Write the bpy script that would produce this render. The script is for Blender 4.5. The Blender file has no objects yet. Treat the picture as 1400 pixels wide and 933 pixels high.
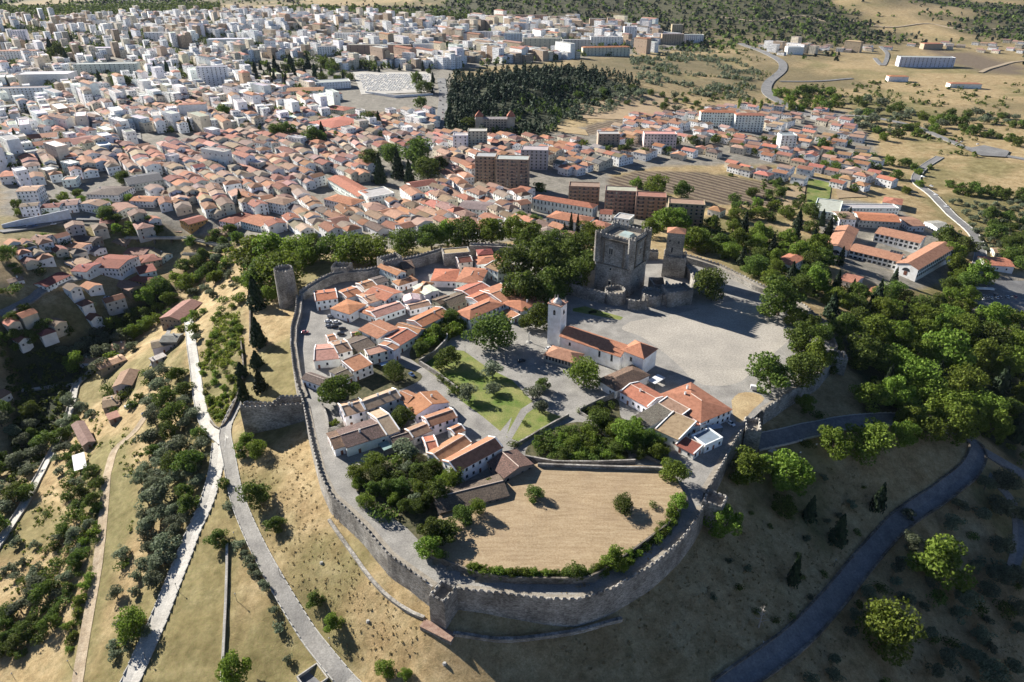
import bpy, math, random, bisect
import numpy as np
from mathutils import Vector, Matrix
from mathutils.geometry import delaunay_2d_cdt

random.seed(11)
RNG = np.random.default_rng(11)
SC = bpy.context.scene
COL = SC.collection
R = math.radians
HAZE = 0.00001

# ------------------------------------------------------------------ camera
# photo pixels are 1400 x 933; z = 0 is the level of the castle hill top
F, CX, CY = 933.0, 700.0, 466.5
TH = R(29.6)
CAMZ = 182.0
ST, CT = math.sin(TH), math.cos(TH)


def ray(px, py):
    u = (px - CX) / F
    v = (CY - py) / F
    return u, v * ST + CT, v * CT - ST


def atz(px, py, z):
    dx, dy, dz = ray(px, py)
    t = (z - CAMZ) / dz
    return Vector((dx * t, dy * t, z))


def proj(p):
    x, y, z = p[0], p[1], p[2] - CAMZ
    d = y * CT - z * ST
    v = y * ST + z * CT
    return CX + F * x / d, CY - F * v / d, d


cam_d = bpy.data.cameras.new("camera")
cam = bpy.data.objects.new("camera", cam_d)
COL.objects.link(cam)
cam.location = (0, 0, CAMZ)
cam.rotation_euler = (R(90) - TH, 0, 0)
cam_d.sensor_fit = 'HORIZONTAL'
cam_d.sensor_width = 36.0
cam_d.lens = 36.0 * F / 1400.0
cam_d.clip_start = 1.0
cam_d.clip_end = 30000.0
SC.camera = cam


# ------------------------------------------------------------------ small helpers
def inside(poly, x, y):
    """vectorised point in polygon"""
    x = np.asarray(x, float)
    y = np.asarray(y, float)
    r = np.zeros(x.shape, bool)
    n = len(poly)
    for i in range(n):
        x1, y1 = poly[i][0], poly[i][1]
        x2, y2 = poly[(i + 1) % n][0], poly[(i + 1) % n][1]
        if y1 == y2:
            continue
        c = ((y1 > y) != (y2 > y)) & (x < (x2 - x1) * (y - y1) / (y2 - y1) + x1)
        r ^= c
    return r


def sstep(a, b, x):
    t = np.clip((x - a) / (b - a), 0, 1)
    return t * t * (3 - 2 * t)


_perm = np.random.default_rng(5).random((256, 256))


def vnoise(x, y):
    x = np.asarray(x, float)
    y = np.asarray(y, float)
    xi = np.floor(x).astype(int)
    yi = np.floor(y).astype(int)
    fx = x - xi
    fy = y - yi
    fx = fx * fx * (3 - 2 * fx)
    fy = fy * fy * (3 - 2 * fy)
    g = lambda a, b: _perm[a & 255, b & 255]
    return (g(xi, yi) * (1 - fx) + g(xi + 1, yi) * fx) * (1 - fy) + (g(xi, yi + 1) * (1 - fx) + g(xi + 1, yi + 1) * fx) * fy


def fbm(x, y, o=4):
    s = 0
    a = 0.5
    for i in range(o):
        s = s + a * vnoise(x * 2 ** i + 17.3 * i, y * 2 ** i + 5.1 * i)
        a *= 0.5
    return s


class MB:
    """collects faces, then links them as ONE mesh object"""

    def __init__(self):
        self.v, self.f, self.m = [], [], []

    def face(self, pts, m=0):
        n = len(self.v)
        self.v += [tuple(p) for p in pts]
        self.f.append(tuple(range(n, n + len(pts))))
        self.m.append(m)

    def box(self, c, s, rz=0.0, m=0, top=1.0):
        hx, hy, hz = s[0] / 2, s[1] / 2, s[2] / 2
        ca, sa = math.cos(rz), math.sin(rz)
        n = len(self.v)
        for dz, k in ((-hz, 1.0), (hz, top)):
            for dx, dy in ((-hx, -hy), (hx, -hy), (hx, hy), (-hx, hy)):
                dx *= k
                dy *= k
                self.v.append((c[0] + dx * ca - dy * sa, c[1] + dx * sa + dy * ca, c[2] + dz))
        for q in ((3, 2, 1, 0), (4, 5, 6, 7), (0, 1, 5, 4), (1, 2, 6, 5), (2, 3, 7, 6), (3, 0, 4, 7)):
            self.f.append(tuple(n + i for i in q))
            self.m.append(m)

    def prism(self, poly, z0, z1, m=0, mtop=None, taper=None):
        n = len(self.v)
        k = len(poly)
        self.v += [(p[0], p[1], z0 if not callable(z0) else z0(p)) for p in poly]
        tp = poly
        if taper:
            cx = sum(p[0] for p in poly) / k
            cy = sum(p[1] for p in poly) / k
            tp = [(cx + (p[0] - cx) * taper, cy + (p[1] - cy) * taper) for p in poly]
        self.v += [(p[0], p[1], z1) for p in tp]
        self.f.append(tuple(n + i for i in range(k - 1, -1, -1)))
        self.m.append(m)
        self.f.append(tuple(n + k + i for i in range(k)))
        self.m.append(m if mtop is None else mtop)
        for i in range(k):
            j = (i + 1) % k
            self.f.append((n + i, n + j, n + k + j, n + k + i))
            self.m.append(m)

    def tube(self, pts, rad, seg=6, m=0):
        n = len(self.v)
        rings = []
        for i, p in enumerate(pts):
            p = Vector(p)
            a = Vector(pts[max(i - 1, 0)])
            b = Vector(pts[min(i + 1, len(pts) - 1)])
            d = (b - a).normalized()
            s = d.orthogonal().normalized()
            t = d.cross(s)
            r = rad[i] if isinstance(rad, (list, tuple)) else rad
            ring = []
            for k in range(seg):
                an = 2 * math.pi * k / seg
                ring.append(len(self.v))
                self.v.append(tuple(p + s * (math.cos(an) * r) + t * (math.sin(an) * r)))
            rings.append(ring)
        for a, b in zip(rings, rings[1:]):
            for k in range(seg):
                j = (k + 1) % seg
                self.f.append((a[k], a[j], b[j], b[k]))
                self.m.append(m)
        self.f.append(tuple(reversed(rings[0])))
        self.m.append(m)
        self.f.append(tuple(rings[-1]))
        self.m.append(m)

    def mesh(self, name, mats, smooth=False):
        me = bpy.data.meshes.new(name)
        me.from_pydata(self.v, [], self.f)
        for m in (mats if isinstance(mats, (list, tuple)) else [mats]):
            me.materials.append(m)
        me.polygons.foreach_set("material_index", self.m)
        if smooth:
            me.polygons.foreach_set("use_smooth", [True] * len(self.f))
        me.update()
        return me

    def build(self, name, mats, parent=None, smooth=False):
        o = bpy.data.objects.new(name, self.mesh(name, mats, smooth))
        COL.objects.link(o)
        if parent is not None:
            o.parent = parent
        return o


def link(name, me, parent=None, loc=None, rz=None, scale=None):
    o = bpy.data.objects.new(name, me)
    COL.objects.link(o)
    if parent is not None:
        o.parent = parent
    if loc is not None:
        o.location = loc
    if rz is not None:
        o.rotation_euler = (0, 0, rz)
    if scale is not None:
        o.scale = scale
    return o


def empty(name, loc, rz=0.0):
    o = bpy.data.objects.new(name, None)
    COL.objects.link(o)
    o.location = loc
    o.rotation_euler = (0, 0, rz)
    o.empty_display_size = 1
    return o


def tag(o, label=None, cat=None, group=None, kind=None):
    if label:
        o['label'] = label
    if cat:
        o['category'] = cat
    if group:
        o['group'] = group
    if kind:
        o['kind'] = kind
    return o


# labels of repeats: look + rank + place by a landmark one can find
AUTO = []


def auto(o, look, cat, group=None, p=None):
    o['category'] = cat
    if group:
        o['group'] = group
    AUTO.append((o, look, Vector(p if p is not None else o.location)))
    return o


ONES = "zeroth first second third fourth fifth sixth seventh eighth ninth tenth eleventh twelfth thirteenth fourteenth fifteenth sixteenth seventeenth eighteenth nineteenth".split()
TENS = {2: "twent", 3: "thirt", 4: "fort", 5: "fift", 6: "sixt", 7: "sevent", 8: "eight", 9: "ninet"}


def ordinal(n):
    if n < 20:
        return ONES[n]
    t, u = divmod(n, 10)
    return TENS[t] + ("ieth" if u == 0 else "y-" + ONES[u])


# ------------------------------------------------------------------ materials
def nmat(name):
    m = bpy.data.materials.new(name)
    m.use_nodes = True
    nt = m.node_tree
    nt.nodes.clear()
    out = nt.nodes.new("ShaderNodeOutputMaterial")
    b = nt.nodes.new("ShaderNodeBsdfPrincipled")
    nt.links.new(b.outputs[0], out.inputs[0])
    b.inputs["Roughness"].default_value = 0.9
    b.inputs["Specular IOR Level"].default_value = 0.2
    return m, nt, b


class NT:
    def __init__(self, nt):
        self.nt = nt

    def n(self, t, **kw):
        x = self.nt.nodes.new(t)
        for k, v in kw.items():
            if k.startswith("i_"):
                key = k[2:].replace("_", " ")
                x.inputs[key].default_value = v
            else:
                setattr(x, k, v)
        return x

    def l(self, a, b):
        self.nt.links.new(a, b)

    def pos(self):
        return self.n("ShaderNodeNewGeometry").outputs["Position"]

    def noise(self, scale, detail=4, rough=0.55, vec=None):
        x = self.n("ShaderNodeTexNoise")
        x.inputs["Scale"].default_value = scale
        x.inputs["Detail"].default_value = detail
        x.inputs["Roughness"].default_value = rough
        self.l(vec if vec is not None else self.pos(), x.inputs["Vector"])
        return x.outputs["Fac"]

    def ramp(self, fac, stops):
        r = self.n("ShaderNodeValToRGB")
        e = r.color_ramp.elements
        while len(e) < len(stops):
            e.new(0.5)
        for i, (p, c) in enumerate(stops):
            e[i].position = p
            e[i].color = (*c, 1) if not isinstance(c, (int, float)) else (c, c, c, 1)
        self.l(fac, r.inputs[0])
        return r.outputs[0]

    def mix(self, f, a, b, mode='MIX'):
        x = self.n("ShaderNodeMix", data_type='RGBA', blend_type=mode)
        for s, v in ((x.inputs[0], f), (x.inputs[6], a), (x.inputs[7], b)):
            if hasattr(v, 'links'):
                self.l(v, s)
            elif isinstance(v, (int, float)):
                s.default_value = v
            else:
                s.default_value = (*v, 1)
        return x.outputs[2]

    def math(self, op, a, b=0.0, c=None):
        x = self.n("ShaderNodeMath", operation=op)
        for s, v in zip(x.inputs, (a, b, c)):
            if v is None:
                continue
            if hasattr(v, 'links'):
                self.l(v, s)
            else:
                s.default_value = v
        return x.outputs[0]

    def bump(self, h, b, strength=0.5, dist=0.1):
        x = self.n("ShaderNodeBump")
        x.inputs["Strength"].default_value = strength
        x.inputs["Distance"].default_value = dist
        self.l(h, x.inputs["Height"])
        self.l(x.outputs[0], b.inputs["Normal"])


def surf(name, c1, c2, scale=0.4, detail=5, rough=0.9, bump=0.0, fine=None, lo=0.35, hi=0.65):
    """two colours mixed by noise in world space, a finer noise over it"""
    m, nt, b = nmat(name)
    t = NT(nt)
    c = t.ramp(t.noise(scale, detail, 0.6), [(lo, c1), (hi, c2)])
    if fine:
        g = t.noise(fine, 3, 0.7)
        c = t.mix(1.0, c, t.ramp(g, [(0.25, (0.62,) * 3), (0.75, (1.25,) * 3)]), 'MULTIPLY')
        if bump:
            t.bump(g, b, bump, 0.2)
    t.l(c, b.inputs["Base Color"])
    b.inputs["Roughness"].default_value = rough
    return m


M = {}


def stone(name, c1, c2, c3):
    m, nt, b = nmat(name)
    t = NT(nt)
    p = t.pos()
    mp = t.n("ShaderNodeMapping")
    mp.inputs["Scale"].default_value = (1, 1, 1.9)
    t.l(p, mp.inputs[0])
    vo = t.n("ShaderNodeTexVoronoi")
    vo.inputs["Scale"].default_value = 1.25
    t.l(mp.outputs[0], vo.inputs["Vector"])
    big = t.noise(0.13, 5, 0.65)
    c = t.ramp(big, [(0.36, c1), (0.5, c2), (0.64, c3)])
    c = t.mix(t.ramp(t.noise(0.5, 5, 0.75), [(0.55, 0.0), (0.7, 0.55)]), c, (0.10, 0.095, 0.075))
    hs = t.n("ShaderNodeSeparateColor")
    t.l(vo.outputs["Color"], hs.inputs[0])
    c = t.mix(1.0, c, t.ramp(hs.outputs[0], [(0.0, (0.7,) * 3), (1.0, (1.25,) * 3)]), 'MULTIPLY')
    ed = t.ramp(vo.outputs["Distance"], [(0.0, 1.1), (0.62, 0.95), (0.8, 0.62)])
    c = t.mix(1.0, c, ed, 'MULTIPLY')
    t.l(c, b.inputs["Base Color"])
    t.bump(t.noise(2.2, 4, 0.7), b, 0.7, 0.25)
    return m


M['stone'] = stone("castle_stone", (0.19, 0.172, 0.15), (0.30, 0.278, 0.245), (0.40, 0.372, 0.33))
M['stone_dark'] = stone("field_stone", (0.10, 0.085, 0.065), (0.17, 0.145, 0.115), (0.25, 0.22, 0.18))
M['walk'] = surf("wall_walk", (0.24, 0.21, 0.17), (0.36, 0.32, 0.26), 0.5, 5, 0.95, 0.3, 3.0)
M['cobble'] = surf("cobbles", (0.20, 0.188, 0.17), (0.35, 0.33, 0.295), 0.12, 8, 0.9, 0.4, 1.6, 0.3, 0.7)
M['concrete'] = surf("pale_concrete", (0.40, 0.375, 0.33), (0.51, 0.48, 0.425), 0.15, 5, 0.85, 0.1, 1.5)
M['asphalt'] = surf("asphalt", (0.13, 0.13, 0.135), (0.23, 0.225, 0.22), 0.25, 6, 0.8, 0.2, 1.3, 0.3, 0.7)
M['oldasphalt'] = surf("old_asphalt", (0.17, 0.165, 0.16), (0.24, 0.235, 0.225), 0.1, 5, 0.9, 0.1, 1.2)
M['dirt'] = surf("dirt_track", (0.30, 0.23, 0.15), (0.42, 0.34, 0.24), 0.3, 5, 0.95, 0.3, 1.5)
M['sand'] = surf("sandy_plaza", (0.31, 0.285, 0.245), (0.43, 0.39, 0.33), 0.055, 9, 0.95, 0.1, 1.1, 0.3, 0.7)
M['lawn'] = surf("lawn", (0.10, 0.16, 0.025), (0.25, 0.24, 0.085), 0.09, 5, 0.95, 0.3, 1.4)
M['drygrass'] = surf("dry_grass", (0.33, 0.235, 0.125), (0.45, 0.345, 0.195), 0.12, 6, 0.95, 0.4, 1.2)
M['soil'] = surf("ploughed_soil", (0.13, 0.095, 0.07), (0.22, 0.165, 0.12), 0.05, 5, 0.95, 0.4, 0.8)
M['wood'] = surf("bark", (0.08, 0.06, 0.045), (0.15, 0.115, 0.085), 2.0, 4, 0.95)
M['deadwood'] = surf("dead_wood", (0.30, 0.26, 0.22), (0.40, 0.36, 0.31), 2.0, 4, 0.95)
M['metal'] = surf("dark_metal", (0.05, 0.05, 0.05), (0.08, 0.08, 0.08), 2.0, 2, 0.5)
M['white'] = surf("white_paint", (0.72, 0.71, 0.69), (0.82, 0.81, 0.79), 0.5, 4, 0.7)
M['kerb'] = surf("kerb_stone", (0.36, 0.35, 0.32), (0.48, 0.46, 0.42), 0.6, 4, 0.9)


def glass():
    m, nt, b = nmat("window_glass")
    b.inputs["Base Color"].default_value = (0.028, 0.034, 0.042, 1)
    b.inputs["Roughness"].default_value = 0.12
    b.inputs["Specular IOR Level"].default_value = 0.5
    return m


M['glass'] = glass()
M['garden'] = surf("garden_soil", (0.05, 0.055, 0.025), (0.13, 0.115, 0.06), 0.5, 5, 0.97, 0.4, 1.5)


def plaster():
    """render coat: colour of the object, stains and weathering of its own"""
    m, nt, b = nmat("plaster")
    t = NT(nt)
    oi = t.n("ShaderNodeObjectInfo")
    g = t.noise(0.35, 5, 0.65)
    c = t.mix(1.0, oi.outputs["Color"], t.ramp(g, [(0.3, (0.80, 0.78, 0.74)), (0.6, (1.02, 1.02, 1.02))]), 'MULTIPLY')
    t.l(c, b.inputs["Base Color"])
    b.inputs["Roughness"].default_value = 0.85
    return m


M['plaster'] = plaster()


def rooftile(name, blot, amount):
    m, nt, b = nmat(name)
    t = NT(nt)
    oi = t.n("ShaderNodeObjectInfo")
    tc = t.n("ShaderNodeTexCoord")
    g = t.noise(0.55, 5, 0.7)
    c = t.mix(1.0, oi.outputs["Color"], t.ramp(g, [(0.28, (0.62, 0.58, 0.56)), (0.5, (1.0, 1.0, 1.0)), (0.72, (1.22, 1.24, 1.25))]), 'MULTIPLY')
    g2 = t.noise(1.9, 3, 0.8)
    c = t.mix(t.ramp(g2, [(0.5 - amount * 0.22, 0.0), (0.72 - amount * 0.18, amount)]), c, blot)
    wv = t.n("ShaderNodeTexWave", wave_type='BANDS', bands_direction='X')
    wv.inputs["Scale"].default_value = 0.9
    wv.inputs["Distortion"].default_value = 1.2
    wv.inputs["Detail"].default_value = 1.0
    t.l(tc.outputs["Object"], wv.inputs["Vector"])
    c = t.mix(1.0, c, t.ramp(wv.outputs["Fac"], [(0.0, (0.8,) * 3), (0.6, (1.06,) * 3)]), 'MULTIPLY')
    t.l(c, b.inputs["Base Color"])
    t.bump(wv.outputs["Fac"], b, 0.5, 0.12)
    b.inputs["Roughness"].default_value = 0.88
    return m


M['tile'] = rooftile("roof_tiles", (0.20, 0.13, 0.09), 0.25)
M['tile_old'] = rooftile("weathered_roof_tiles", (0.07, 0.055, 0.045), 0.85)


def leafmat(name, c1, c2, c3, trans=0.38):
    m, nt, b = nmat(name)
    t = NT(nt)
    oi = t.n("ShaderNodeObjectInfo")
    ge = t.n("ShaderNodeNewGeometry")
    c = t.ramp(ge.outputs["Random Per Island"], [(0.0, c1), (0.5, c2), (1.0, c3)])
    v = t.n("ShaderNodeHueSaturation")
    v.inputs["Hue"].default_value = 0.5
    t.l(t.math('MULTIPLY_ADD', oi.outputs["Random"], 0.035, 0.485), v.inputs["Hue"])
    t.l(t.math('MULTIPLY_ADD', oi.outputs["Random"], 0.6, 0.7), v.inputs["Value"])
    t.l(c, v.inputs["Color"])
    t.l(v.outputs[0], b.inputs["Base Color"])
    b.inputs["Roughness"].default_value = 0.75
    tr = t.n("ShaderNodeBsdfTranslucent")
    t.l(v.outputs[0], tr.inputs["Color"])
    ms = t.n("ShaderNodeMixShader")
    ms.inputs[0].default_value = trans
    t.l(b.outputs[0], ms.inputs[1])
    t.l(tr.outputs[0], ms.inputs[2])
    out = [x for x in nt.nodes if x.type == 'OUTPUT_MATERIAL'][0]
    t.l(ms.outputs[0], out.inputs[0])
    return m


M['leaf'] = leafmat("broad_leaves", (0.04, 0.066, 0.011), (0.085, 0.124, 0.02), (0.16, 0.205, 0.038))
M['leaf_bright'] = leafmat("fresh_leaves", (0.08, 0.125, 0.014), (0.135, 0.19, 0.023), (0.205, 0.26, 0.042), 0.42)
M['leaf_olive'] = leafmat("olive_leaves", (0.085, 0.105, 0.06), (0.14, 0.165, 0.095), (0.22, 0.245, 0.155))
M['leaf_vine'] = leafmat("vine_leaves", (0.13, 0.18, 0.02), (0.20, 0.26, 0.03), (0.28, 0.34, 0.05), 0.55)
M['leaf_dark'] = leafmat("needles", (0.014, 0.026, 0.012), (0.024, 0.04, 0.018), (0.042, 0.062, 0.026), 0.1)
# ------------------------------------------------------------------ castle wall lines (outer crest: photo pixel + height of the merlon tops)
W_A = [(405, 402, 5), (403, 424, 4.5), (397, 445, 4), (396, 467, 3.5), (400, 499, 3), (404, 521, 2.6), (411, 540, 2.3)]
W_B = [(414, 552, 2.1), (421, 584, 1.9), (428, 614, 1.8), (436, 644, 1.8), (450, 674, 1.8), (473, 694, 1.8), (498, 719, 1.7), (510, 734, 1.7),
       (530, 757, 1.7), (555, 775, 1.7), (590, 800, 1.7)]
W_C = [(622, 803, 1.7), (658, 807, 1.7), (700, 812, 1.7), (754, 818, 1.7), (788, 818, 1.7), (813, 812, 1.7), (838, 803, 1.7), (863, 789, 1.7),
       (890, 773, 1.7), (913, 755, 1.7), (932, 737, 1.7), (950, 714, 1.7), (964, 690, 1.7)]
W_D = [(967, 671, 1.7), (985, 640, 1.7), (1008, 597, 1.7), (1022, 580, 1.8)]
W_E = [(1046, 558, 1.9), (1080, 536, 1.9), (1100, 525, 1.9), (1123, 510, 2.0), (1139, 491, 2.0)]
W_F = [(1146, 472, 2.2), (1133, 440, 2.6), (1100, 415, 3.5), (1065, 397, 4.5), (1035, 385, 5), (1010, 372, 5), (985, 360, 5), (960, 352, 6), (938, 346, 6)]
W_H = [(900, 340, 7), (860, 338, 8), (800, 345, 8), (750, 338, 9), (700, 333, 9), (660, 331, 9), (642, 331, 9)]
W_I = [(604, 337, 9), (575, 346, 8.6), (550, 352, 8.6)]
W_J = [(526, 360, 8), (500, 366, 8), (470, 367, 8), (452, 371, 8), (437, 378, 7.5), (420, 388, 7), (408, 397, 6.5)]
WALLS = dict(A=W_A, B=W_B, C=W_C, D=W_D, E=W_E, F=W_F, H=W_H, I=W_I, J=W_J)
WPTS = {k: [atz(*p) for p in v] for k, v in WALLS.items()}
loop = [p for k in "ABCDEFHIJ" for p in WPTS[k]]


def offset_loop(pts, d):
    """closed counter-clockwise loop moved inwards by d"""
    n = len(pts)
    out = []
    for i in range(n):
        a, b, c = pts[i - 1], pts[i], pts[(i + 1) % n]
        t = Vector((c[0] - a[0], c[1] - a[1]))
        if t.length < 1e-6:
            t = Vector((1, 0))
        t.normalize()
        out.append((b[0] - t.y * d, b[1] + t.x * d))
    return out


PLATEAU = offset_loop(loop, 1.3)
SHELF = offset_loop(loop, 2.5)
FIELD_PX = [(576, 757), (613, 776), (651, 791), (700, 798), (775, 799), (808, 797), (863, 761), (915, 722), (938, 690), (925, 660), (905, 643),
            (850, 641), (800, 640), (740, 638), (715, 645), (690, 668), (655, 690), (620, 700), (600, 712), (585, 740)]
FIELD = [tuple(atz(x, y, 0)[:2]) for x, y in FIELD_PX]

# ------------------------------------------------------------------ relief: control points (photo pixel, height)
CTRL = [
    # just outside the walls
    (396, 440, -6), (392, 490, -6.5), (405, 540, -8), (432, 655, -8), (452, 700, -9), (485, 740, -9), (520, 780, -9), (555, 810, -9), (590, 858, -10),
    (640, 868, -11), (700, 866, -11), (760, 860, -11), (830, 850, -11), (890, 815, -11), (940, 780, -11), (968, 735, -11), (985, 700, -10), (1010, 650, -9),
    (1040, 610, -9), (1070, 570, -8), (1115, 545, -8), (1160, 520, -8), (1165, 470, -8), (1120, 420, -8), (1060, 388, -8), (1000, 352, -9),
    (940, 325, -9), (840, 318, -8), (700, 322, -7), (600, 325, -7), (520, 345, -6), (450, 350, -6), (400, 372, -7),
    # west slope
    (328, 598, -15), (380, 590, -12), (345, 640, -15), (300, 612, -19), (312, 700, -21), (350, 760, -22), (430, 860, -24), (480, 933, -26), (560, 905, -18),
    (640, 933, -17), (700, 925, -18), (260, 470, -24), (275, 540, -22), (330, 500, -16), (350, 450, -13), (340, 400, -14), (240, 760, -32), (190, 920, -38),
    (150, 650, -40), (120, 850, -45), (60, 850, -52), (10, 933, -58), (10, 780, -60), (60, 690, -60), (110, 545, -60), (60, 600, -70), (0, 640, -74),
    (150, 470, -62), (200, 430, -52), (260, 395, -44), (310, 355, -30), (200, 360, -42), (330, 335, -18), (220, 470, -38), (180, 530, -45), (200, 620, -35),
    (250, 620, -27), (40, 520, -66),
    # other bank
    (0, 540, -56), (0, 460, -38), (60, 450, -40), (120, 405, -34), (40, 370, -18), (0, 335, -8), (180, 380, -36), (100, 330, -22), (0, 300, -10),
    (200, 310, -18), (290, 300, -15), (230, 335, -30),
    # town
    (100, 250, -10), (0, 200, -6), (250, 230, -13), (400, 300, -16), (500, 290, -15), (600, 290, -13), (500, 240, -14), (650, 240, -14), (380, 330, -14),
    (750, 300, -14), (850, 290, -16), (950, 300, -18), (1050, 340, -17), (1100, 390, -15), (1000, 320, -16), (700, 180, -12), (620, 180, -12),
    (740, 120, 4), (660, 125, 2), (850, 130, -6),
    # east side
    (1200, 345, -24), (1300, 370, -28), (1390, 400, -34), (1390, 480, -38), (1250, 470, -28), (1200, 510, -17), (1230, 590, -17), (1300, 555, -25), (1390, 600, -46),
    (1150, 585, -11), (1100, 592, -10), (1180, 635, -19), (1100, 690, -26), (1040, 720, -20), (1330, 618, -27), (1280, 680, -37), (1200, 735, -40),
    (1100, 845, -31), (1030, 925, -26), (960, 900, -21), (850, 905, -19), (760, 933, -20), (1390, 700, -50), (1390, 933, -69), (1250, 900, -51),
    (1250, 780, -44), (1150, 920, -38), (1390, 800, -57),
]
WORLD_CTRL = [(-400, 400, 0), (-430, 320, 6), (-390, 260, -8), (-360, 200, -40), (-330, 120, -62), (-480, 200, 10), (-520, 420, 14), (0, 60, -30), (-150, 90, -52),
              (150, 80, -60), (260, 120, -82), (330, 200, -78), (0, -100, -60), (-200, -50, -70), (250, -50, -95), (420, 300, -60), (500, 450, -40)]


def base_h(x, y):
    x = np.asarray(x, float)
    y = np.asarray(y, float)
    z = -14.0 + 0 * x
    z = z - 12 * sstep(150, 500, x) * sstep(250, 600, y)
    z = z + 26 * sstep(700, 2200, y) * sstep(100, -700, x)
    z = z + 10 * (fbm(x / 420, y / 420, 3) - 0.45) * sstep(600, 1100, y)
    start = 1950 + 900 * sstep(100, -900, x) - 250 * sstep(200, 900, x)
    hill = sstep(0, 2400, y - start)
    z = z + hill * (160 + 340 * (fbm(x / 650 + 3, y / 800 + 9, 4) - 0.4))
    z = z + 22 * sstep(250, 900, x) * sstep(900, 1500, y) * (fbm(x / 260, y / 260, 3) - 0.45)
    return z


EAST = lambda a, b, c: -11 + (c + 11) * 0.88 if (c < -11 and a > 740 and b > 560) else c
_cp = [tuple(atz(a, b, EAST(a, b, c))) for a, b, c in CTRL] + WORLD_CTRL
for k in range(26):  # ring where the far relief takes over
    an = math.pi * (k + 0.5) / 26
    _x, _y = 1000 * math.cos(an), 180 + 900 * math.sin(an)
    _cp.append((_x, _y, float(base_h(_x, _y))))
for _x, _y in ((-600, 0), (600, 0), (0, -300), (-500, -300), (500, -300), (-1400, 100), (1400, 100)):
    _cp.append((_x, _y, -70.0))
_cp = np.array(_cp)
_res = _cp[:, 2] - base_h(_cp[:, 0], _cp[:, 1])
_d = np.hypot(_cp[:, None, 0] - _cp[None, :, 0], _cp[:, None, 1] - _cp[None, :, 1])
_w = np.linalg.solve(-_d + np.eye(len(_cp)) * 4.0, _res - _res.mean())


def seg_dist(x, y, pts, closed=True):
    d = np.full(np.shape(x), 1e9)
    n = len(pts)
    for i in range(n if closed else n - 1):
        ax, ay = pts[i][0], pts[i][1]
        bx, by = pts[(i + 1) % n][0], pts[(i + 1) % n][1]
        l2 = (bx - ax) ** 2 + (by - ay) ** 2 + 1e-9
        t = np.clip(((x - ax) * (bx - ax) + (y - ay) * (by - ay)) / l2, 0, 1)
        d = np.minimum(d, np.hypot(x - ax - t * (bx - ax), y - ay - t * (by - ay)))
    return d


def height(x, y):
    x = np.asarray(x, float)
    y = np.asarray(y, float)
    d = np.hypot(x[..., None] - _cp[:, 0], y[..., None] - _cp[:, 1])
    z = base_h(x, y) + (-d @ _w) * sstep(2200, 1100, np.hypot(x, y - 180)) + _res.mean() * sstep(2200, 1100, np.hypot(x, y - 180))
    z = z + 0.9 * (fbm(x / 9, y / 9, 3) - 0.45)
    ins = inside(SHELF, x, y)
    z = np.where(ins, 0.0, z)
    fl = inside(FIELD, x, y)
    dd = seg_dist(x, y, FIELD)
    z = np.where(fl & (dd > 0.6), 2.0 + 0.5 * (fbm(x / 12, y / 12, 2) - 0.4), z)
    return z


def axis(core0, core1, step, lo, hi, g=1.07):
    a = list(np.arange(core0, core1 + 1e-6, step))
    s = step
    while a[-1] < hi:
        s *= g
        a.append(a[-1] + s)
    s = step
    b = []
    p = core0
    while p > lo:
        s *= g
        p -= s
        b.append(p)
    return np.array(b[::-1] + a)


GX = axis(-330, 330, 2.5, -9000, 9000)
GY = axis(80, 560, 2.5, -2500, 12000, 1.035)
_X, _Y = np.meshgrid(GX, GY, indexing='ij')
GZ = np.zeros_like(_X)
for i in range(0, len(GX), 16):
    GZ[i:i + 16] = height(_X[i:i + 16], _Y[i:i + 16])
_gx, _gy = GX.tolist(), GY.tolist()
_gz = GZ.tolist()


def H(x, y):
    i = min(max(bisect.bisect_right(_gx, x) - 1, 0), len(_gx) - 2)
    j = min(max(bisect.bisect_right(_gy, y) - 1, 0), len(_gy) - 2)
    fx = (x - _gx[i]) / (_gx[i + 1] - _gx[i])
    fy = (y - _gy[j]) / (_gy[j + 1] - _gy[j])
    a, b, c, d = _gz[i][j], _gz[i + 1][j], _gz[i][j + 1], _gz[i + 1][j + 1]
    return (a * (1 - fx) + b * fx) * (1 - fy) + (c * (1 - fx) + d * fx) * fy


def at(px, py):
    """the point of the ground seen at a photo pixel"""
    dx, dy, dz = ray(px, py)
    t = 90.0
    pt = t
    while t < 9000:
        if CAMZ + dz * t < H(dx * t, dy * t):
            lo, hi = pt, t
            for _ in range(18):
                m = (lo + hi) / 2
                if CAMZ + dz * m < H(dx * m, dy * m):
                    hi = m
                else:
                    lo = m
            t = hi
            break
        pt = t
        t *= 1.012
    return Vector((dx * t, dy * t, H(dx * t, dy * t)))


def zat(x, y, py):
    """height above (x, y) that shows at pixel row py"""
    v = (CY - py) / F
    return CAMZ + y * (v * CT - ST) / (CT + v * ST)


def mpp(p):
    """metres per photo pixel at a point"""
    return proj(p)[2] / F


def gpoly(pxs):
    return [tuple(at(x, y)[:2]) for x, y in pxs]


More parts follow.
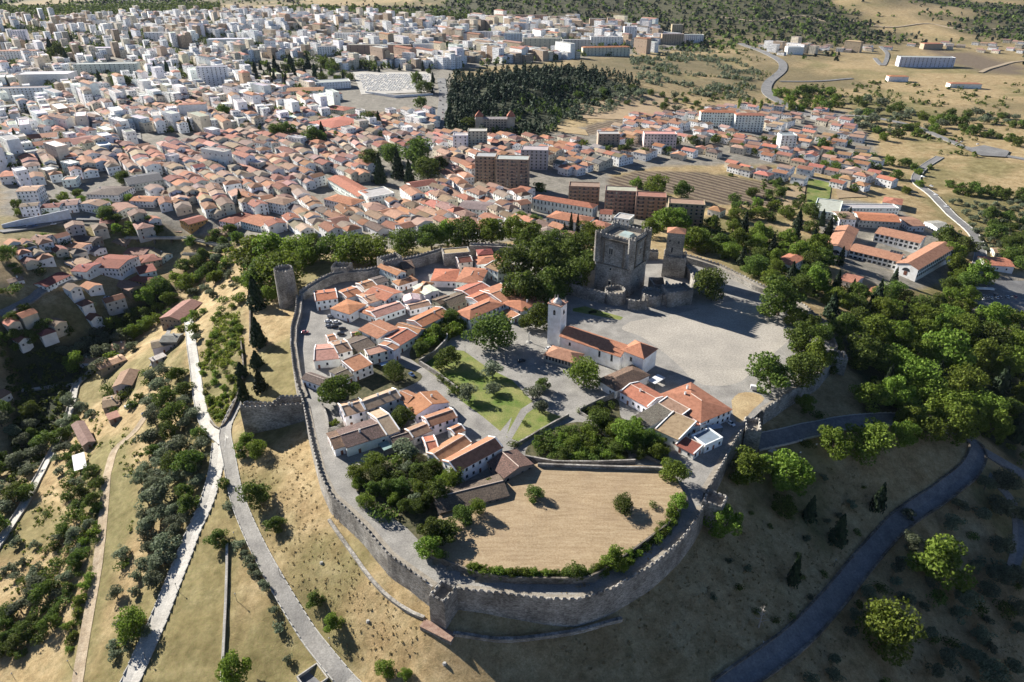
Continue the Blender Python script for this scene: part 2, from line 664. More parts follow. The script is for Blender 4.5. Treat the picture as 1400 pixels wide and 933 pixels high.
def drape(name, poly, mat, off=0.12, step=4.0, zfun=None, label=None, kind='structure', cat=None):
    """a sheet that follows the ground inside a polygon"""
    xs = [p[0] for p in poly]
    ys = [p[1] for p in poly]
    edge = []
    n = len(poly)
    for i in range(n):
        a, b = poly[i], poly[(i + 1) % n]
        k = max(1, int(math.hypot(b[0] - a[0], b[1] - a[1]) / step))
        for q in range(k):
            edge.append((a[0] + (b[0] - a[0]) * q / k, a[1] + (b[1] - a[1]) * q / k))
    gx, gy = np.meshgrid(np.arange(min(xs), max(xs), step), np.arange(min(ys), max(ys), step), indexing='ij')
    gx, gy = gx.ravel() + step * 0.37, gy.ravel() + step * 0.41
    ok = inside(poly, gx, gy) & (seg_dist(gx, gy, poly) > step * 0.4)
    pts = [Vector(e) for e in edge] + [Vector((a, b)) for a, b in zip(gx[ok], gy[ok])]
    ne = len(edge)
    r = delaunay_2d_cdt(pts, [(i, (i + 1) % ne) for i in range(ne)], [], 1, 1e-4)
    zf = zfun or H
    v = [(p.x, p.y, zf(p.x, p.y) + off) for p in r[0]]
    me = bpy.data.meshes.new(name)
    me.from_pydata(v, [], r[2])
    me.materials.append(mat)
    me.update()
    o = link(name, me)
    return tag(o, label, cat, None, kind)


def smooth_line(pts, step=3.0):
    """Catmull-Rom through 2-D points, resampled"""
    P = [Vector(p) for p in pts]
    P = [P[0] * 2 - P[1]] + P + [P[-1] * 2 - P[-2]]
    out = []
    for i in range(1, len(P) - 2):
        a, b, c, d = P[i - 1], P[i], P[i + 1], P[i + 2]
        k = max(2, int((c - b).length / step))
        for q in range(k):
            t = q / k
            out.append(0.5 * ((2 * b) + (c - a) * t + (2 * a - 5 * b + 4 * c - d) * t * t + (3 * b - a - 3 * c + d) * t ** 3))
    out.append(P[-2])
    return out


ROADPOLYS = []


def road(name, pxs, width, mat, off=0.16, kerb=None, step=3.0, world=None, label=None):
    line = smooth_line(world if world else [at(x, y)[:2] for x, y in pxs], step)
    mb = MB()
    kb = MB()
    prev = None
    n = len(line)
    left, right = [], []
    for i, p in enumerate(line):
        d = (line[min(i + 1, n - 1)] - line[max(i - 1, 0)]).normalized()
        nn = Vector((-d.y, d.x))
        w = width(i / (n - 1)) if callable(width) else width
        row = []
        for k in (-1, -0.5, 0, 0.5, 1):
            q = p + nn * (w / 2 * k)
            row.append((q.x, q.y))
        zc = max(H(p.x, p.y), (H(*row[0]) + H(*row[-1])) / 2)
        zz = [max(H(*q), zc * 0.6 + H(*q) * 0.4) + off for q in row]
        cur = [(q[0], q[1], z) for q, z in zip(row, zz)]
        left.append(cur[-1])
        right.append(cur[0])
        if prev:
            for k in range(4):
                mb.face((prev[k], cur[k], cur[k + 1], prev[k + 1]))
            # skirts reach down into the ground
            for a, b in ((prev[0], cur[0]), (cur[4], prev[4])):
                mb.face(((a[0], a[1], a[2] - 1.2), (b[0], b[1], b[2] - 1.2), b, a))
        prev = cur
    ROADPOLYS.append([(a[0], a[1]) for a in left] + [(a[0], a[1]) for a in right[::-1]])
    o = tag(mb.build(name, mat), label, None, None, 'structure')
    if kerb:
        for side, s in ((left, 1), (right, -1)):
            kb = MB()
            for a, b in zip(side, side[1:]):
                m = Vector(((a[0] + b[0]) / 2, (a[1] + b[1]) / 2, (a[2] + b[2]) / 2 + kerb[1] / 2 - 0.3))
                dv = Vector((b[0] - a[0], b[1] - a[1]))
                an = math.atan2(dv.y, dv.x)
                kb.box((m.x - math.sin(an) * s * kerb[0] * 0.5, m.y + math.cos(an) * s * kerb[0] * 0.5, m.z), (dv.length + 0.05, kerb[0], kerb[1] + 0.6), an)
            tag(kb.build("kerb", kerb[2] if len(kerb) > 2 else M['kerb']), None, None, None, 'structure')
    return line
# ------------------------------------------------------------------ ground sheet
Z_GREEN = [
    [(268, 505), (282, 462), (300, 430), (328, 425), (333, 470), (335, 520), (322, 548), (300, 585), (282, 560)],
    [(110, 640), (140, 600), (175, 590), (190, 640), (200, 700), (170, 760), (140, 850), (120, 933), (90, 933), (120, 800)],
    [(230, 500), (250, 480), (262, 520), (270, 560), (240, 560)],
    [(1290, 265), (1400, 262), (1400, 330), (1340, 330)],
    [(1020, 255), (1110, 245), (1140, 262), (1100, 280), (1030, 275)],
    [(1150, 130), (1260, 140), (1290, 165), (1180, 165)],
    [(880, 300), (1010, 295), (1120, 330), (1130, 420), (1040, 400), (960, 340)],
]
Z_PAVED = [
    [(0, 60), (200, 30), (400, 14), (640, 25), (880, 38), (960, 48), (930, 66), (860, 76), (620, 96), (612, 165), (760, 182), (860, 160), (1010, 148),
     (1150, 150), (1195, 195), (1205, 240), (1060, 225), (900, 228), (830, 240), (960, 300), (800, 328), (440, 348), (380, 330), (300, 325), (180, 300), (100, 310), (0, 295)],
    [(1110, 270), (1220, 280), (1300, 330), (1290, 385), (1220, 400), (1130, 360)],
    [(1310, 385), (1400, 370), (1400, 430), (1330, 425)],
]
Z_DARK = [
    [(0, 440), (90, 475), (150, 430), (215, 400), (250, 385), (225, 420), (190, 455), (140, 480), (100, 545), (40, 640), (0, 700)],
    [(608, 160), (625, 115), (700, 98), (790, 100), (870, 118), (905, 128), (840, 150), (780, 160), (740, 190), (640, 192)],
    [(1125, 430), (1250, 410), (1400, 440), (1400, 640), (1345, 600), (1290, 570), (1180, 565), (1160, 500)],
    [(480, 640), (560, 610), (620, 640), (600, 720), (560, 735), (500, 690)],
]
Z_SOIL = [
    [(828, 246), (875, 234), (960, 236), (1062, 252), (1050, 282), (985, 280), (900, 262), (838, 260)],
    [(1262, 68), (1330, 72), (1400, 92), (1400, 108), (1320, 92)],
    [(800, 172), (860, 160), (870, 172), (800, 186)],
]
zr = np.zeros_like(_X)
zg = np.zeros_like(_X)
zb = np.zeros_like(_X)
zs = np.zeros_like(_X)


def zone(arr, polys, amp, soft):
    for pl in polys:
        w = gpoly(pl)
        x0, x1 = min(p[0] for p in w) - 30, max(p[0] for p in w) + 30
        y0, y1 = min(p[1] for p in w) - 30, max(p[1] for p in w) + 30
        i0, i1 = np.searchsorted(GX, x0), np.searchsorted(GX, x1)
        j0, j1 = np.searchsorted(GY, y0), np.searchsorted(GY, y1)
        sx, sy = _X[i0:i1, j0:j1], _Y[i0:i1, j0:j1]
        if sx.size == 0:
            continue
        wob = (fbm(sx / 14, sy / 14, 3) - 0.45) * 10
        d = seg_dist(sx, sy, w) * np.where(inside(w, sx, sy), 1, -1) + wob
        arr[i0:i1, j0:j1] = np.maximum(arr[i0:i1, j0:j1], amp * sstep(-soft, soft, d))


zone(zr, Z_GREEN, 0.9, 5)
zone(zg, Z_PAVED, 1.0, 4)
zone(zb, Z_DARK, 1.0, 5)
zone(zs, Z_SOIL, 1.0, 3)
zg = np.maximum(zg, inside(PLATEAU, _X, _Y) & (seg_dist(_X, _Y, FIELD) * inside(FIELD, _X, _Y) < 0.5))
far = sstep(900, 1500, _Y + 0.2 * np.abs(_X))
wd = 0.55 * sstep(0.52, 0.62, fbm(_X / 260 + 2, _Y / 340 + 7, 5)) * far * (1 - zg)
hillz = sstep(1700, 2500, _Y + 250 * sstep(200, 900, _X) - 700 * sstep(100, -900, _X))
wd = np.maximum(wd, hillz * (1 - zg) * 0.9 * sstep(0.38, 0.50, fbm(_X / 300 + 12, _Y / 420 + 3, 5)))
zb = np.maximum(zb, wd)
zr = np.maximum(zr, 0.75 * sstep(0.5, 0.62, fbm(_X / 60, _Y / 60, 4)) * (1 - zg) * (1 - zb))

m, nt, b = nmat("ground")
t = NT(nt)
at_ = t.n("ShaderNodeAttribute", attribute_name="zone")
sp = t.n("ShaderNodeSeparateColor")
t.l(at_.outputs["Color"], sp.inputs[0])
so = t.n("ShaderNodeAttribute", attribute_name="soil")
n1 = t.noise(0.11, 6, 0.65)
n2 = t.noise(1.5, 6, 0.8)
n3 = t.noise(0.022, 5, 0.6)
dry = t.ramp(n1, [(0.3, (0.28, 0.19, 0.09)), (0.5, (0.40, 0.292, 0.152)), (0.7, (0.51, 0.395, 0.225))])
dry = t.mix(t.ramp(n3, [(0.5, 0.0), (0.75, 0.4)]), dry, (0.26, 0.21, 0.10))
grn = t.ramp(n1, [(0.3, (0.065, 0.085, 0.02)), (0.65, (0.14, 0.15, 0.045))])
gm = t.math('MULTIPLY', sp.outputs[0], t.ramp(n2, [(0.32, 0.25), (0.62, 1.0)]))
c = t.mix(gm, dry, grn)
pav = t.ramp(n1, [(0.3, (0.19, 0.172, 0.145)), (0.7, (0.32, 0.29, 0.245))])
c = t.mix(sp.outputs[1], c, pav)
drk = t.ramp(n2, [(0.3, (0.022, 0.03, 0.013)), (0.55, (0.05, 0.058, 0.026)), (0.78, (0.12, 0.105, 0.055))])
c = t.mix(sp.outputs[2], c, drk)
soil = t.ramp(n2, [(0.3, (0.075, 0.052, 0.038)), (0.7, (0.15, 0.105, 0.075))])
wv = t.n("ShaderNodeTexWave", wave_type='BANDS', bands_direction='DIAGONAL')
wv.inputs["Scale"].default_value = 0.055
wv.inputs["Distortion"].default_value = 2.0
t.l(t.pos(), wv.inputs["Vector"])
soil = t.mix(t.ramp(wv.outputs["Fac"], [(0.5, 0.0), (0.75, 0.75)]), soil, (0.30, 0.24, 0.16))
c = t.mix(so.outputs["Fac"], c, soil)
c = t.mix(1.0, c, t.ramp(n2, [(0.28, (0.55,) * 3), (0.72, (1.28,) * 3)]), 'MULTIPLY')
n4 = t.noise(0.33, 5, 0.75)
c = t.mix(1.0, c, t.ramp(n4, [(0.32, (0.66, 0.68, 0.62)), (0.6, (1.1, 1.09, 1.08))]), 'MULTIPLY')
t.l(c, b.inputs["Base Color"])
t.bump(n2, b, 0.8, 0.5)
b.inputs["Roughness"].default_value = 0.97
M['ground'] = m

nx, ny = len(GX), len(GY)
verts = np.stack([_X.ravel(), _Y.ravel(), GZ.ravel()], 1)
ii, jj = np.meshgrid(np.arange(nx - 1), np.arange(ny - 1), indexing='ij')
a = (ii * ny + jj).ravel()
faces = np.stack([a, a + ny, a + ny + 1, a + 1], 1)
me = bpy.data.meshes.new("ground")
me.from_pydata(verts.tolist(), [], faces.tolist())
me.materials.append(m)
ca = me.color_attributes.new("zone", 'FLOAT_COLOR', 'POINT')
ca.data.foreach_set("color", np.stack([zr.ravel(), zg.ravel(), zb.ravel(), np.ones(zr.size)], 1).ravel().astype(np.float32))
sa = me.attributes.new("soil", 'FLOAT', 'POINT')
sa.data.foreach_set("value", zs.ravel().astype(np.float32))
me.polygons.foreach_set("use_smooth", [True] * len(faces))
me.update()
tag(link("ground", me), "dry grass hillside and valley floor", None, None, 'structure')

# ------------------------------------------------------------------ sheets inside the walls
inp = lambda pxs: [tuple(atz(x, y, 0)[:2]) for x, y in pxs]
tag(drape("street_paving", PLATEAU, M['cobble'], 0.05, 5, zfun=lambda x, y: 0.0), "grey cobbled streets of the walled village")
bpy.data.objects["street_paving"].data.materials[0] = M['cobble']
PLAZA = inp([(862, 440), (930, 428), (1010, 412), (1060, 432), (1085, 455), (1062, 480), (1030, 508), (1008, 524), (975, 528), (950, 522), (928, 500), (902, 478), (875, 460), (850, 450)])
sm = lambda P: [tuple(q) for q in smooth_line(list(P) + [P[0]], 3)[:-1]]
PLAZA = sm(PLAZA)
drape("plaza_sand", PLAZA, M['sand'], 0.06, 4, zfun=lambda x, y: 0.0)
LAWN = inp([(575, 500), (612, 478), (634, 480), (665, 502), (700, 520), (722, 543), (740, 560), (772, 572), (740, 592), (716, 606), (692, 598), (700, 570), (684, 590),
            (660, 570), (630, 548), (600, 518)])
drape("lawn", LAWN, M['lawn'], 0.075, 3, zfun=lambda x, y: 0.0)
drape("garden_path", inp([(698, 603), (692, 596), (712, 560), (735, 545), (742, 550), (720, 566)]), M['cobble'], 0.09, 3, zfun=lambda x, y: 0.0)
drape("lawn", inp([(783, 422), (800, 419), (830, 428), (852, 434), (848, 438), (815, 432), (783, 426)]), M['lawn'], 0.08, 3, zfun=lambda x, y: 0.0)
drape("dry_lawn", sm(inp([(1000, 548), (1010, 538), (1030, 537), (1045, 545), (1030, 560), (1012, 578), (1003, 570)])), M['drygrass'], 0.075, 3, zfun=lambda x, y: 0.0)
m, nt, b = nmat("mown_field")
t = NT(nt)
mp = t.n("ShaderNodeMapping")
mp.inputs["Rotation"].default_value = (0, 0, R(20))
mp.inputs["Scale"].default_value = (0.10, 0.8, 1)
t.l(t.pos(), mp.inputs[0])
wr = t.n('ShaderNodeTexNoise')
wr.inputs['Scale'].default_value = 0.02
t.l(t.pos(), wr.inputs['Vector'])
va = t.n('ShaderNodeVectorMath', operation='MULTIPLY_ADD')
t.l(wr.outputs['Color'], va.inputs[0])
va.inputs[1].default_value = (0, 6, 0)
t.l(mp.outputs[0], va.inputs[2])
g = t.noise(1.0, 6, 0.65, va.outputs[0])
g2 = t.noise(1.7, 6, 0.75)
g = t.math('ADD', t.math('MULTIPLY', g, 0.4), t.math('MULTIPLY', g2, 0.6))
c = t.ramp(g, [(0.36, (0.23, 0.16, 0.092)), (0.5, (0.33, 0.243, 0.145)), (0.64, (0.44, 0.345, 0.22))])
c = t.mix(t.ramp(t.noise(0.06, 6, 0.7), [(0.5, 0.0), (0.68, 0.6)]), c, (0.26, 0.185, 0.115))
t.l(c, b.inputs["Base Color"])
t.bump(g2, b, 0.4, 0.3)
M['field'] = m
drape("mown_field", offset_loop([Vector(p) for p in FIELD[::-1]], 1.6) if False else FIELD, M['field'], 0.05, 2.5, zfun=lambda x, y: 2.05 + 0.5 * float(fbm(x / 12, y / 12, 2) - 0.4))

for gp in ([(480, 640), (520, 626), (560, 616), (600, 633), (628, 658), (640, 690), (612, 706), (580, 740), (556, 722), (530, 704), (502, 690), (484, 664)],
           [(574, 500), (594, 486), (613, 466), (650, 440), (640, 426), (612, 430), (585, 448), (566, 470), (560, 488)], [(718, 624), (722, 610), (752, 588), (800, 578), (852, 612), (850, 632), (760, 632)],
           [(795, 562), (812, 580), (832, 600), (905, 632), (912, 615), (880, 580), (850, 572), (842, 546)], [(455, 522), (500, 500), (560, 505), (575, 520), (510, 545), (460, 552)]):
    drape("garden_ground", sm(inp(gp)), M['garden'], 0.085, 4, zfun=lambda x, y: 0.0)

# ------------------------------------------------------------------ roads and paths
road("concrete_road", [(256, 425), (260, 455), (266, 500), (272, 545), (282, 580), (306, 604)], 5.0, M['concrete'], 0.25, (0.35, 0.25))
road("concrete_road", [(300, 604), (296, 640), (284, 685), (262, 735), (242, 785), (216, 850), (190, 908), (172, 950)], lambda t: 6.0 + 1.2 * t, M['concrete'], 0.3, (0.35, 0.25))
road("cobbled_road", [(328, 545), (318, 565), (308, 592), (314, 630), (324, 680), (346, 735), (380, 800), (420, 866), (456, 912), (490, 950)], 5.2, M['cobble'], 0.25, (0.3, 0.22))
road("dirt_track", [(205, 560), (185, 590), (158, 615), (148, 645), (142, 700), (134, 770), (120, 850), (104, 945)], 4.2, M['dirt'], 0.2)
road("river_walk", [(140, 493), (122, 512), (105, 528), (97, 560), (74, 615), (45, 670), (15, 720), (-15, 765)], 4.0, M['concrete'], 0.4, (0.3, 0.7))
road("village_lane", [(252, 428), (236, 445), (222, 470), (208, 500)], 3.5, M['oldasphalt'], 0.25)
UPROAD = road("asphalt_road", [(1030, 607), (1062, 600), (1100, 590), (1150, 580), (1205, 575), (1260, 577), (1305, 590)], 8.0, M['asphalt'], 0.3, (0.4, 0.3))
road("asphalt_road", [(1262, 577), (1305, 588), (1334, 612), (1328, 640), (1296, 668), (1252, 698), (1214, 730), (1178, 772), (1132, 828), (1085, 876), (1040, 910), (985, 950)], 7.0, M['asphalt'], 0.34, (0.9, 0.55, M['stone_dark']))
road("asphalt_road", [(1335, 612), (1362, 628), (1420, 660)], 7.0, M['asphalt'], 0.38)
road("garden_path", [(1352, 650), (1385, 690), (1392, 740), (1384, 780)], 5.0, M['oldasphalt'], 0.25)
road("highway", [(1012, 60), (1040, 70), (1064, 82), (1070, 95), (1052, 112), (1048, 126), (1062, 138), (1085, 148), (1110, 160)], 17, M['oldasphalt'], 1.2, step=15)
road("country_road", [(1108, 158), (1180, 160), (1245, 172), (1290, 190), (1330, 205), (1420, 222)], 9, M['oldasphalt'], 1.0, step=12)
road("country_road", [(1196, 80), (1207, 90), (1213, 74), (1204, 64)], 9, M['oldasphalt'], 1.2, step=15)
road("country_road", [(1066, 112), (1110, 112), (1165, 108)], 8, M['oldasphalt'], 1.2, step=15)
road("hill_track", [(1160, 28), (1215, 38), (1270, 33), (1330, 42), (1400, 38)], 9, M['dirt'], 1.5, step=20)
road("hill_track", [(985, 24), (1040, 30), (1090, 22), (1130, 30)], 9, M['dirt'], 1.5, step=20)
road("hill_track", [(1340, 100), (1375, 88), (1400, 84)], 9, M['dirt'], 1.5, step=20)
road("street", [(1285, 215), (1262, 230), (1252, 248), (1275, 268), (1302, 296), (1330, 320), (1340, 345), (1336, 372), (1345, 395), (1410, 410)], 8, M['oldasphalt'], 0.6, (0.5, 0.3), step=8)
road("street", [(603, 108), (606, 130), (604, 160), (600, 186)], 14, M['oldasphalt'], 1.0, step=10)
road("street", [(0, 318), (60, 308), (100, 300), (160, 300)], 7, M['oldasphalt'], 0.8, step=6)
road("street", [(0, 432), (40, 412), (62, 395), (110, 380)], 6, M['oldasphalt'], 0.5, step=5)
road("street", [(180, 165), (186, 180), (190, 205)], 9, M['oldasphalt'], 0.8, step=6)
road("street", [(1165, 262), (1120, 246), (1060, 240), (1010, 232)], 7, M['oldasphalt'], 0.8, step=8)
drape("roundabout", gpoly([(1318, 205), (1345, 200), (1380, 208), (1375, 216), (1340, 214)]), M['oldasphalt'], 1.3, 8)
drape("car_park", gpoly([(1325, 395), (1350, 385), (1400, 385), (1420, 430), (1360, 425), (1328, 415)]), M['oldasphalt'], 0.8, 5)
# far fields: mown straw squares
for pl, k in (([(780, 145), (905, 128), (940, 148), (862, 164), (790, 162)], 'field'), ([(760, 170), (800, 178), (805, 186), (770, 182)], 'drygrass'),
              ([(1060, 258), (1102, 252), (1098, 285), (1062, 290)], 'field'), ([(1140, 250), (1180, 250), (1185, 270), (1145, 272)], 'field'),
              ([(1105, 245), (1138, 246), (1134, 272), (1102, 282)], 'lawn')):
    drape("field", gpoly(pl), M[k], 0.5, 8)

# ------------------------------------------------------------------ light
SUN_AZ, SUN_EL = math.atan2(0.62, -0.785), R(25.5)
sd = Vector((math.cos(SUN_EL) * math.cos(SUN_AZ), math.cos(SUN_EL) * math.sin(SUN_AZ), math.sin(SUN_EL)))
sl = bpy.data.lights.new("sun", 'SUN')
sl.energy = 5.0
sl.angle = R(0.53)
sl.color = (1.0, 0.955, 0.88)
so_ = bpy.data.objects.new("sun", sl)
COL.objects.link(so_)
so_.rotation_euler = sd.to_track_quat('Z', 'Y').to_euler()
so_.location = (-300, 400, 400)
w = bpy.data.worlds.new("World")
SC.world = w
w.use_nodes = True
nt = w.node_tree
bg = nt.nodes["Background"]
sky = nt.nodes.new("ShaderNodeTexSky")
sky.sky_type = 'NISHITA'
sky.sun_disc = False
sky.sun_elevation = SUN_EL
sky.sun_rotation = math.atan2(sd.x, sd.y) % (2 * math.pi)
sky.altitude = 3000
sky.air_density = 0.8
sky.ozone_density = 4.0
sky.dust_density = 0.0
nt.links.new(sky.outputs[0], bg.inputs[0])
bg.inputs[1].default_value = 0.052
SC.view_settings.view_transform = 'Standard'
SC.view_settings.look = 'None'
SC.view_settings.exposure = 1.32
SC.view_settings.gamma = 1.0
SC.cycles.max_bounces = 5
SC.cycles.diffuse_bounces = 2
SC.cycles.glossy_bounces = 2
SC.cycles.transmission_bounces = 2
SC.cycles.transparent_max_bounces = 4
SC.cycles.use_fast_gi = False
# ------------------------------------------------------------------ castle walls and towers
mb = MB()
mb.box((0, 0, 0.3), (1.25, 0.7, 0.6), 0, 0)
n = len(mb.v)
mb.v += [(-0.625, -0.35, 0.6), (0.625, -0.35, 0.6), (0.625, 0.35, 0.6), (-0.625, 0.35, 0.6), (-0.4, 0, 0.92), (0.4, 0, 0.92)]
for q in ((0, 1, 5, 4), (1, 2, 5), (2, 3, 4, 5), (3, 0, 4)):
    mb.f.append(tuple(n + i for i in q))
    mb.m.append(0)
MERLON = mb.mesh("merlon", M['stone'])


def resample(pts, step):
    L = [0]
    for a, b in zip(pts, pts[1:]):
        L.append(L[-1] + (b - a).length)
    k = max(1, round(L[-1] / step))
    out = []
    for i in range(k + 1):
        s = L[-1] * i / k
        j = min(bisect.bisect_right(L, s) - 1, len(pts) - 2)
        f = (s - L[j]) / max(L[j + 1] - L[j], 1e-6)
        out.append(pts[j].lerp(pts[j + 1], f))
    return out


def curtain(pts, label, width=2.8, inner=False, ruin=0.0):
    pts = resample(pts, 2.45)
    c = sum(pts, Vector()) / len(pts)
    root = empty("castle_wall", (c.x, c.y, 0))
    tag(root, label, "castle wall", "curtain walls of the citadel")
    O = Vector((c.x, c.y, 0))
    mb = MB()
    wk = MB()
    prev = None
    for i, p in enumerate(pts):
        a, b = pts[max(i - 1, 0)], pts[min(i + 1, len(pts) - 1)]
        d = Vector((b.x - a.x, b.y - a.y)).normalized()
        nrm = Vector((-d.y, d.x))
        q = lambda o, z: (p.x + nrm.x * o - O.x, p.y + nrm.y * o - O.y, z)
        lo = min(H(p.x - nrm.x * 3, p.y - nrm.y * 3), 0) - 3.0
        par = p.z - 0.85
        walk = max(p.z - 1.75, 0.12)
        row = [q(-0.9, lo), q(-0.25, (lo + par) / 2 + 1), q(0, par), q(0.7, par), q(0.7, walk), q(width, walk), q(width, -2.5)]
        if inner:
            row = row[:6] + [q(width, walk + 0.7), q(width + 0.45, walk + 0.7), q(width + 0.45, -2.5)]
        if prev:
            for k in range(len(row) - 1):
                tgt = wk if k == 4 else mb
                tgt.face((prev[k], row[k], row[k + 1], prev[k + 1])[::-1])
        else:
            mb.face(row)
        prev = row
        an = math.atan2(d.y, d.x)
        if 0 < i < len(pts) and random.random() > ruin + 0.04:
            m0 = pts[i - 1].lerp(p, 0.5)
            link("merlon", MERLON, root, (m0.x + nrm.x * 0.35 - O.x, m0.y + nrm.y * 0.35 - O.y, m0.z - 0.86), an,
                 (random.uniform(0.75, 1.2), random.uniform(0.9, 1.2), random.choice((1, 1, 1, 0.8, 0.6)) * random.uniform(0.85, 1.15)))
    mb.face(prev[::-1])
    mb.build("wall_body", M['stone'], root)
    wk.build("wall_walk", M['walk'], root)
    return root


curtain(WPTS['A'], "tall battlemented wall stretch between the round tower and the big projecting west bastion", inner=True)
curtain(WPTS['B'], "long curving battlemented wall on the west side, from the west bastion to the southern corner tower", inner=False)
curtain(WPTS['C'], "bowed battlemented wall below the mown field, its outer face in shade")
curtain(WPTS['D'], "straight battlemented wall beside the lane, facing the asphalt hairpin road")
curtain(WPTS['E'], "battlemented wall bending towards the eastern corner tower with a small tree before it")
curtain(WPTS['F'], "eastern wall behind the plaza trees, its sunny inner face turned to the plaza", ruin=0.05)
curtain(WPTS['H'], "dark northern wall running behind the large trees towards the keep")
curtain(WPTS['I'], "sloping battlemented north wall between the flat-topped bastion and the gate tower")
curtain(WPTS['J'], "curved battlemented north wall behind the car park, dark inner face with a blue-grey walk")


def tower(name, poly, ztop, zbot, label, cat, group=None, mer=True, hollow=1.6, taper=1.03, floor='walk', mat='stone', thick=0.8, step=2.2):
    """polygonal tower: body up to the fighting platform, parapet ring, merlons; poly counter-clockwise in world xy"""
    cx = sum(p[0] for p in poly) / len(poly)
    cy = sum(p[1] for p in poly) / len(poly)
    root = empty(name, (cx, cy, max(zbot, -40)))
    O = Vector((cx, cy, max(zbot, -40)))
    tag(root, label, cat, group)
    lp = [(p[0] - cx, p[1] - cy) for p in poly]
    inn = []
    k = len(lp)
    for i in range(k):
        a, b, c = Vector(lp[i - 1]), Vector(lp[i]), Vector(lp[(i + 1) % k])
        d1, d2 = (b - a).normalized(), (c - b).normalized()
        n1, n2 = Vector((-d1.y, d1.x)), Vector((-d2.y, d2.x))
        bis = (n1 + n2)
        bis = bis / max(bis.length_squared, 0.2) * 2 * thick
        inn.append((b.x + bis.x, b.y + bis.y))
    zt = ztop - O.z
    par = zt - 0.85
    fl = zt - 0.85 - hollow
    zb = zbot - O.z - 2
    mb = MB()
    for i in range(k):
        j = (i + 1) % k
        A, B, a, b = lp[i], lp[j], inn[i], inn[j]
        mb.face(((A[0] * taper, A[1] * taper, zb), (B[0] * taper, B[1] * taper, zb), (*B, par), (*A, par)))
        mb.face(((*A, par), (*B, par), (*b, par), (*a, par)))
        mb.face(((*a, par), (*b, par), (*b, fl), (*a, fl)))
    mb.build("tower_body", M[mat], root)
    fb = MB()
    fb.face([(*p, fl + 0.004) for p in inn])
    fb.build("platform", M[floor], root)
    if mer:
        for i in range(k):
            j = (i + 1) % k
            A, B = Vector(lp[i]), Vector(lp[j])
            d = B - A
            L = d.length
            u = d / L
            nn = Vector((-u.y, u.x))
            q = max(1, round(L / step))
            if L < 1.5:
                continue
            for s in range(q):
                p = A + d * ((s + 0.5) / q) + nn * (thick / 2)
                link("merlon", MERLON, root, (p.x, p.y, par - 0.01), math.atan2(u.y, u.x), (min(1, L / q / 1.9), thick / 0.7, 1))
    return root


def circle(c, r, n=20):
    return [(c[0] + r * math.cos(2 * math.pi * i / n), c[1] + r * math.sin(2 * math.pi * i / n)) for i in range(n)]


def rect_from(a, b, depth):
    """rectangle on world points a->b (front, left to right), going back by depth; counter-clockwise"""
    u = Vector((b[0] - a[0], b[1] - a[1]))
    v = Vector((-u.y, u.x)).normalized() * depth
    return [(a[0], a[1]), (b[0], b[1]), (b[0] + v.x, b[1] + v.y), (a[0] + v.x, a[1] + v.y)]


# corner tower of the south wall, with the stone plinth below it
zt = 2.6
tA, tB = atz(586, 812, zt), atz(607, 823, zt)
tp = rect_from(tA, tB, 7.2)
CT_ROOT = tower("wall_tower", tp, zt, -11, "square southern corner tower standing on a stone plinth above the dry slope", "tower", None, taper=1.05)
pa, pb = atz(574, 857, -10.5), atz(616, 877, -10.5)
pl = rect_from(pa, pb, 3.2)
mb = MB()
cx, cy = sum(p[0] for p in pl) / 4, sum(p[1] for p in pl) / 4
pr = empty("stone_plinth", (cx, cy, -12))
tag(pr, "long low stone plinth at the foot of the southern corner tower", "plinth")
mb.prism([(p[0] - cx, p[1] - cy) for p in pl], -4, 1.35)
mb.build("masonry", M['stone'], pr)
mb = MB()
mb.prism([((p[0] - cx) * 1.02, (p[1] - cy) * 1.06) for p in pl], 1.352, 1.6)
mb.build("capping", surf("reddish_capping", (0.25, 0.15, 0.11), (0.36, 0.25, 0.19), 0.8, 5, 0.95, 0.3, 3.0), pr)

# square turret at the south-east
a, b = atz(960, 684, 2.0), atz(988, 694, 2.0)
tower("wall_tower", rect_from(a, b, 7.5), 2.2, -11, "small square wall turret with a fresh green tree rising before it", "tower")
# eastern bastion beside the round dry lawn
a, b = atz(1020, 586, 2.6), atz(1042, 589, 2.6)
tower("wall_tower", rect_from(a, b, 9.5), 2.8, -10, "narrow wall bastion with double battlements beside the round dry lawn", "tower")
a, b = atz(1137, 488, 2.8), atz(1160, 490, 2.8)
tower("wall_tower", rect_from(a, b, 7.5), 2.9, -10, "eastern corner tower where the wall turns towards the park trees", "tower")
# great projecting bastion of the west wall
bp = [atz(327, 556, 2.0), atz(417, 551, 2.0), atz(413, 540, 2.0), atz(384, 540, 2.0), atz(372, 549, 2.0), atz(335, 548, 2.0)]
tower("wall_bastion", [p[:2] for p in bp], 2.2, -16, "big projecting west bastion with an open top, casting shadow on the dry slope", "bastion", hollow=3.2, taper=1.02)
# round tower of the west wall
c = atz(394, 424, -9)
c.y += 4
zt = zat(c.x, c.y, 366)
tower("round_tower", circle(c, 5.6, 18), zt, -10, "tall round wall tower beside the big leafy trees", "tower", taper=1.12, step=1.9)
# gate towers of the north wall
a, b = atz(452, 366, 9), atz(476, 367, 9)
tower("gate_tower", rect_from(a, b, 9), 9.5, -8, "square gate tower on the curved north wall behind the car park", "tower")
a, b = atz(524, 358, 11), atz(550, 351, 11)
tower("gate_tower", rect_from(a, b, 9), 11.5, -8, "square gate tower with jagged top beside the white windowed house", "tower")
a, b = atz(606, 346, 9.5), atz(643, 343, 9.5)
tower("wall_bastion", rect_from(a, b, 10), 9.5, -4, "flat-topped grassy bastion of the north wall above the village roofs", "bastion", mer=False, hollow=0.5, floor='drygrass')

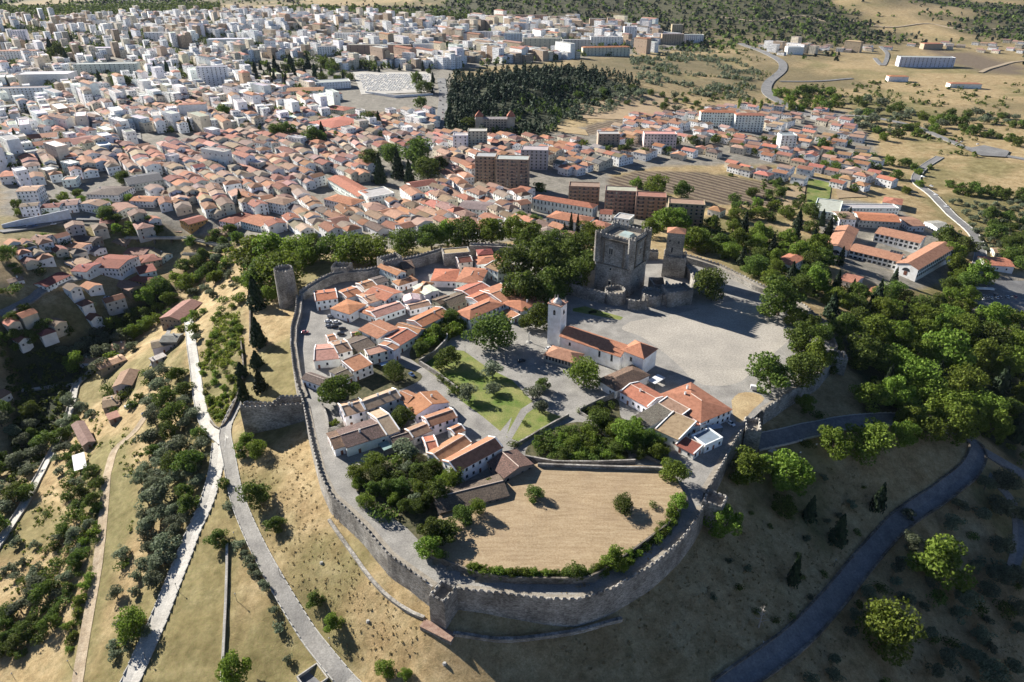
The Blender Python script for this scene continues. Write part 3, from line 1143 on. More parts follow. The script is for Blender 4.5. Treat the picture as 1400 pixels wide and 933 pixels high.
# ------------------------------------------------------------------ keep
kB = atz(858, 407, 0)
kA = atz(813, 394, 0)
u = Vector((kB.x - kA.x, kB.y - kA.y))
KW = u.length
ku = u.normalized()
kv = Vector((-ku.y, ku.x))
KD = 21.0
KH = zat(kB.x, kB.y, 331)
kc = (kA + kB) / 2 + Vector((kv.x, kv.y, 0)) * KD / 2
KR = math.atan2(ku.y, ku.x)
keep = empty("castle_keep", (kc.x, kc.y, 0), KR)
tag(keep, "massive square stone keep with round corner turrets in the inner castle", "castle keep")
hw, hd = KW / 2, KD / 2
mb = MB()
lp = [(-hw, -hd), (hw, -hd), (hw, hd), (-hw, hd)]
fl = KH - 2.0
for i in range(4):
    A, B = lp[i], lp[(i + 1) % 4]
    a, b = (A[0] * 0.92, A[1] * 0.92), (B[0] * 0.92, B[1] * 0.92)
    mb.face(((A[0] * 1.03, A[1] * 1.03, -2), (B[0] * 1.03, B[1] * 1.03, -2), (*B, KH), (*A, KH)))
    mb.face(((*A, KH), (*B, KH), (*b, KH), (*a, KH)))
    mb.face(((*a, KH), (*b, KH), (*b, fl), (*a, fl)))
mb.build("tower_body", M['stone'], keep)
fb = MB()
fb.face([(x * 0.92, y * 0.92, fl + 0.004) for x, y in lp])
fb.build("roof_terrace", M['walk'], keep)
sk = MB()
sk.prism([(-3, -1), (6, -2), (6, 5), (-3, 6)], fl, fl + 1.5, taper=0.7)
sk.build("skylight_roof", surf("patina", (0.30, 0.38, 0.36), (0.40, 0.47, 0.44), 0.5, 4, 0.6), keep)
for i in range(4):
    A, B = Vector(lp[i]), Vector(lp[(i + 1) % 4])
    d = B - A
    for s in range(8):
        p = A + d * ((s + 0.9) / 8.8)
        link("merlon", MERLON, keep, (p.x * 0.96, p.y * 0.96, KH - 0.01), math.atan2(d.y, d.x), (1.15, 1.3, 1.5))
    # wall strips (shallow buttresses) and string course
    nn = Vector((d.y, -d.x)).normalized()
    ang = math.atan2(d.y, d.x)
    bt = MB()
    for f in (0.2, 0.78):
        p = A + d * f + nn * 0.55
        bt.box((p.x, p.y, KH * 0.72), (0.9, 0.9, KH * 0.42), ang)
    p = A + d * 0.5 + nn * 0.45
    bt.box((p.x, p.y, KH * 0.945), (d.length * 0.86, 0.8, 1.2), ang)
    p = A + d * 0.5 + nn * 0.62
    bt.box((p.x, p.y, KH * 0.5), (d.length * 0.94, 0.6, 0.5), ang)
    bt.build("wall_strips", M['stone_dark'], keep)
for x, y in lp:
    tb = MB()
    tb.prism(circle((0, 0), 2.3, 14), KH * 0.52, KH + 1.2, taper=1.0)
    tb.prism(circle((0, 0), 1.2, 14), KH * 0.46, KH * 0.52 - 0.01, taper=1.0)
    o = tb.build("corner_turret", M['stone'], keep)
    o.location = (x * 0.97, y * 0.97, 0)
    for k in range(6):
        an = k * math.pi / 3
        link("merlon", MERLON, o, (1.9 * math.cos(an), 1.9 * math.sin(an), KH + 1.19), an + math.pi / 2, (0.75, 1, 1.3))
pale = surf("pale_granite", (0.36, 0.33, 0.28), (0.46, 0.43, 0.37), 1.0, 4, 0.9)
for (fx, fz, side, w_, h_) in ((0.42, 0.70, 0, 2.6, 4.4), (0.45, 0.15, 0, 1.7, 2.8), (0.45, 0.42, 0, 1.4, 1.6), (0.5, 0.70, 1, 2.6, 4.4), (0.6, 0.3, 1, 1.0, 1.8), (0.45, 0.22, 1, 1.0, 1.6)):
    A, B = Vector(lp[side]), Vector(lp[side + 1])
    d = (B - A)
    nn = Vector((d.y, -d.x)).normalized()
    p = A + d * fx + nn * (0.12 + 0.45 * (1 - fz))
    fr = MB()
    fr.prism([(-w_ / 2 - .35, -0.35), (w_ / 2 + .35, -0.35), (w_ / 2 + .35, 0.3), (-w_ / 2 - .35, 0.3)], -0.3, h_ * 0.85)
    fr.prism([(-w_ / 2, -0.35), (w_ / 2, -0.35), (w_ / 2, 0.3), (-w_ / 2, 0.3)], h_ * 0.85 + .002, h_ * 1.05)
    fo = fr.build("window_surround", pale, keep)
    fo.location = (p.x, p.y, KH * fz)
    fo.rotation_euler = (0, 0, math.atan2(d.y, d.x))
    gl = MB()
    gl.prism([(-w_ / 2 + .1, -0.40), (w_ / 2 - .1, -0.40), (w_ / 2 - .1, -0.34), (-w_ / 2 + .1, -0.34)], 0, h_ * 0.8)
    if w_ > 2:
        pass
    gl.build("window_pane", M['glass'], fo)
    if w_ > 2:
        mu = MB()
        mu.box((0, -0.44, h_ * 0.4), (0.25, 0.1, h_ * 0.8))
        mu.build("mullion", pale, fo)

# ------------------------------------------------------------------ inner castle: low walls with round turrets
IC = [(774, 394), (800, 402), (825, 410)]


def lowwall(pxs, zb, ztops, label, mer=True, thick=1.6, name="inner_wall", cat="castle wall", step=2.6, group="low walls of the inner castle"):
    pts = [atz(x, y, zb) for x, y in pxs]
    zs_ = ztops if isinstance(ztops, (list, tuple)) else [ztops] * len(pts)
    P = [Vector((p.x, p.y, z)) for p, z in zip(pts, zs_)]
    P = resample(P, step)
    O = sum(P, Vector()) / len(P)
    O.z = zb
    root = empty(name, O)
    tag(root, label, cat, group)
    mb = MB()
    prev = None
    for i, p in enumerate(P):
        a, b = P[max(i - 1, 0)], P[min(i + 1, len(P) - 1)]
        d = Vector((b.x - a.x, b.y - a.y)).normalized()
        nn = Vector((-d.y, d.x))
        g = min(H(p.x, p.y), zb) - 2
        q = lambda o, z: (p.x + nn.x * o - O.x, p.y + nn.y * o - O.y, z - O.z)
        row = [q(-thick * 0.1, g), q(0, p.z), q(thick, p.z), q(thick, g)]
        if prev:
            for k in range(3):
                mb.face((prev[k], prev[k + 1], row[k + 1], row[k]))
        else:
            mb.face(row)
        if mer and i and random.random() > 0.12:
            m0 = P[i - 1].lerp(p, 0.5)
            link("merlon", MERLON, root, (m0.x + nn.x * 0.35 - O.x, m0.y + nn.y * 0.35 - O.y, m0.z - O.z - 0.02), math.atan2(d.y, d.x), (1.0, 1, random.uniform(0.8, 1.3)))
        prev = row
    mb.face(prev[::-1])
    mb.build("masonry", M['stone'], root)
    return root


lowwall([(778, 403), (800, 410), (826, 416)], 0, 7.0, "low castle wall left of the round turret, under the keep")
lowwall([(858, 423), (870, 425), (884, 424)], 0, 6.0, "short ruined wall joining the two round turrets before the keep")
lowwall([(905, 418), (912, 419)], 0, 7.0, "stub of wall joining the round turret to the square bastion")
lowwall([(945, 412), (949, 398), (944, 382), (930, 366), (915, 352)], 0, 7.0, "inner castle wall running back behind the square bastion to the ruined court")
lowwall([(776, 400), (772, 386), (782, 368), (800, 352)], 0, 7.0, "inner castle wall under the big trees west of the keep")
for (px, py, r, zt_, lab) in ((842, 418, 6.4, 8.3, "round turret with a toothed rim standing before the keep"),
                              (893, 420, 6.6, 7.6, "broken round turret right of the toothed one, in shade"),
                              (783, 396, 6.0, 8.0, "round end turret of the low wall beside the big trees")):
    c = atz(px, py, 0)
    c.y += r * 0.9
    tower("castle_turret", circle(c, r, 18), zt_, 0, lab, "turret", taper=1.04, step=2.1, thick=0.9)
a, b = atz(912, 421, 0), atz(945, 417, 0)
tower("castle_bastion", rect_from(a, b, 11), 10.0, 0, "square inner bastion at the plaza edge, right of the broken turret", "bastion", taper=1.02)
# ruined gate hall beside the keep
a, b = atz(893, 405, 0), atz(914, 404, 0)
tower("gate_hall", rect_from(a, b, 12), 8.0, 0, "roofless hall between keep and courtyard with bare stone walls", "hall", mer=False, hollow=5.0, taper=1.0)
drape("castle_court", inp([(905, 400), (914, 384), (918, 372), (940, 372), (944, 386), (930, 396)]), M['sand'], 0.07, 4, zfun=lambda x, y: 0.0)

# princess tower
a, b = atz(904, 378, 0), atz(935, 381, 0)
rp = rect_from(a, b, 12)
low = zat(a.x, a.y, 350)
hi = zat(a.x, a.y, 319)
tower("castle_bastion", rp, low, 0, "broad lower bastion wrapped round the slender red-roofed tower", "bastion", taper=1.02, hollow=0.6)
cx, cy = sum(p[0] for p in rp) / 4 - 1, sum(p[1] for p in rp) / 4
an = math.atan2(b.y - a.y, b.x - a.x)
pt = empty("princess_tower", (cx, cy, 0), an)
tag(pt, "slender stone tower with a red tiled hip roof, right of the keep", "tower")
tw = 10.8
mb = MB()
mb.prism([(-tw / 2, -4.6), (tw / 2, -4.6), (tw / 2, 4.6), (-tw / 2, 4.6)], low - 3, hi)
mb.build("tower_body", M['stone'], pt)
mb = MB()
for q in range(4):
    cs = [(-tw / 2 - .5, -5.1), (tw / 2 + .5, -5.1), (tw / 2 + .5, 5.1), (-tw / 2 - .5, 5.1)]
    A, B = cs[q], cs[(q + 1) % 4]
    mb.face(((*A, hi + 0.02), (*B, hi + 0.02), (0, 0, hi + 2.6)))
mb.face([(x, y, hi + 0.01) for x, y in cs[::-1]])
o = mb.build("roof", M['tile'], pt)
o.color = (0.42, 0.20, 0.12, 1)
for x, z, wd_, h_ in ((-1.5, hi * 0.62, 0.9, 3.2), (2.2, hi * 0.80, 0.9, 1.6), (-3.4, hi * 0.82, 0.9, 1.4)):
    mb = MB()
    mb.box((x, -4.62, z), (wd_, 0.1, h_))
    mb.build("window", M['glass'], pt)
# ------------------------------------------------------------------ houses
WHITE = (0.88, 0.87, 0.845)
CREAM = (0.70, 0.62, 0.48)
PINKW = (0.72, 0.60, 0.55)
OCHRE = (0.55, 0.34, 0.12)
GREYW = (0.50, 0.49, 0.47)
TAN = (0.45, 0.34, 0.24)
STONEW = (0.30, 0.26, 0.21)
SALMON = (0.43, 0.19, 0.105)
PEACH = (0.48, 0.295, 0.20)
ORANGE = (0.45, 0.19, 0.11)
BROWN = (0.30, 0.19, 0.13)
OLD = (0.26, 0.19, 0.145)
GREYR = (0.22, 0.20, 0.19)
DKRED = (0.26, 0.085, 0.06)
FLATG = (0.42, 0.40, 0.38)

mb = MB()
mb.box((0, -0.03, 0.5), (1.0, 0.10, 1.0), 0, 0)
mb.box((0, -0.06, -0.06), (1.2, 0.22, 0.1), 0, 1)
WINDOW = mb.mesh("window", [M['glass'], M['kerb']])
mb = MB()
mb.box((0, -0.03, 0.5), (1.0, 0.10, 1.0), 0, 0)
M['door'] = surf("door_paint", (0.16, 0.06, 0.04), (0.22, 0.10, 0.06), 0.3, 3, 0.7)
DOOR = mb.mesh("door", [M['door']])
mb = MB()
mb.box((0, 0, 0.55), (0.7, 0.7, 1.7), 0, 0)
mb.box((0, 0, 1.47), (0.95, 0.95, 0.12), 0, 1)
CHIMNEY = mb.mesh("chimney", [M['white'], M['kerb']])


def roof_faces(L, D, h, kind, rise, oh):
    """top faces of a roof over a L x D rectangle centred at the origin, eaves at h"""
    x, y = L / 2 + oh, D / 2 + oh
    e = h - rise * oh / (D / 2 if kind in 'gh' else (L / 2 if kind == 'x' else D)) * (0.5 if kind == 's' else 1)
    t = h + rise
    if kind == 'g':
        return [[(-x, -y, e), (x, -y, e), (x, 0, t), (-x, 0, t)], [(x, y, e), (-x, y, e), (-x, 0, t), (x, 0, t)]]
    if kind == 'x':
        return [[(x, -y, e), (x, y, e), (0, y, t), (0, -y, t)], [(-x, y, e), (-x, -y, e), (0, -y, t), (0, y, t)]]
    if kind == 's':
        return [[(-x, -y, e), (x, -y, e), (x, y, t), (-x, y, t)]]
    if kind == 'h':
        if L >= D:
            r = max(x - y, 0.15)
            a, b2 = (-r, 0, t), (r, 0, t)
            return [[(-x, -y, e), (x, -y, e), b2, a], [(x, y, e), (-x, y, e), a, b2], [(x, -y, e), (x, y, e), b2], [(-x, y, e), (-x, -y, e), a]]
        r = max(y - x, 0.15)
        a, b2 = (0, -r, t), (0, r, t)
        return [[(x, -y, e), (x, y, e), b2, a], [(-x, y, e), (-x, -y, e), a, b2], [(-x, -y, e), (x, -y, e), a], [(x, y, e), (-x, y, e), b2]]
    return [[(-x, -y, h), (x, -y, h), (x, y, h), (-x, y, h)]]


def add_roof(mb, L, D, h, kind, rise, oh, th=0.22, m=0):
    for f in roof_faces(L, D, h, kind, rise, oh):
        mb.face([(p[0], p[1], p[2] + 0.03) for p in f], m)
        lo = [(p[0], p[1], p[2] - th) for p in f]
        mb.face(lo[::-1], m)
        k = len(f)
        for i in range(k):
            a, b_ = f[i], f[(i + 1) % k]
            if abs(a[2] - h) < abs(rise) * 0.9 + 0.01 or abs(b_[2] - h) < abs(rise) * 0.9 + 0.01 or kind == 's':
                mb.face((lo[i], lo[(i + 1) % k], (b_[0], b_[1], b_[2] + 0.03), (a[0], a[1], a[2] + 0.03)), m)


def add_walls(mb, L, D, h, kind, rise, z0, m=0):
    x, y = L / 2, D / 2
    zt = {'f': h + 0.6}.get(kind, h - 0.05)
    c = [(-x, -y), (x, -y), (x, y), (-x, y)]
    tops = [zt] * 4
    if kind == 's':
        tops = [zt, zt, zt + rise, zt + rise]
    for i in range(4):
        j = (i + 1) % 4
        a, b_ = c[i], c[j]
        pts = [(*a, z0), (*b_, z0), (*b_, tops[j])]
        if kind == 'g' and i in (1, 3):
            pts.append(((a[0] + b_[0]) / 2, (a[1] + b_[1]) / 2, h + rise - 0.05))
        if kind == 'x' and i in (0, 2):
            pts.append(((a[0] + b_[0]) / 2, (a[1] + b_[1]) / 2, h + rise - 0.05))
        pts.append((*a, tops[i]))
        mb.face(pts, m)
    if kind == 'f':
        i = [(p[0] * (1 - 0.5 / abs(p[0])), p[1] * (1 - 0.5 / abs(p[1]))) for p in c]
        for k in range(4):
            j = (k + 1) % 4
            mb.face(((*c[k], zt), (*c[j], zt), (*i[j], zt), (*i[k], zt)), m)
            mb.face(((*i[k], zt), (*i[j], zt), (*i[j], h), (*i[k], h)), m)


def place_windows(root, L, D, h, gap=2.9, floors=None, ww=1.05, wh=1.35, door=True, front_only=False, skip=0.12, parent=None, sides=None, fh=None, shape=None):
    """windows on the walls that a viewer in front of the town can see"""
    c = root.location
    rz = root.rotation_euler[2]
    tocam = Vector((-c.x, -c.y)).normalized()
    nf = floors or max(1, int(h / 2.85))
    fh = fh or h / nf
    n = 0
    for si, (nx_, ny_, ln) in enumerate(((0, -1, L), (1, 0, D), (0, 1, L), (-1, 0, D))):
        wn = Vector((nx_ * math.cos(rz) - ny_ * math.sin(rz), nx_ * math.sin(rz) + ny_ * math.cos(rz)))
        if sides is not None:
            if si not in sides:
                continue
        elif wn.dot(tocam) < 0.12:
            continue
        if front_only and si not in (0,):
            continue
        k = max(1, int((ln - 0.8) / gap))
        dk = random.randrange(k)
        for f in range(nf):
            for q in range(k):
                if random.random() < skip:
                    continue
                s = (q + 0.5) / k * ln - ln / 2
                isdoor = door and f == 0 and q == dk and si in (0, 1, 3)
                z = f * fh + (0.05 if isdoor else fh * 0.34)
                px_ = (s if ny_ == -1 else -s) if nx_ == 0 else nx_ * L / 2
                py_ = (s if nx_ == 1 else -s) if ny_ == 0 else ny_ * D / 2
                an = {0: 0, 1: math.pi / 2, 2: math.pi, 3: -math.pi / 2}[si]
                if isdoor:
                    o = link("door", DOOR, parent or root, (px_, py_, z), an, (1.1, 1, 2.2))
                else:
                    o = link("window", shape or WINDOW, parent or root, (px_, py_, z), an, (ww, 1, min(wh, fh * 0.5)))
                n += 1
                if n > 95:
                    return


def house_at(c, rz, L, D, h, kind, rise, wall, roof, name="house", old=False, oh=0.35, parts=True, wins=True, chim=0, z0=None, winkw=None):
    """c: ground centre (Vector). Returns the thing's root"""
    wall = tuple(v * random.uniform(0.94, 1.04) for v in wall)
    roof = tuple(v * random.uniform(0.88, 1.1) for v in roof)
    rm = M['tile_old'] if old else M['tile']
    cs, sn = math.cos(rz), math.sin(rz)
    if z0 is None:
        z0 = min(H(c.x + (sx * L / 2) * cs - (sy * D / 2) * sn, c.y + (sx * L / 2) * sn + (sy * D / 2) * cs) for sx in (-1, 1) for sy in (-1, 1)) - c.z - 0.8
        z0 = max(z0, -9)
    if parts:
        root = empty(name, c, rz)
        w_ = MB()
        add_walls(w_, L, D, h, kind, rise, z0)
        o = w_.build("wall", M['plaster'], root)
        o.color = (*wall, 1)
        r_ = MB()
        add_roof(r_, L, D, h, kind, rise, oh if kind != 'f' else -0.52)
        ro = r_.build("roof", M['plaster'] if kind == 'f' else rm, root)
        ro.color = (*roof, 1)
        for q in range(chim):
            x = random.uniform(-0.35, 0.35) * L
            y = random.uniform(-0.12, 0.2) * D
            link("chimney", CHIMNEY, ro, (x, y, h + rise * (1 - abs(y) / (D / 2)) * (0.9 if kind in 'gh' else 0.4)), 0, (1, 1, random.uniform(0.8, 1.2)))
        if wins:
            place_windows(root, L, D, h, **(winkw or {}))
        return root
    w_ = MB()
    add_walls(w_, L, D, h, kind, rise, z0, 0)
    add_roof(w_, L, D, h, kind, rise, oh if kind != 'f' else -0.52, m=1)
    o = w_.build(name, [M['plaster'], rm])
    o.location = c
    o.rotation_euler = (0, 0, rz)
    o.color = (*wall, 1)
    return o


ZONES = dict(Z1=(400, 340, 7.778), Z2=(560, 340, 7.778), Z3=(400, 440, 7.778), Z4=(560, 440, 7.778), Z5=(430, 530, 7.778), Z6=(560, 580, 7.778),
             Z7=(730, 400, 7.778), Z8=(830, 500, 7.778), P=(350, 466, 3.989), S=(1110, 290, 6.667), Q=(1050, 234, 3.989), A4=(640, 200, 4.242),
             T=(350, 234, 3.989), L=(0, 234, 3.989), L2=(0, 466, 3.989), C1=(0, 0, 3.989), C2=(350, 0, 3.989), C3=(700, 0, 3.989), C4=(1050, 0, 3.989), PX=(0, 0, 1))


def from_eaves(zone, a, b, c, h, gz=None):
    ox, oy, s = ZONES[zone]
    f = lambda q: (ox + q[0] / s, oy + q[1] / s)
    pa, pb, pc = f(a), f(b), f(c)
    if gz is None:
        g = at((pa[0] + pb[0]) / 2, (pa[1] + pb[1]) / 2 + 5)
        for _ in range(3):
            mid = (atz(*pa, g.z + h) + atz(*pb, g.z + h)) / 2
            g = Vector((mid.x, mid.y, H(mid.x, mid.y)))
        gz = g.z
    A, B, C = atz(*pa, gz + h), atz(*pb, gz + h), atz(*pc, gz + h)
    u = Vector((B.x - A.x, B.y - A.y))
    L = u.length
    u.normalize()
    v = Vector((-u.y, u.x))
    dc = Vector((C.x - A.x, C.y - A.y)).dot(v)
    if abs(dc) < 3:
        dc = 3 if dc >= 0 else -3
    cen = Vector(((A.x + B.x) / 2 + v.x * dc / 2, (A.y + B.y) / 2 + v.y * dc / 2, gz))
    return cen, math.atan2(u.y, u.x) + (math.pi if dc < 0 else 0), L, abs(dc)


def house(zone, a, b, c, h, kind, rise, wall, roof, label, old=False, chim=0, gz=0.0, name="house", wins=True, cat="house", group=None, winkw=None, oh=0.35):
    cen, rz, L, D = from_eaves(zone, a, b, c, h, gz)
    if gz == 0.0:
        L, D = L * 1.05, D * 1.12
    o = house_at(cen, rz, L, D, h, kind, rise, wall, roof, name, old, oh, True, wins, chim, winkw=winkw)
    if gz == 0.0 and kind in 'gxhs':
        pale = (0.62, 0.50, 0.42, 1)  # pale tone paints a sunlit line along the ridge
        rid = {'g': ((-L / 2, 0), (L / 2, 0)), 'x': ((0, -D / 2), (0, D / 2)), 's': ((-L / 2, D / 2), (L / 2, D / 2))}.get(kind)
        if kind == 'h':
            q = abs(L - D) / 2
            rid = ((-q, 0), (q, 0)) if L >= D else ((0, -q), (0, q))
        m_ = MB()
        m_.tube([(rid[0][0], rid[0][1], h + rise + 0.05), (rid[1][0], rid[1][1], h + rise + 0.05)], 0.2, 6)
        ro_ = m_.build("lit_ridge_cap", M['plaster'], [q_ for q_ in o.children if q_.name.startswith('roof')][0])
        ro_.color = pale
        if kind in 'gs' and not old:
            for sx in (-1, 1):
                m_ = MB()
                if kind == 'g':
                    segs = [((sx * L / 2, -D / 2, h), (sx * L / 2, 0, h + rise)), ((sx * L / 2, 0, h + rise), (sx * L / 2, D / 2, h))]
                else:
                    segs = [((sx * L / 2, -D / 2, h), (sx * L / 2, D / 2, h + rise))]
                for A, B in segs:
                    w2 = 0.24
                    m_.face(((A[0] - w2, A[1], A[2] + 0.38), (A[0] + w2, A[1], A[2] + 0.38), (B[0] + w2, B[1], B[2] + 0.38), (B[0] - w2, B[1], B[2] + 0.38)))
                    for s2 in (-w2, w2):
                        m_.face(((A[0] + s2, A[1], A[2] - 0.3), (A[0] + s2, A[1], A[2] + 0.38), (B[0] + s2, B[1], B[2] + 0.38), (B[0] + s2, B[1], B[2] - 0.3)))
                    if A[1] < 0:
                        m_.face(((A[0] - w2, A[1], A[2] - 0.3), (A[0] + w2, A[1], A[2] - 0.3), (A[0] + w2, A[1], A[2] + 0.38), (A[0] - w2, A[1], A[2] + 0.38)))
                co = m_.build("gable_coping", M['plaster'], o)  # white party-wall edges, also painting in the sunlit roof strips
                co.color = (*WHITE, 1)
    tag(o, label, cat, group)
    HOUSE_PTS.append((cen.x, cen.y, 0.5 * math.hypot(L, D)))
    return o


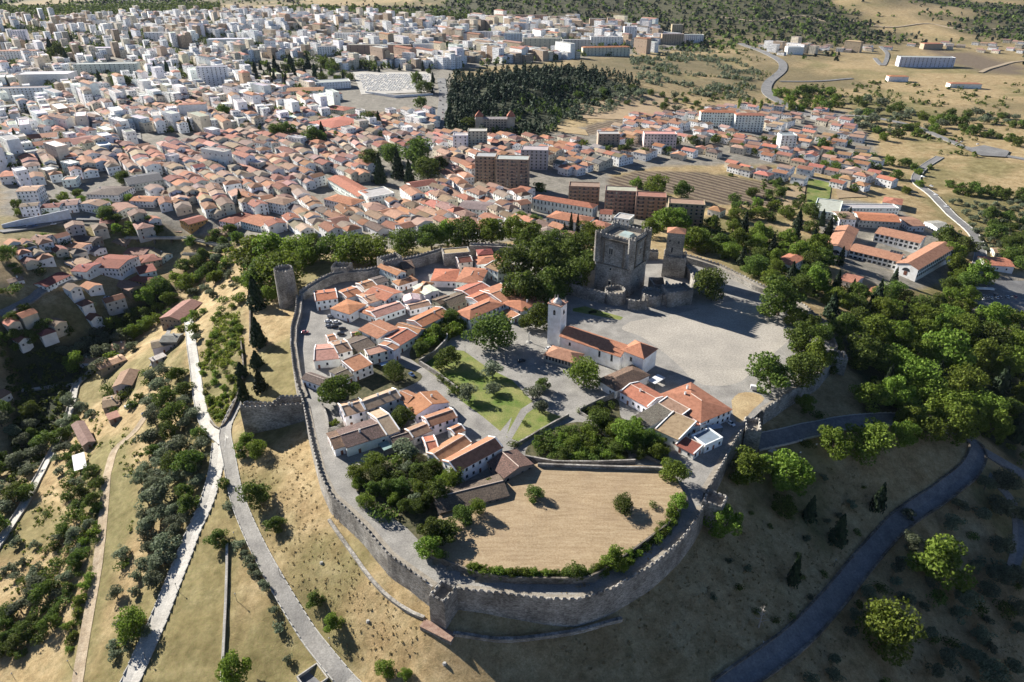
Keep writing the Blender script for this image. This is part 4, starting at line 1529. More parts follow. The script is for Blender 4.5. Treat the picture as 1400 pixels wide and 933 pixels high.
HOUSE_PTS = []
GV = "houses of the walled village"
HS = [
    ('Z1', (250, 552), (472, 522), (440, 432), 6.5, 'g', 1.2, WHITE, SALMON, "white two-storey house with a balcony, standing alone beside the car park", 0, 1),
    ('Z1', (600, 692), (765, 595), (660, 500), 5.5, 'h', 1.3, WHITE, SALMON, "white house with hipped roof at the end of the row above the parked cars", 0, 0),
    ('Z1', (575, 522), (735, 468), (690, 388), 5.5, 'g', 1.2, WHITE, SALMON, "small salmon-roofed house behind the hipped end house of the car park row", 0, 1),
    ('Z1', (800, 580), (962, 530), (865, 445), 5.5, 'g', 1.0, WHITE, PEACH, "house with pale peach roof and small windows in the car park row", 0, 1),
    ('Z1', (975, 548), (1150, 458), (1050, 345), 6.0, 'x', 1.6, WHITE, SALMON, "house whose roof is half in dark shade, next to the peach-roofed one", 0, 1),
    ('Z1', (760, 428), (890, 388), (830, 328), 5.0, 'g', 1.2, WHITE, SALMON, "salmon-roofed house with white lit parapet in front of the curved wall", 0, 1),
    ('Z1', (900, 370), (1010, 338), (960, 282), 4.0, 'g', 0.8, GREYW, GREYR, "low house with dark grey roof in front of the curved wall", 1, 0),
    ('Z1', (1100, 278), (1190, 244), (1090, 135), 7.5, 'x', 1.5, WHITE, SALMON, "tall white house with four windows beside the jagged gate tower", 0, 0),
    ('Z1', (1178, 215), (1288, 200), (1240, 98), 6.0, 'g', 1.4, STONEW, BROWN, "brown-roofed house with a dark front behind the tall windowed one", 1, 0),
    ('Z1', (1130, 388), (1320, 332), (1285, 285), 4.5, 'h', 1.3, WHITE, SALMON, "low hipped house with arched dark windows below the tall windowed one", 0, 0),
    ('Z1', (885, 728), (1185, 625), (1060, 575), 4.5, 'g', 1.3, WHITE, PEACH, "long house with three roof ridges and a small white gable over a garden", 0, 0),
    ('Z1', (720, 668), (870, 720), (900, 640), 4.2, 'h', 1.1, WHITE, SALMON, "hipped low house with a dark arcade at the west end of the three-ridge house", 0, 0),
    ('Z1', (1190, 560), (1350, 540), (1325, 490), 5.0, 'x', 1.4, WHITE, (0.68, 0.62, 0.55), "white chapel-like house with an arched doorway and pale roof", 0, 0),
    ('Z3', (895, 170), (1110, 66), (955, -25), 6.5, 'x', 1.0, WHITE, SALMON, "large house with a long blank white side wall on the lane to the car park", 0, 0),
    ('Z3', (1130, 246), (1312, 136), (1130, 65), 5.0, 'g', 1.4, WHITE, SALMON, "broad salmon roof above the walled vine garden", 0, 0),
    ('Z3', (1320, 124), (1392, 72), (1195, -2), 5.0, 'x', 1.2, WHITE, SALMON, "salmon roof stepping up behind the broad roof over the vine garden", 0, 0),
    ('Z3', (1065, 302), (1128, 262), (1020, 190), 7.0, 'g', 0.8, WHITE, ORANGE, "narrow tower-like white house with small orange roof on the lane corner", 0, 0),
    ('Z3', (805, 355), (1020, 298), (985, 255), 6.0, 's', 0.7, WHITE, PEACH, "slim white house with single pitch roof over a shaded courtyard with a blue awning", 0, 0),
    ('Z3', (650, 524), (838, 444), (770, 345), 6.0, 's', 1.2, WHITE, SALMON, "white house with two roof windows and one dark window in its end wall", 0, 0),
    ('Z3', (235, 404), (490, 380), (430, 240), 5.0, 'g', 1.6, WHITE, PEACH, "house on the wall street with faded roof, pink shutters and a terrace", 0, 0),
    ('Z3', (480, 332), (625, 292), (590, 182), 6.5, 'g', 1.5, WHITE, BROWN, "house with dark red front slope behind the house with pink shutters", 0, 1),
    ('Z3', (690, 305), (860, 240), (760, 132), 4.0, 'g', 1.2, STONEW, OLD, "ruinous house with sagging brown roof and a pale broken wall", 1, 0),
    ('Z3', (352, 692), (445, 628), (340, 460), 4.2, 'x', 1.3, WHITE, OLD, "old white cottage with two dark sagging roofs along the wall street", 1, 0),
    ('Z3', (520, 614), (640, 562), (565, 458), 3.6, 'g', 0.8, WHITE, OLD, "low brown-roofed shed behind the old cottage with sagging roofs", 1, 0),
    ('Z3', (385, 200), (470, 180), (445, 128), 3.2, 'g', 0.7, WHITE, ORANGE, "tiny orange-roofed outhouse at the edge of the car park", 0, 0),
    ('Z3', (632, 160), (752, 142), (735, 100), 3.6, 'g', 0.8, WHITE, ORANGE, "small orange-roofed outhouse beside the long blank white wall", 0, 0),
    ('Z2', (525, 148), (665, 130), (655, 75), 6.0, 'g', 1.6, PINKW, DKRED, "narrow pinkish house with dark red roof against the flat-topped bastion", 0, 0),
    ('Z2', (730, 62), (885, 52), (870, 5), 6.0, 'h', 1.5, PINKW, DKRED, "dark red roofed house in shadow under the northern wall", 0, 0),
    ('Z2', (725, 162), (985, 130), (985, 55), 5.0, 'h', 1.2, WHITE, SALMON, "salmon hip-roofed house between the dark red roof and the big trees", 0, 0),
    ('Z2', (812, 187), (945, 240), (1050, 155), 7.5, 'g', 1.4, WHITE, BROWN, "tall house with brown roof and blank white end wall beside the big trees", 0, 0),
    ('Z2', (235, 335), (490, 340), (420, 225), 4.5, 'h', 1.4, WHITE, SALMON, "wide salmon hip roof in front of the palm and the flat-topped bastion", 0, 0),
    ('Z2', (500, 342), (750, 362), (810, 222), 5.5, 'h', 1.4, WHITE, SALMON, "salmon roof with a white dormer in front of the tall brown-roofed house", 0, 1),
    ('Z2', (160, 485), (300, 440), (370, 310), 5.5, 'x', 0.8, WHITE, (0.72, 0.68, 0.62), "white-walled house with pale lit roof and a black courtyard beside it", 0, 0),
    ('Z2', (40, 458), (150, 472), (200, 362), 5.0, 'h', 1.5, WHITE, SALMON, "little pyramid-roofed house left of the pale lit roof", 0, 0),
    ('Z2', (640, 504), (845, 412), (700, 348), 5.0, 'g', 1.2, WHITE, SALMON, "wide plain salmon roof in the middle of the village", 0, 0),
    ('Z2', (440, 604), (640, 524), (500, 472), 4.2, 'g', 1.4, STONEW, OLD, "old house with brown roof round a dark yard", 1, 0),
    ('Z2', (325, 590), (455, 545), (400, 490), 4.2, 'g', 1.1, STONEW, BROWN, "small brown roof joined to the old house with the dark yard", 1, 0),
    ('Z2', (730, 577), (900, 502), (790, 442), 5.5, 'g', 1.2, WHITE, SALMON, "salmon roof with lit white ridge, behind the long windowed house", 0, 0),
    ('Z2', (970, 562), (1180, 482), (935, 390), 6.0, 'g', 1.4, WHITE, SALMON, "broad salmon roof at the edge of the big trees west of the keep", 0, 1),
    ('Z2', (640, 744), (990, 590), (850, 528), 6.2, 'h', 1.6, WHITE, SALMON, "long white house with a row of upper windows and a hipped west end", 0, 0),
    ('Z2', (1000, 577), (1200, 657), (1260, 525), 6.0, 'h', 1.6, WHITE, SALMON, "white house with a chimney pot above the plane tree of the square", 0, 1),
    ('Z2', (965, 672), (1085, 747), (1150, 707), 3.2, 's', 0.8, WHITE, ORANGE, "lean-to red roof below the house with the chimney pot", 0, 0),
    ('Z2', (1245, 592), (1420, 562), (1250, 475), 6.0, 'h', 1.7, WHITE, ORANGE, "orange hip-roofed house just behind the church bell tower tree", 0, 0),
    ('Z2', (130, 828), (415, 688), (325, 602), 5.5, 'g', 1.5, WHITE, SALMON, "long narrow salmon-roofed house above the vine garden", 0, 1),
    ('Z2', (5, 645), (222, 594), (190, 548), 4.2, 'g', 1.0, WHITE, PEACH, "low house with pale peach roof behind the long narrow one", 0, 0),
    ('Z5', (325, 294), (535, 234), (490, 112), 6.5, 'g', 1.6, WHITE, PEACH, "western half of the long white house, with a tall chimney and two doors", 0, 2),
    ('Z5', (545, 232), (905, 98), (832, 10), 6.5, 'g', 1.6, WHITE, PEACH, "eastern half of the long white house, with a chimney and small gallery windows", 0, 2),
    ('Z5', (762, 492), (892, 442), (795, 195), 5.5, 'g', 2.4, WHITE, PEACH, "steep faded-roof house wedged between the long white house and the mottled one", 0, 0),
    ('Z5', (345, 624), (755, 494), (640, 335), 5.0, 'g', 1.7, WHITE, OLD, "long house with mottled brown roof, a row of dark windows and a bluish front", 1, 1),
    ('Z5', (212, 642), (345, 602), (290, 450), 4.2, 'g', 1.2, WHITE, BROWN, "low brown-roofed end building with a white street wall beside the mottled house", 1, 0),
    ('Z5', (850, 604), (1042, 544), (1000, 440), 3.6, 'g', 1.1, WHITE, OLD, "small cottage with mossy roof and one door, next to the green awning", 1, 0),
    ('Z5', (1050, 527), (1242, 447), (1180, 360), 4.5, 'g', 1.1, WHITE, BROWN, "double-roofed brown cottage between the mossy cottage and the lane", 0, 0),
    ('Z5', (1080, 277), (1410, 152), (1330, 30), 5.0, 'x', 2.4, (0.72, 0.70, 0.78), SALMON, "gabled house with one pink and one dark red slope and a lavender end wall", 0, 1),
    ('P', (947, 462), (1092, 412), (1072, 362), 6.0, 'g', 1.3, WHITE, SALMON, "white house with plain salmon roof and one window below the lavender gable", 0, 0),
    ('Z5', (985, 154), (1095, 82), (1050, -8), 5.5, 'x', 1.3, WHITE, SALMON, "salmon-roofed house with white party wall left of the lavender gable", 0, 0),
    ('Z6', (500, 494), (968, 242), (880, 120), 7.0, 'g', 2.0, WHITE, SALMON, "large white house with a dark balcony and three bay windows above the old barn", 0, 0),
    ('Z6', (320, 388), (640, 192), (565, 85), 4.2, 'g', 1.4, WHITE, ORANGE, "long orange-red roof behind the large white house with the balcony", 0, 0),
    ('Z6', (190, 282), (305, 258), (245, 130), 4.0, 'g', 1.0, WHITE, ORANGE, "orange roof of the garden annexe left of the terrace", 0, 0),
    ('Z6', (480, 107), (585, 57), (540, -10), 4.5, 'g', 0.9, WHITE, SALMON, "small salmon roof beside the walled terrace on the lane", 0, 0),
    ('Z6', (1005, 557), (1295, 417), (1060, 318), 4.0, 'x', 2.0, STONEW, BROWN, "brown-roofed stone house with a dark end wall at the field corner", 1, 0),
    ('Z6', (330, 925), (1030, 748), (865, 562), 3.2, 'g', 1.8, STONEW, OLD, "long old stone barn with weathered three-part roof beside the mown field", 1, 0),
    ('Z8', (160, 274), (430, 427), (640, 352), 5.0, 'g', 1.6, WHITE, ORANGE, "orange-red gabled house with a chimney beside the church annexe", 0, 1),
    ('Z8', (600, 302), (1005, 587), (1262, 442), 6.0, 'h', 2.4, WHITE, (0.36, 0.15, 0.09), "large house with big red hip roof and white chimneys on the plaza edge", 0, 2),
    ('Z8', (290, 548), (440, 647), (605, 472), 5.5, 's', 1.0, WHITE, (0.25, 0.22, 0.18), "white cottage with grey-brown mossy single slope roof above the orchard", 1, 0),
    ('Z8', (530, 668), (765, 777), (885, 607), 5.0, 's', 1.3, WHITE, (0.36, 0.24, 0.16), "tan single slope roof with a little dormer right of the mossy cottage", 0, 0),
    ('Z8', (560, 397), (790, 527), (868, 480), 6.0, 's', 0.8, WHITE, BROWN, "narrow brown strip roof along the big red hip roof", 0, 0),
    ('Z8', (900, 642), (1030, 607), (900, 530), 4.5, 's', 0.9, WHITE, ORANGE, "small orange roof tucked under the corner of the big red hip roof", 0, 0),
    ('Z8', (740, 837), (920, 935), (1030, 882), 3.2, 's', 0.9, WHITE, DKRED, "dark red porch roof with a black car port at the lane bend", 0, 0),
    ('Z8', (905, 747), (1050, 852), (1150, 727), 3.8, 'f', 0.0, WHITE, (0.22, 0.26, 0.32), "white flat-roofed annexe with roof terrace shade painted blue-grey", 0, 0),  # dark blue-grey roof colour stands in for shade on the terrace
]
for z, a, b, c, h, k, ri, wc, rc, lab, old, ch in HS:
    house(z, a, b, c, h, k, ri, wc, rc, lab, bool(old), ch, 0.0, "house", True, "house", GV)


# canopies
def canopy(zone, a, b, c, h, col, label, gz=0.0, name="canopy", th=0.18, posts=True):
    cen, rz, L, D = from_eaves(zone, a, b, c, h, gz)
    root = empty(name, cen, rz)
    tag(root, label, "canopy")
    mb = MB()
    mb.box((0, 0, h), (L, D, th))
    o = mb.build("roof_sheet", M['plaster'], root)
    o.color = (*col, 1)
    for sx in (-1, 1):
        for sy in (-1, 1):
            p = MB()
            p.box((sx * (L / 2 - 0.15), sy * (D / 2 - 0.15), h / 2 - th / 2 - 0.01), (0.14, 0.14, h - 0.02))
            p.build("post", M['metal'], root)
    return root


canopy('Z8', (430, 157), (510, 197), (622, 132), 3.0, (0.75, 0.75, 0.75), "flat white canopy between the church and the big red hip roof")
canopy('Z8', (1050, 640), (1085, 682), (1210, 632), 2.8, (0.40, 0.44, 0.50), "grey-blue pergola sheet in the shade beside the parked white car")
canopy('Z5', (675, 600), (740, 672), (835, 632), 2.6, (0.22, 0.32, 0.30), "green awning over the yard of the mottled house")
canopy('Z3', (925, 445), (945, 470), (1030, 455), 2.5, (0.30, 0.42, 0.62), "blue awning in the shaded courtyard")

# ------------------------------------------------------------------ church
church = None
cen, rz, L, D = from_eaves('Z7', (280, 460), (918, 680), (1092, 590), 8.5, 0.0)
church = empty("church", cen, rz)
tag(church, "white church with long red roof and a square bell tower on the plaza", "church")
mb = MB()
add_walls(mb, L, D, 8.5, 'g', 3.0, -0.5)
o = mb.build("nave_wall", M['plaster'], church)
o.color = (*WHITE, 1)
mb = MB()
add_roof(mb, L, D, 8.5, 'g', 3.0, 0.5)
o = mb.build("nave_roof", M['tile'], church)
o.color = (0.46, 0.20, 0.115, 1)
for f, z, w_, h_ in ((-0.33, 4.6, 1.2, 1.8), (0.17, 4.2, 1.1, 3.2), (0.37, 4.2, 1.2, 3.4)):
    link("window", WINDOW, church, (f * L, -D / 2, z), 0, (w_, 1, h_))
cinv = Matrix.Rotation(-rz, 4, 'Z') @ Matrix.Translation(-cen)


def church_part(zone, a, b, c, h, kind, rise, col, rcol, wname, old=False, nwin=(), oh=0.5):
    c2, r2, l2, d2 = from_eaves(zone, a, b, c, h, 0.0)
    lc = cinv @ c2
    mb = MB()
    add_walls(mb, l2, d2, h, kind, rise, -0.5)
    o = mb.build(wname + "_wall", M['plaster'], church)
    o.location = lc
    o.rotation_euler = (0, 0, r2 - rz)
    o.color = (*col, 1)
    mb = MB()
    add_roof(mb, l2, d2, h, kind, rise, oh)
    ro = mb.build(wname + "_roof", M['tile_old'] if old else M['tile'], church)
    ro.location = lc
    ro.rotation_euler = (0, 0, r2 - rz)
    ro.color = (*rcol, 1)
    for x, z, w_, h_ in nwin:
        link("window", WINDOW, o, (x * l2, -d2 / 2, z), 0, (w_, 1, h_))
    return o, l2, d2


church_part('Z7', (935, 606), (1168, 697), (1345, 607), 10.5, 'h', 3.4, WHITE, (0.46, 0.20, 0.115), "chancel", nwin=((-0.05, 6.0, 1.3, 2.2),))
church_part('Z7', (690, 925), (870, 1040), (1150, 832), 4.8, 'h', 2.2, WHITE, BROWN, "sacristy", True, ((0.2, 1.5, 1, 1.2),))
church_part('Z7', (112, 657), (440, 748), (600, 672), 4.2, 'h', 2.2, (0.42, 0.39, 0.35), (0.42, 0.22, 0.14), "porch", False, [(-0.42 + 0.105 * i, 1.5, 1.0, 2.0) for i in range(9)])
ta = from_eaves('Z7', (155, 118), (290, 155), (368, 112), 24.0, 0.0)
tb_, td = atz(752, 470, 0), atz(764, 474, 0)
c2, r2, l2, d2 = ta
zt = 24.0
twr = empty("x", (0, 0, 0))
bpy.data.objects.remove(twr)
lc = cinv @ c2
w2 = max(l2, 7.0)
d2 = max(d2, 6.6)
mb = MB()
mb.prism([(-w2 / 2, -d2 / 2), (w2 / 2, -d2 / 2), (w2 / 2, d2 / 2), (-w2 / 2, d2 / 2)], -0.5, zt)
tw_ = mb.build("bell_tower", M['plaster'], church)
tw_.location = lc
tw_.rotation_euler = (0, 0, r2 - rz)
tw_.color = (*WHITE, 1)
mb = MB()
mb.box((0, 0, zt + 0.2), (w2 + 0.9, d2 + 0.9, 0.4))
o = mb.build("cornice", M['tile'], tw_)
o.color = (0.42, 0.24, 0.17, 1)
mb = MB()
mb.prism(circle((0, 0), 2.3, 16), zt + 0.41, zt + 1.1)
mb.prism(circle((0, 0), 2.15, 16), zt + 1.102, zt + 2.4, taper=0.6)
mb.prism(circle((0, 0), 1.28, 16), zt + 2.402, zt + 3.0, taper=0.3)
mb.prism(circle((0, 0), 0.28, 8), zt + 3.0, zt + 5.0, taper=0.2)
o = mb.build("dome", M['plaster'], tw_)
o.color = (0.55, 0.53, 0.50, 1)
for sx in (-1, 1):
    for sy in (-1, 1):
        mb = MB()
        mb.prism([(sx * (w2 / 2 - .6) + dx, sy * (d2 / 2 - .6) + dy) for dx, dy in ((-.4, -.4), (.4, -.4), (.4, .4), (-.4, .4))], zt + 0.4, zt + 2.9, taper=0.2)
        o = mb.build("pinnacle", M['plaster'], tw_)
        o.color = (0.45, 0.42, 0.38, 1)
for si, (x, y, an) in enumerate(((0, -d2 / 2, 0), (w2 / 2, 0, math.pi / 2), (-w2 / 2, 0, -math.pi / 2))):
    mb = MB()
    pts = [(-0.7, 0), (0.7, 0), (0.7, 2.2)] + [(0.7 * math.cos(q), 2.2 + 0.7 * math.sin(q)) for q in (0.6, 1.2, 1.57, 1.95, 2.55)] + [(-0.7, 2.2)]
    mb.face([(q[0], -0.05, q[1]) for q in pts])
    k = len(mb.v)
    o = mb.build("belfry_opening", M['glass'], tw_)
    o.location = (x, y, zt - 5.6)
    o.rotation_euler = (0, 0, an)
    mb = MB()
    mb.prism(circle((0, -0.25), 0.42, 10), 1.0, 1.9, taper=0.55)
    mb.build("bell", M['metal'], o)
CH_TOWER = c2.copy()
HOUSE_PTS.append((cen.x, cen.y, 20))

# ------------------------------------------------------------------ garden and retaining walls of the village
GW = "stone garden walls of the village"


def gwall(pxs, top, label, thick=0.7, zb=0.0, step=4.0, name="stone_wall"):
    o = lowwall(pxs, zb, top, label, mer=False, thick=thick, name=name, cat="stone wall", step=step, group=GW)
    return o


gwall([(574, 500), (598, 515), (625, 536)], 2.6, "garden wall with pale face along the lane below the lawn")
gwall([(574, 499), (594, 488), (613, 468), (612, 462)], 3.0, "dark garden wall between the vine garden and the lawn")
gwall([(793, 566), (815, 555), (842, 543)], 3.0, "shaded wall below the church annexe, with a small tree at its end")
gwall([(704, 612), (720, 603), (745, 588), (778, 570)], 1.6, "sloping wall between the lawn and the triangular vine garden")
gwall([(717, 632), (760, 640), (820, 640), (868, 638)], 3.4, "long shaded retaining wall below the triangular vine garden")
gwall([(793, 566), (812, 580), (830, 600), (868, 620), (905, 637)], 1.4, "low wall of the orchard beside the lane to the field")
gwall([(440, 556), (447, 575), (449, 592), (462, 589), (470, 582)], 2.2, "white yard wall at the west end of the long white house")
gwall([(735, 644), (790, 646), (850, 648), (900, 649), (912, 652)], 3.6, "long dark wall along the back of the mown field", 0.8)
# ring wall of the raised field
P = [Vector((x, y, 3.0)) for x, y in FIELD[:9]]
mb = MB()
P = resample(P, 4)
O = sum(P, Vector()) / len(P)
O.z = 0
fr = empty("retaining_wall", O)
tag(fr, "curved stone retaining wall holding the mown field above the wall street", "stone wall", GW)
prev = None
for i, p in enumerate(P):
    a, b = P[max(i - 1, 0)], P[min(i + 1, len(P) - 1)]
    d = Vector((b.x - a.x, b.y - a.y)).normalized()
    nn = Vector((-d.y, d.x))
    q = lambda o, z: (p.x + nn.x * o - O.x, p.y + nn.y * o - O.y, z)
    row = [q(-0.25, -1), q(0, 2.75), q(0.6, 2.75), q(0.9, 0)]
    if prev:
        for k in range(3):
            mb.face((prev[k], prev[k + 1], row[k + 1], row[k]))
    prev = row
mb.build("masonry", M['stone_dark'], fr)
# ------------------------------------------------------------------ buildings outside the walls, placed one by one
GB = "houses along the river gorge"
GL = [
    ('L', (1030, 292), (1132, 264), (1098, 237), 7, 'g', 1.6, OCHRE, DKRED, "yellow house with dark red roof beyond the gorge footbridge", 0),
    ('L', (1140, 337), (1228, 347), (1212, 300), 4.5, 'g', 1.2, OCHRE, BROWN, "low ochre house with brown roof at the east end of the gorge footbridge", 0),
    ('L', (895, 327), (988, 332), (962, 287), 5, 'g', 1.4, WHITE, BROWN, "white brown-roofed house standing directly above the gorge footbridge", 0),
    ('L', (1195, 272), (1277, 287), (1300, 222), 6, 'h', 1.5, WHITE, DKRED, "dark red hip-roofed white house east of the yellow house", 0),
    ('L', (1310, 272), (1420, 302), (1396, 227), 6, 'g', 1.5, WHITE, SALMON, "white house with pale salmon gable roof next to the town wall trees", 0),
    ('L', (588, 332), (686, 317), (655, 300), 6, 'h', 1.0, CREAM, PEACH, "cream two-storey cube house with dark windows above the gorge", 0),
    ('L', (540, 292), (622, 282), (610, 252), 5, 'h', 1.4, STONEW, DKRED, "small red-roofed house above the cream cube house", 0),
    ('L', (640, 225), (752, 197), (700, 167), 6, 'x', 1.8, WHITE, BROWN, "white gable-fronted house with brown roof west of the leafy gorge trees", 0),
    ('L', (705, 162), (832, 167), (825, 137), 6, 'g', 1.4, WHITE, SALMON, "wide white house with flat salmon gable below the long grey barn", 0),
    ('L', (700, 77), (890, 47), (880, 0), 7, 'g', 2.4, GREYW, (0.06, 0.065, 0.085), "long grey barn with slate-blue dark roof beside an empty plot", 0),
    ('L', (470, 127), (642, 132), (610, 82), 6, 'h', 2.0, WHITE, OLD, "large white house with old brown hipped roof west of the long grey barn", 1),
    ('L', (335, 52), (412, 47), (400, 30), 7, 'f', 0, WHITE, PEACH, "pale flat-roofed white house near the barren slope", 0),
    ('L', (85, 112), (197, 107), (240, 77), 13, 'g', 1.2, WHITE, PEACH, "tall plain white house with blank end wall above the long white retaining wall", 0),
    ('L', (-5, 32), (115, 22), (100, -8), 8, 'g', 1.4, WHITE, SALMON, "broad white house at the photo edge above the tall plain one", 0),
    ('L', (105, 197), (205, 187), (200, 170), 9, 'g', 1.0, WHITE, BROWN, "white house with thin brown roof in front of the tall plain white house", 0),
    ('L', (220, 202), (320, 197), (300, 175), 7, 'g', 1.3, WHITE, DKRED, "dark red roofed row house on the long white retaining wall", 0),
    ('L', (320, 192), (420, 182), (410, 152), 7, 'g', 1.3, WHITE, BROWN, "brown-roofed row house in the middle of the terrace on the white retaining wall", 0),
    ('L', (425, 180), (540, 192), (520, 160), 7, 'x', 1.6, WHITE, BROWN, "last row house of the terrace, with a small white gable", 0),
    ('L', (160, 377), (237, 377), (215, 347), 4, 'g', 1.2, WHITE, BROWN, "low white house with brown gable by the yellow hillside", 0),
    ('L', (380, 377), (502, 387), (462, 352), 5, 'g', 1.4, STONEW, OLD, "stone house with old brown roof above the red roof cluster", 1),
    ('L', (350, 412), (442, 422), (420, 387), 4, 'g', 1.0, WHITE, SALMON, "small salmon-roofed white house above the red roof cluster", 0),
    ('L', (510, 442), (577, 417), (560, 392), 5, 'x', 1.4, WHITE, GREYR, "small white grey-roofed gable house above the red roof cluster", 0),
    ('L', (600, 387), (682, 392), (680, 362), 4.5, 'g', 1.2, STONEW, BROWN, "brown-roofed stone house at the west end of the footbridge", 0),
    ('L', (482, 522), (646, 532), (640, 457), 7, 'g', 2.0, WHITE, DKRED, "largest house of the red roof cluster, with a long dark red roof", 0),
    ('L', (385, 545), (470, 550), (440, 495), 5, 'g', 1.4, WHITE, DKRED, "dark red roofed lower house at the west of the red roof cluster", 0),
    ('L', (420, 522), (500, 492), (480, 455), 6, 's', 1.4, WHITE, PEACH, "peach single slope roof behind the red roof cluster", 0),
    ('L', (670, 452), (782, 457), (742, 412), 6, 'g', 1.6, WHITE, BROWN, "brown-roofed white house below the footbridge, west of two", 0),
    ('L', (795, 442), (882, 472), (852, 422), 6, 'g', 1.5, WHITE, BROWN, "brown-roofed white house below the footbridge, east of two", 0),
    ('L', (770, 502), (882, 482), (870, 442), 6, 'h', 1.5, STONEW, DKRED, "dark red hip roof on a stone house above the deep gorge", 0),
    ('L', (665, 512), (737, 512), (725, 475), 5, 'h', 1.2, OCHRE, SALMON, "little ochre house with salmon roof in the red roof cluster", 0),
    ('L', (760, 562), (852, 542), (832, 512), 8, 's', 1.2, WHITE, DKRED, "tall white house with big windows at the lip of the gorge", 0),
    ('L', (700, 592), (812, 612), (800, 572), 6.5, 'h', 1.6, OCHRE, DKRED, "ochre house with dark red hip roof at the lip of the gorge", 0),
    ('L', (615, 617), (702, 652), (722, 602), 4, 'g', 1.2, TAN, BROWN, "tan brown-roofed house beside a white car above the gorge", 0),
    ('L', (255, 632), (387, 567), (350, 532), 6, 'g', 1.6, WHITE, DKRED, "long house with dark red roof along the gorge street", 0),
    ('L', (190, 727), (305, 667), (290, 645), 5, 'g', 1.2, WHITE, SALMON, "narrow salmon-roofed house at the lower end of the gorge street", 0),
    ('L', (310, 682), (490, 622), (450, 592), 7, 'g', 1.6, TAN, PEACH, "tan three-storey house with wide peach roof on the gorge street", 0),
    ('L', (245, 842), (407, 772), (372, 757), 5, 'g', 1.4, WHITE, DKRED, "deep red roofed long house lowest in the gorge", 0),
    ('L', (50, 612), (130, 592), (120, 570), 4, 'g', 1.2, WHITE, BROWN, "small brown-roofed house on the yellow hillside edge", 0),
    ('L', (30, 792), (117, 757), (110, 735), 3.2, 's', 0.9, GREYW, PEACH, "pale peach shed roof beside the gorge street end", 0),
    ('L', (870, 802), (982, 812), (1032, 712), 7, 'x', 2.2, STONEW, BROWN, "big stone house with brown roof where the concrete road starts", 0),
    ('L', (870, 932), (962, 932), (982, 887), 5, 'g', 1.5, STONEW, GREYR, "grey-roofed stone house below the big stone house", 0),
    ('L2', (430, 120), (502, 122), (546, 87), 4, 'g', 1.0, WHITE, PEACH, "white peach-roofed house at the bend of the river walk", 0),
    ('L2', (545, 157), (690, 102), (700, 57), 4, 'g', 1.1, STONEW, PEACH, "long peach-roofed stone house beside the river walk", 0),
    ('L2', (605, 52), (670, 42), (650, 2), 4, 'g', 1.1, WHITE, PEACH, "small peach-roofed house uphill of the long one at the river walk", 0),
    ('L2', (830, 42), (946, 17), (902, -15), 5, 'g', 1.4, GREYW, BROWN, "grey-walled house with brown roof beside the concrete road", 0),
    ('L2', (835, 112), (906, 82), (895, 68), 3, 's', 0.7, GREYW, PINKW, "pink lean-to shed below the grey-walled house", 0),
    ('L2', (612, 252), (717, 242), (746, 162), 5, 'x', 1.8, GREYW, BROWN, "grey gabled house with half-dark roof in the middle of the hillside row", 0),
    ('L2', (560, 367), (652, 347), (690, 282), 3.4, 'g', 1.2, STONEW, BROWN, "low brown-roofed house under the grey gabled house", 0),
    ('L2', (450, 572), (517, 547), (622, 377), 3.2, 'x', 1.2, STONEW, BROWN, "very long narrow barn with brown roof pointing to the white tarpaulin", 0),
    ('L2', (595, 432), (652, 412), (682, 372), 3.0, 's', 0.8, STONEW, PEACH, "small peach-roofed shed beside the white lorry", 0),
    ('L2', (-12, 322), (58, 282), (40, 242), 5, 'g', 1.4, WHITE, BROWN, "white-walled house with brown roof across the gorge near the lower footbridge", 0),
]
for z, a, b_, c, h, k, ri, wc, rc, lab, old in GL:
    house(z, a, b_, c, h, k, ri, wc, rc, lab, bool(old), random.choice((0, 1)), None, "house", True, "house", GB)
canopy('L2', (405, 712), (474, 690), (540, 582), 2.6, (0.8, 0.8, 0.8), "big white tarpaulin on poles at the end of the long barn", gz=at(118, 632).z, name="tarpaulin")

GE = "large buildings around the castle"
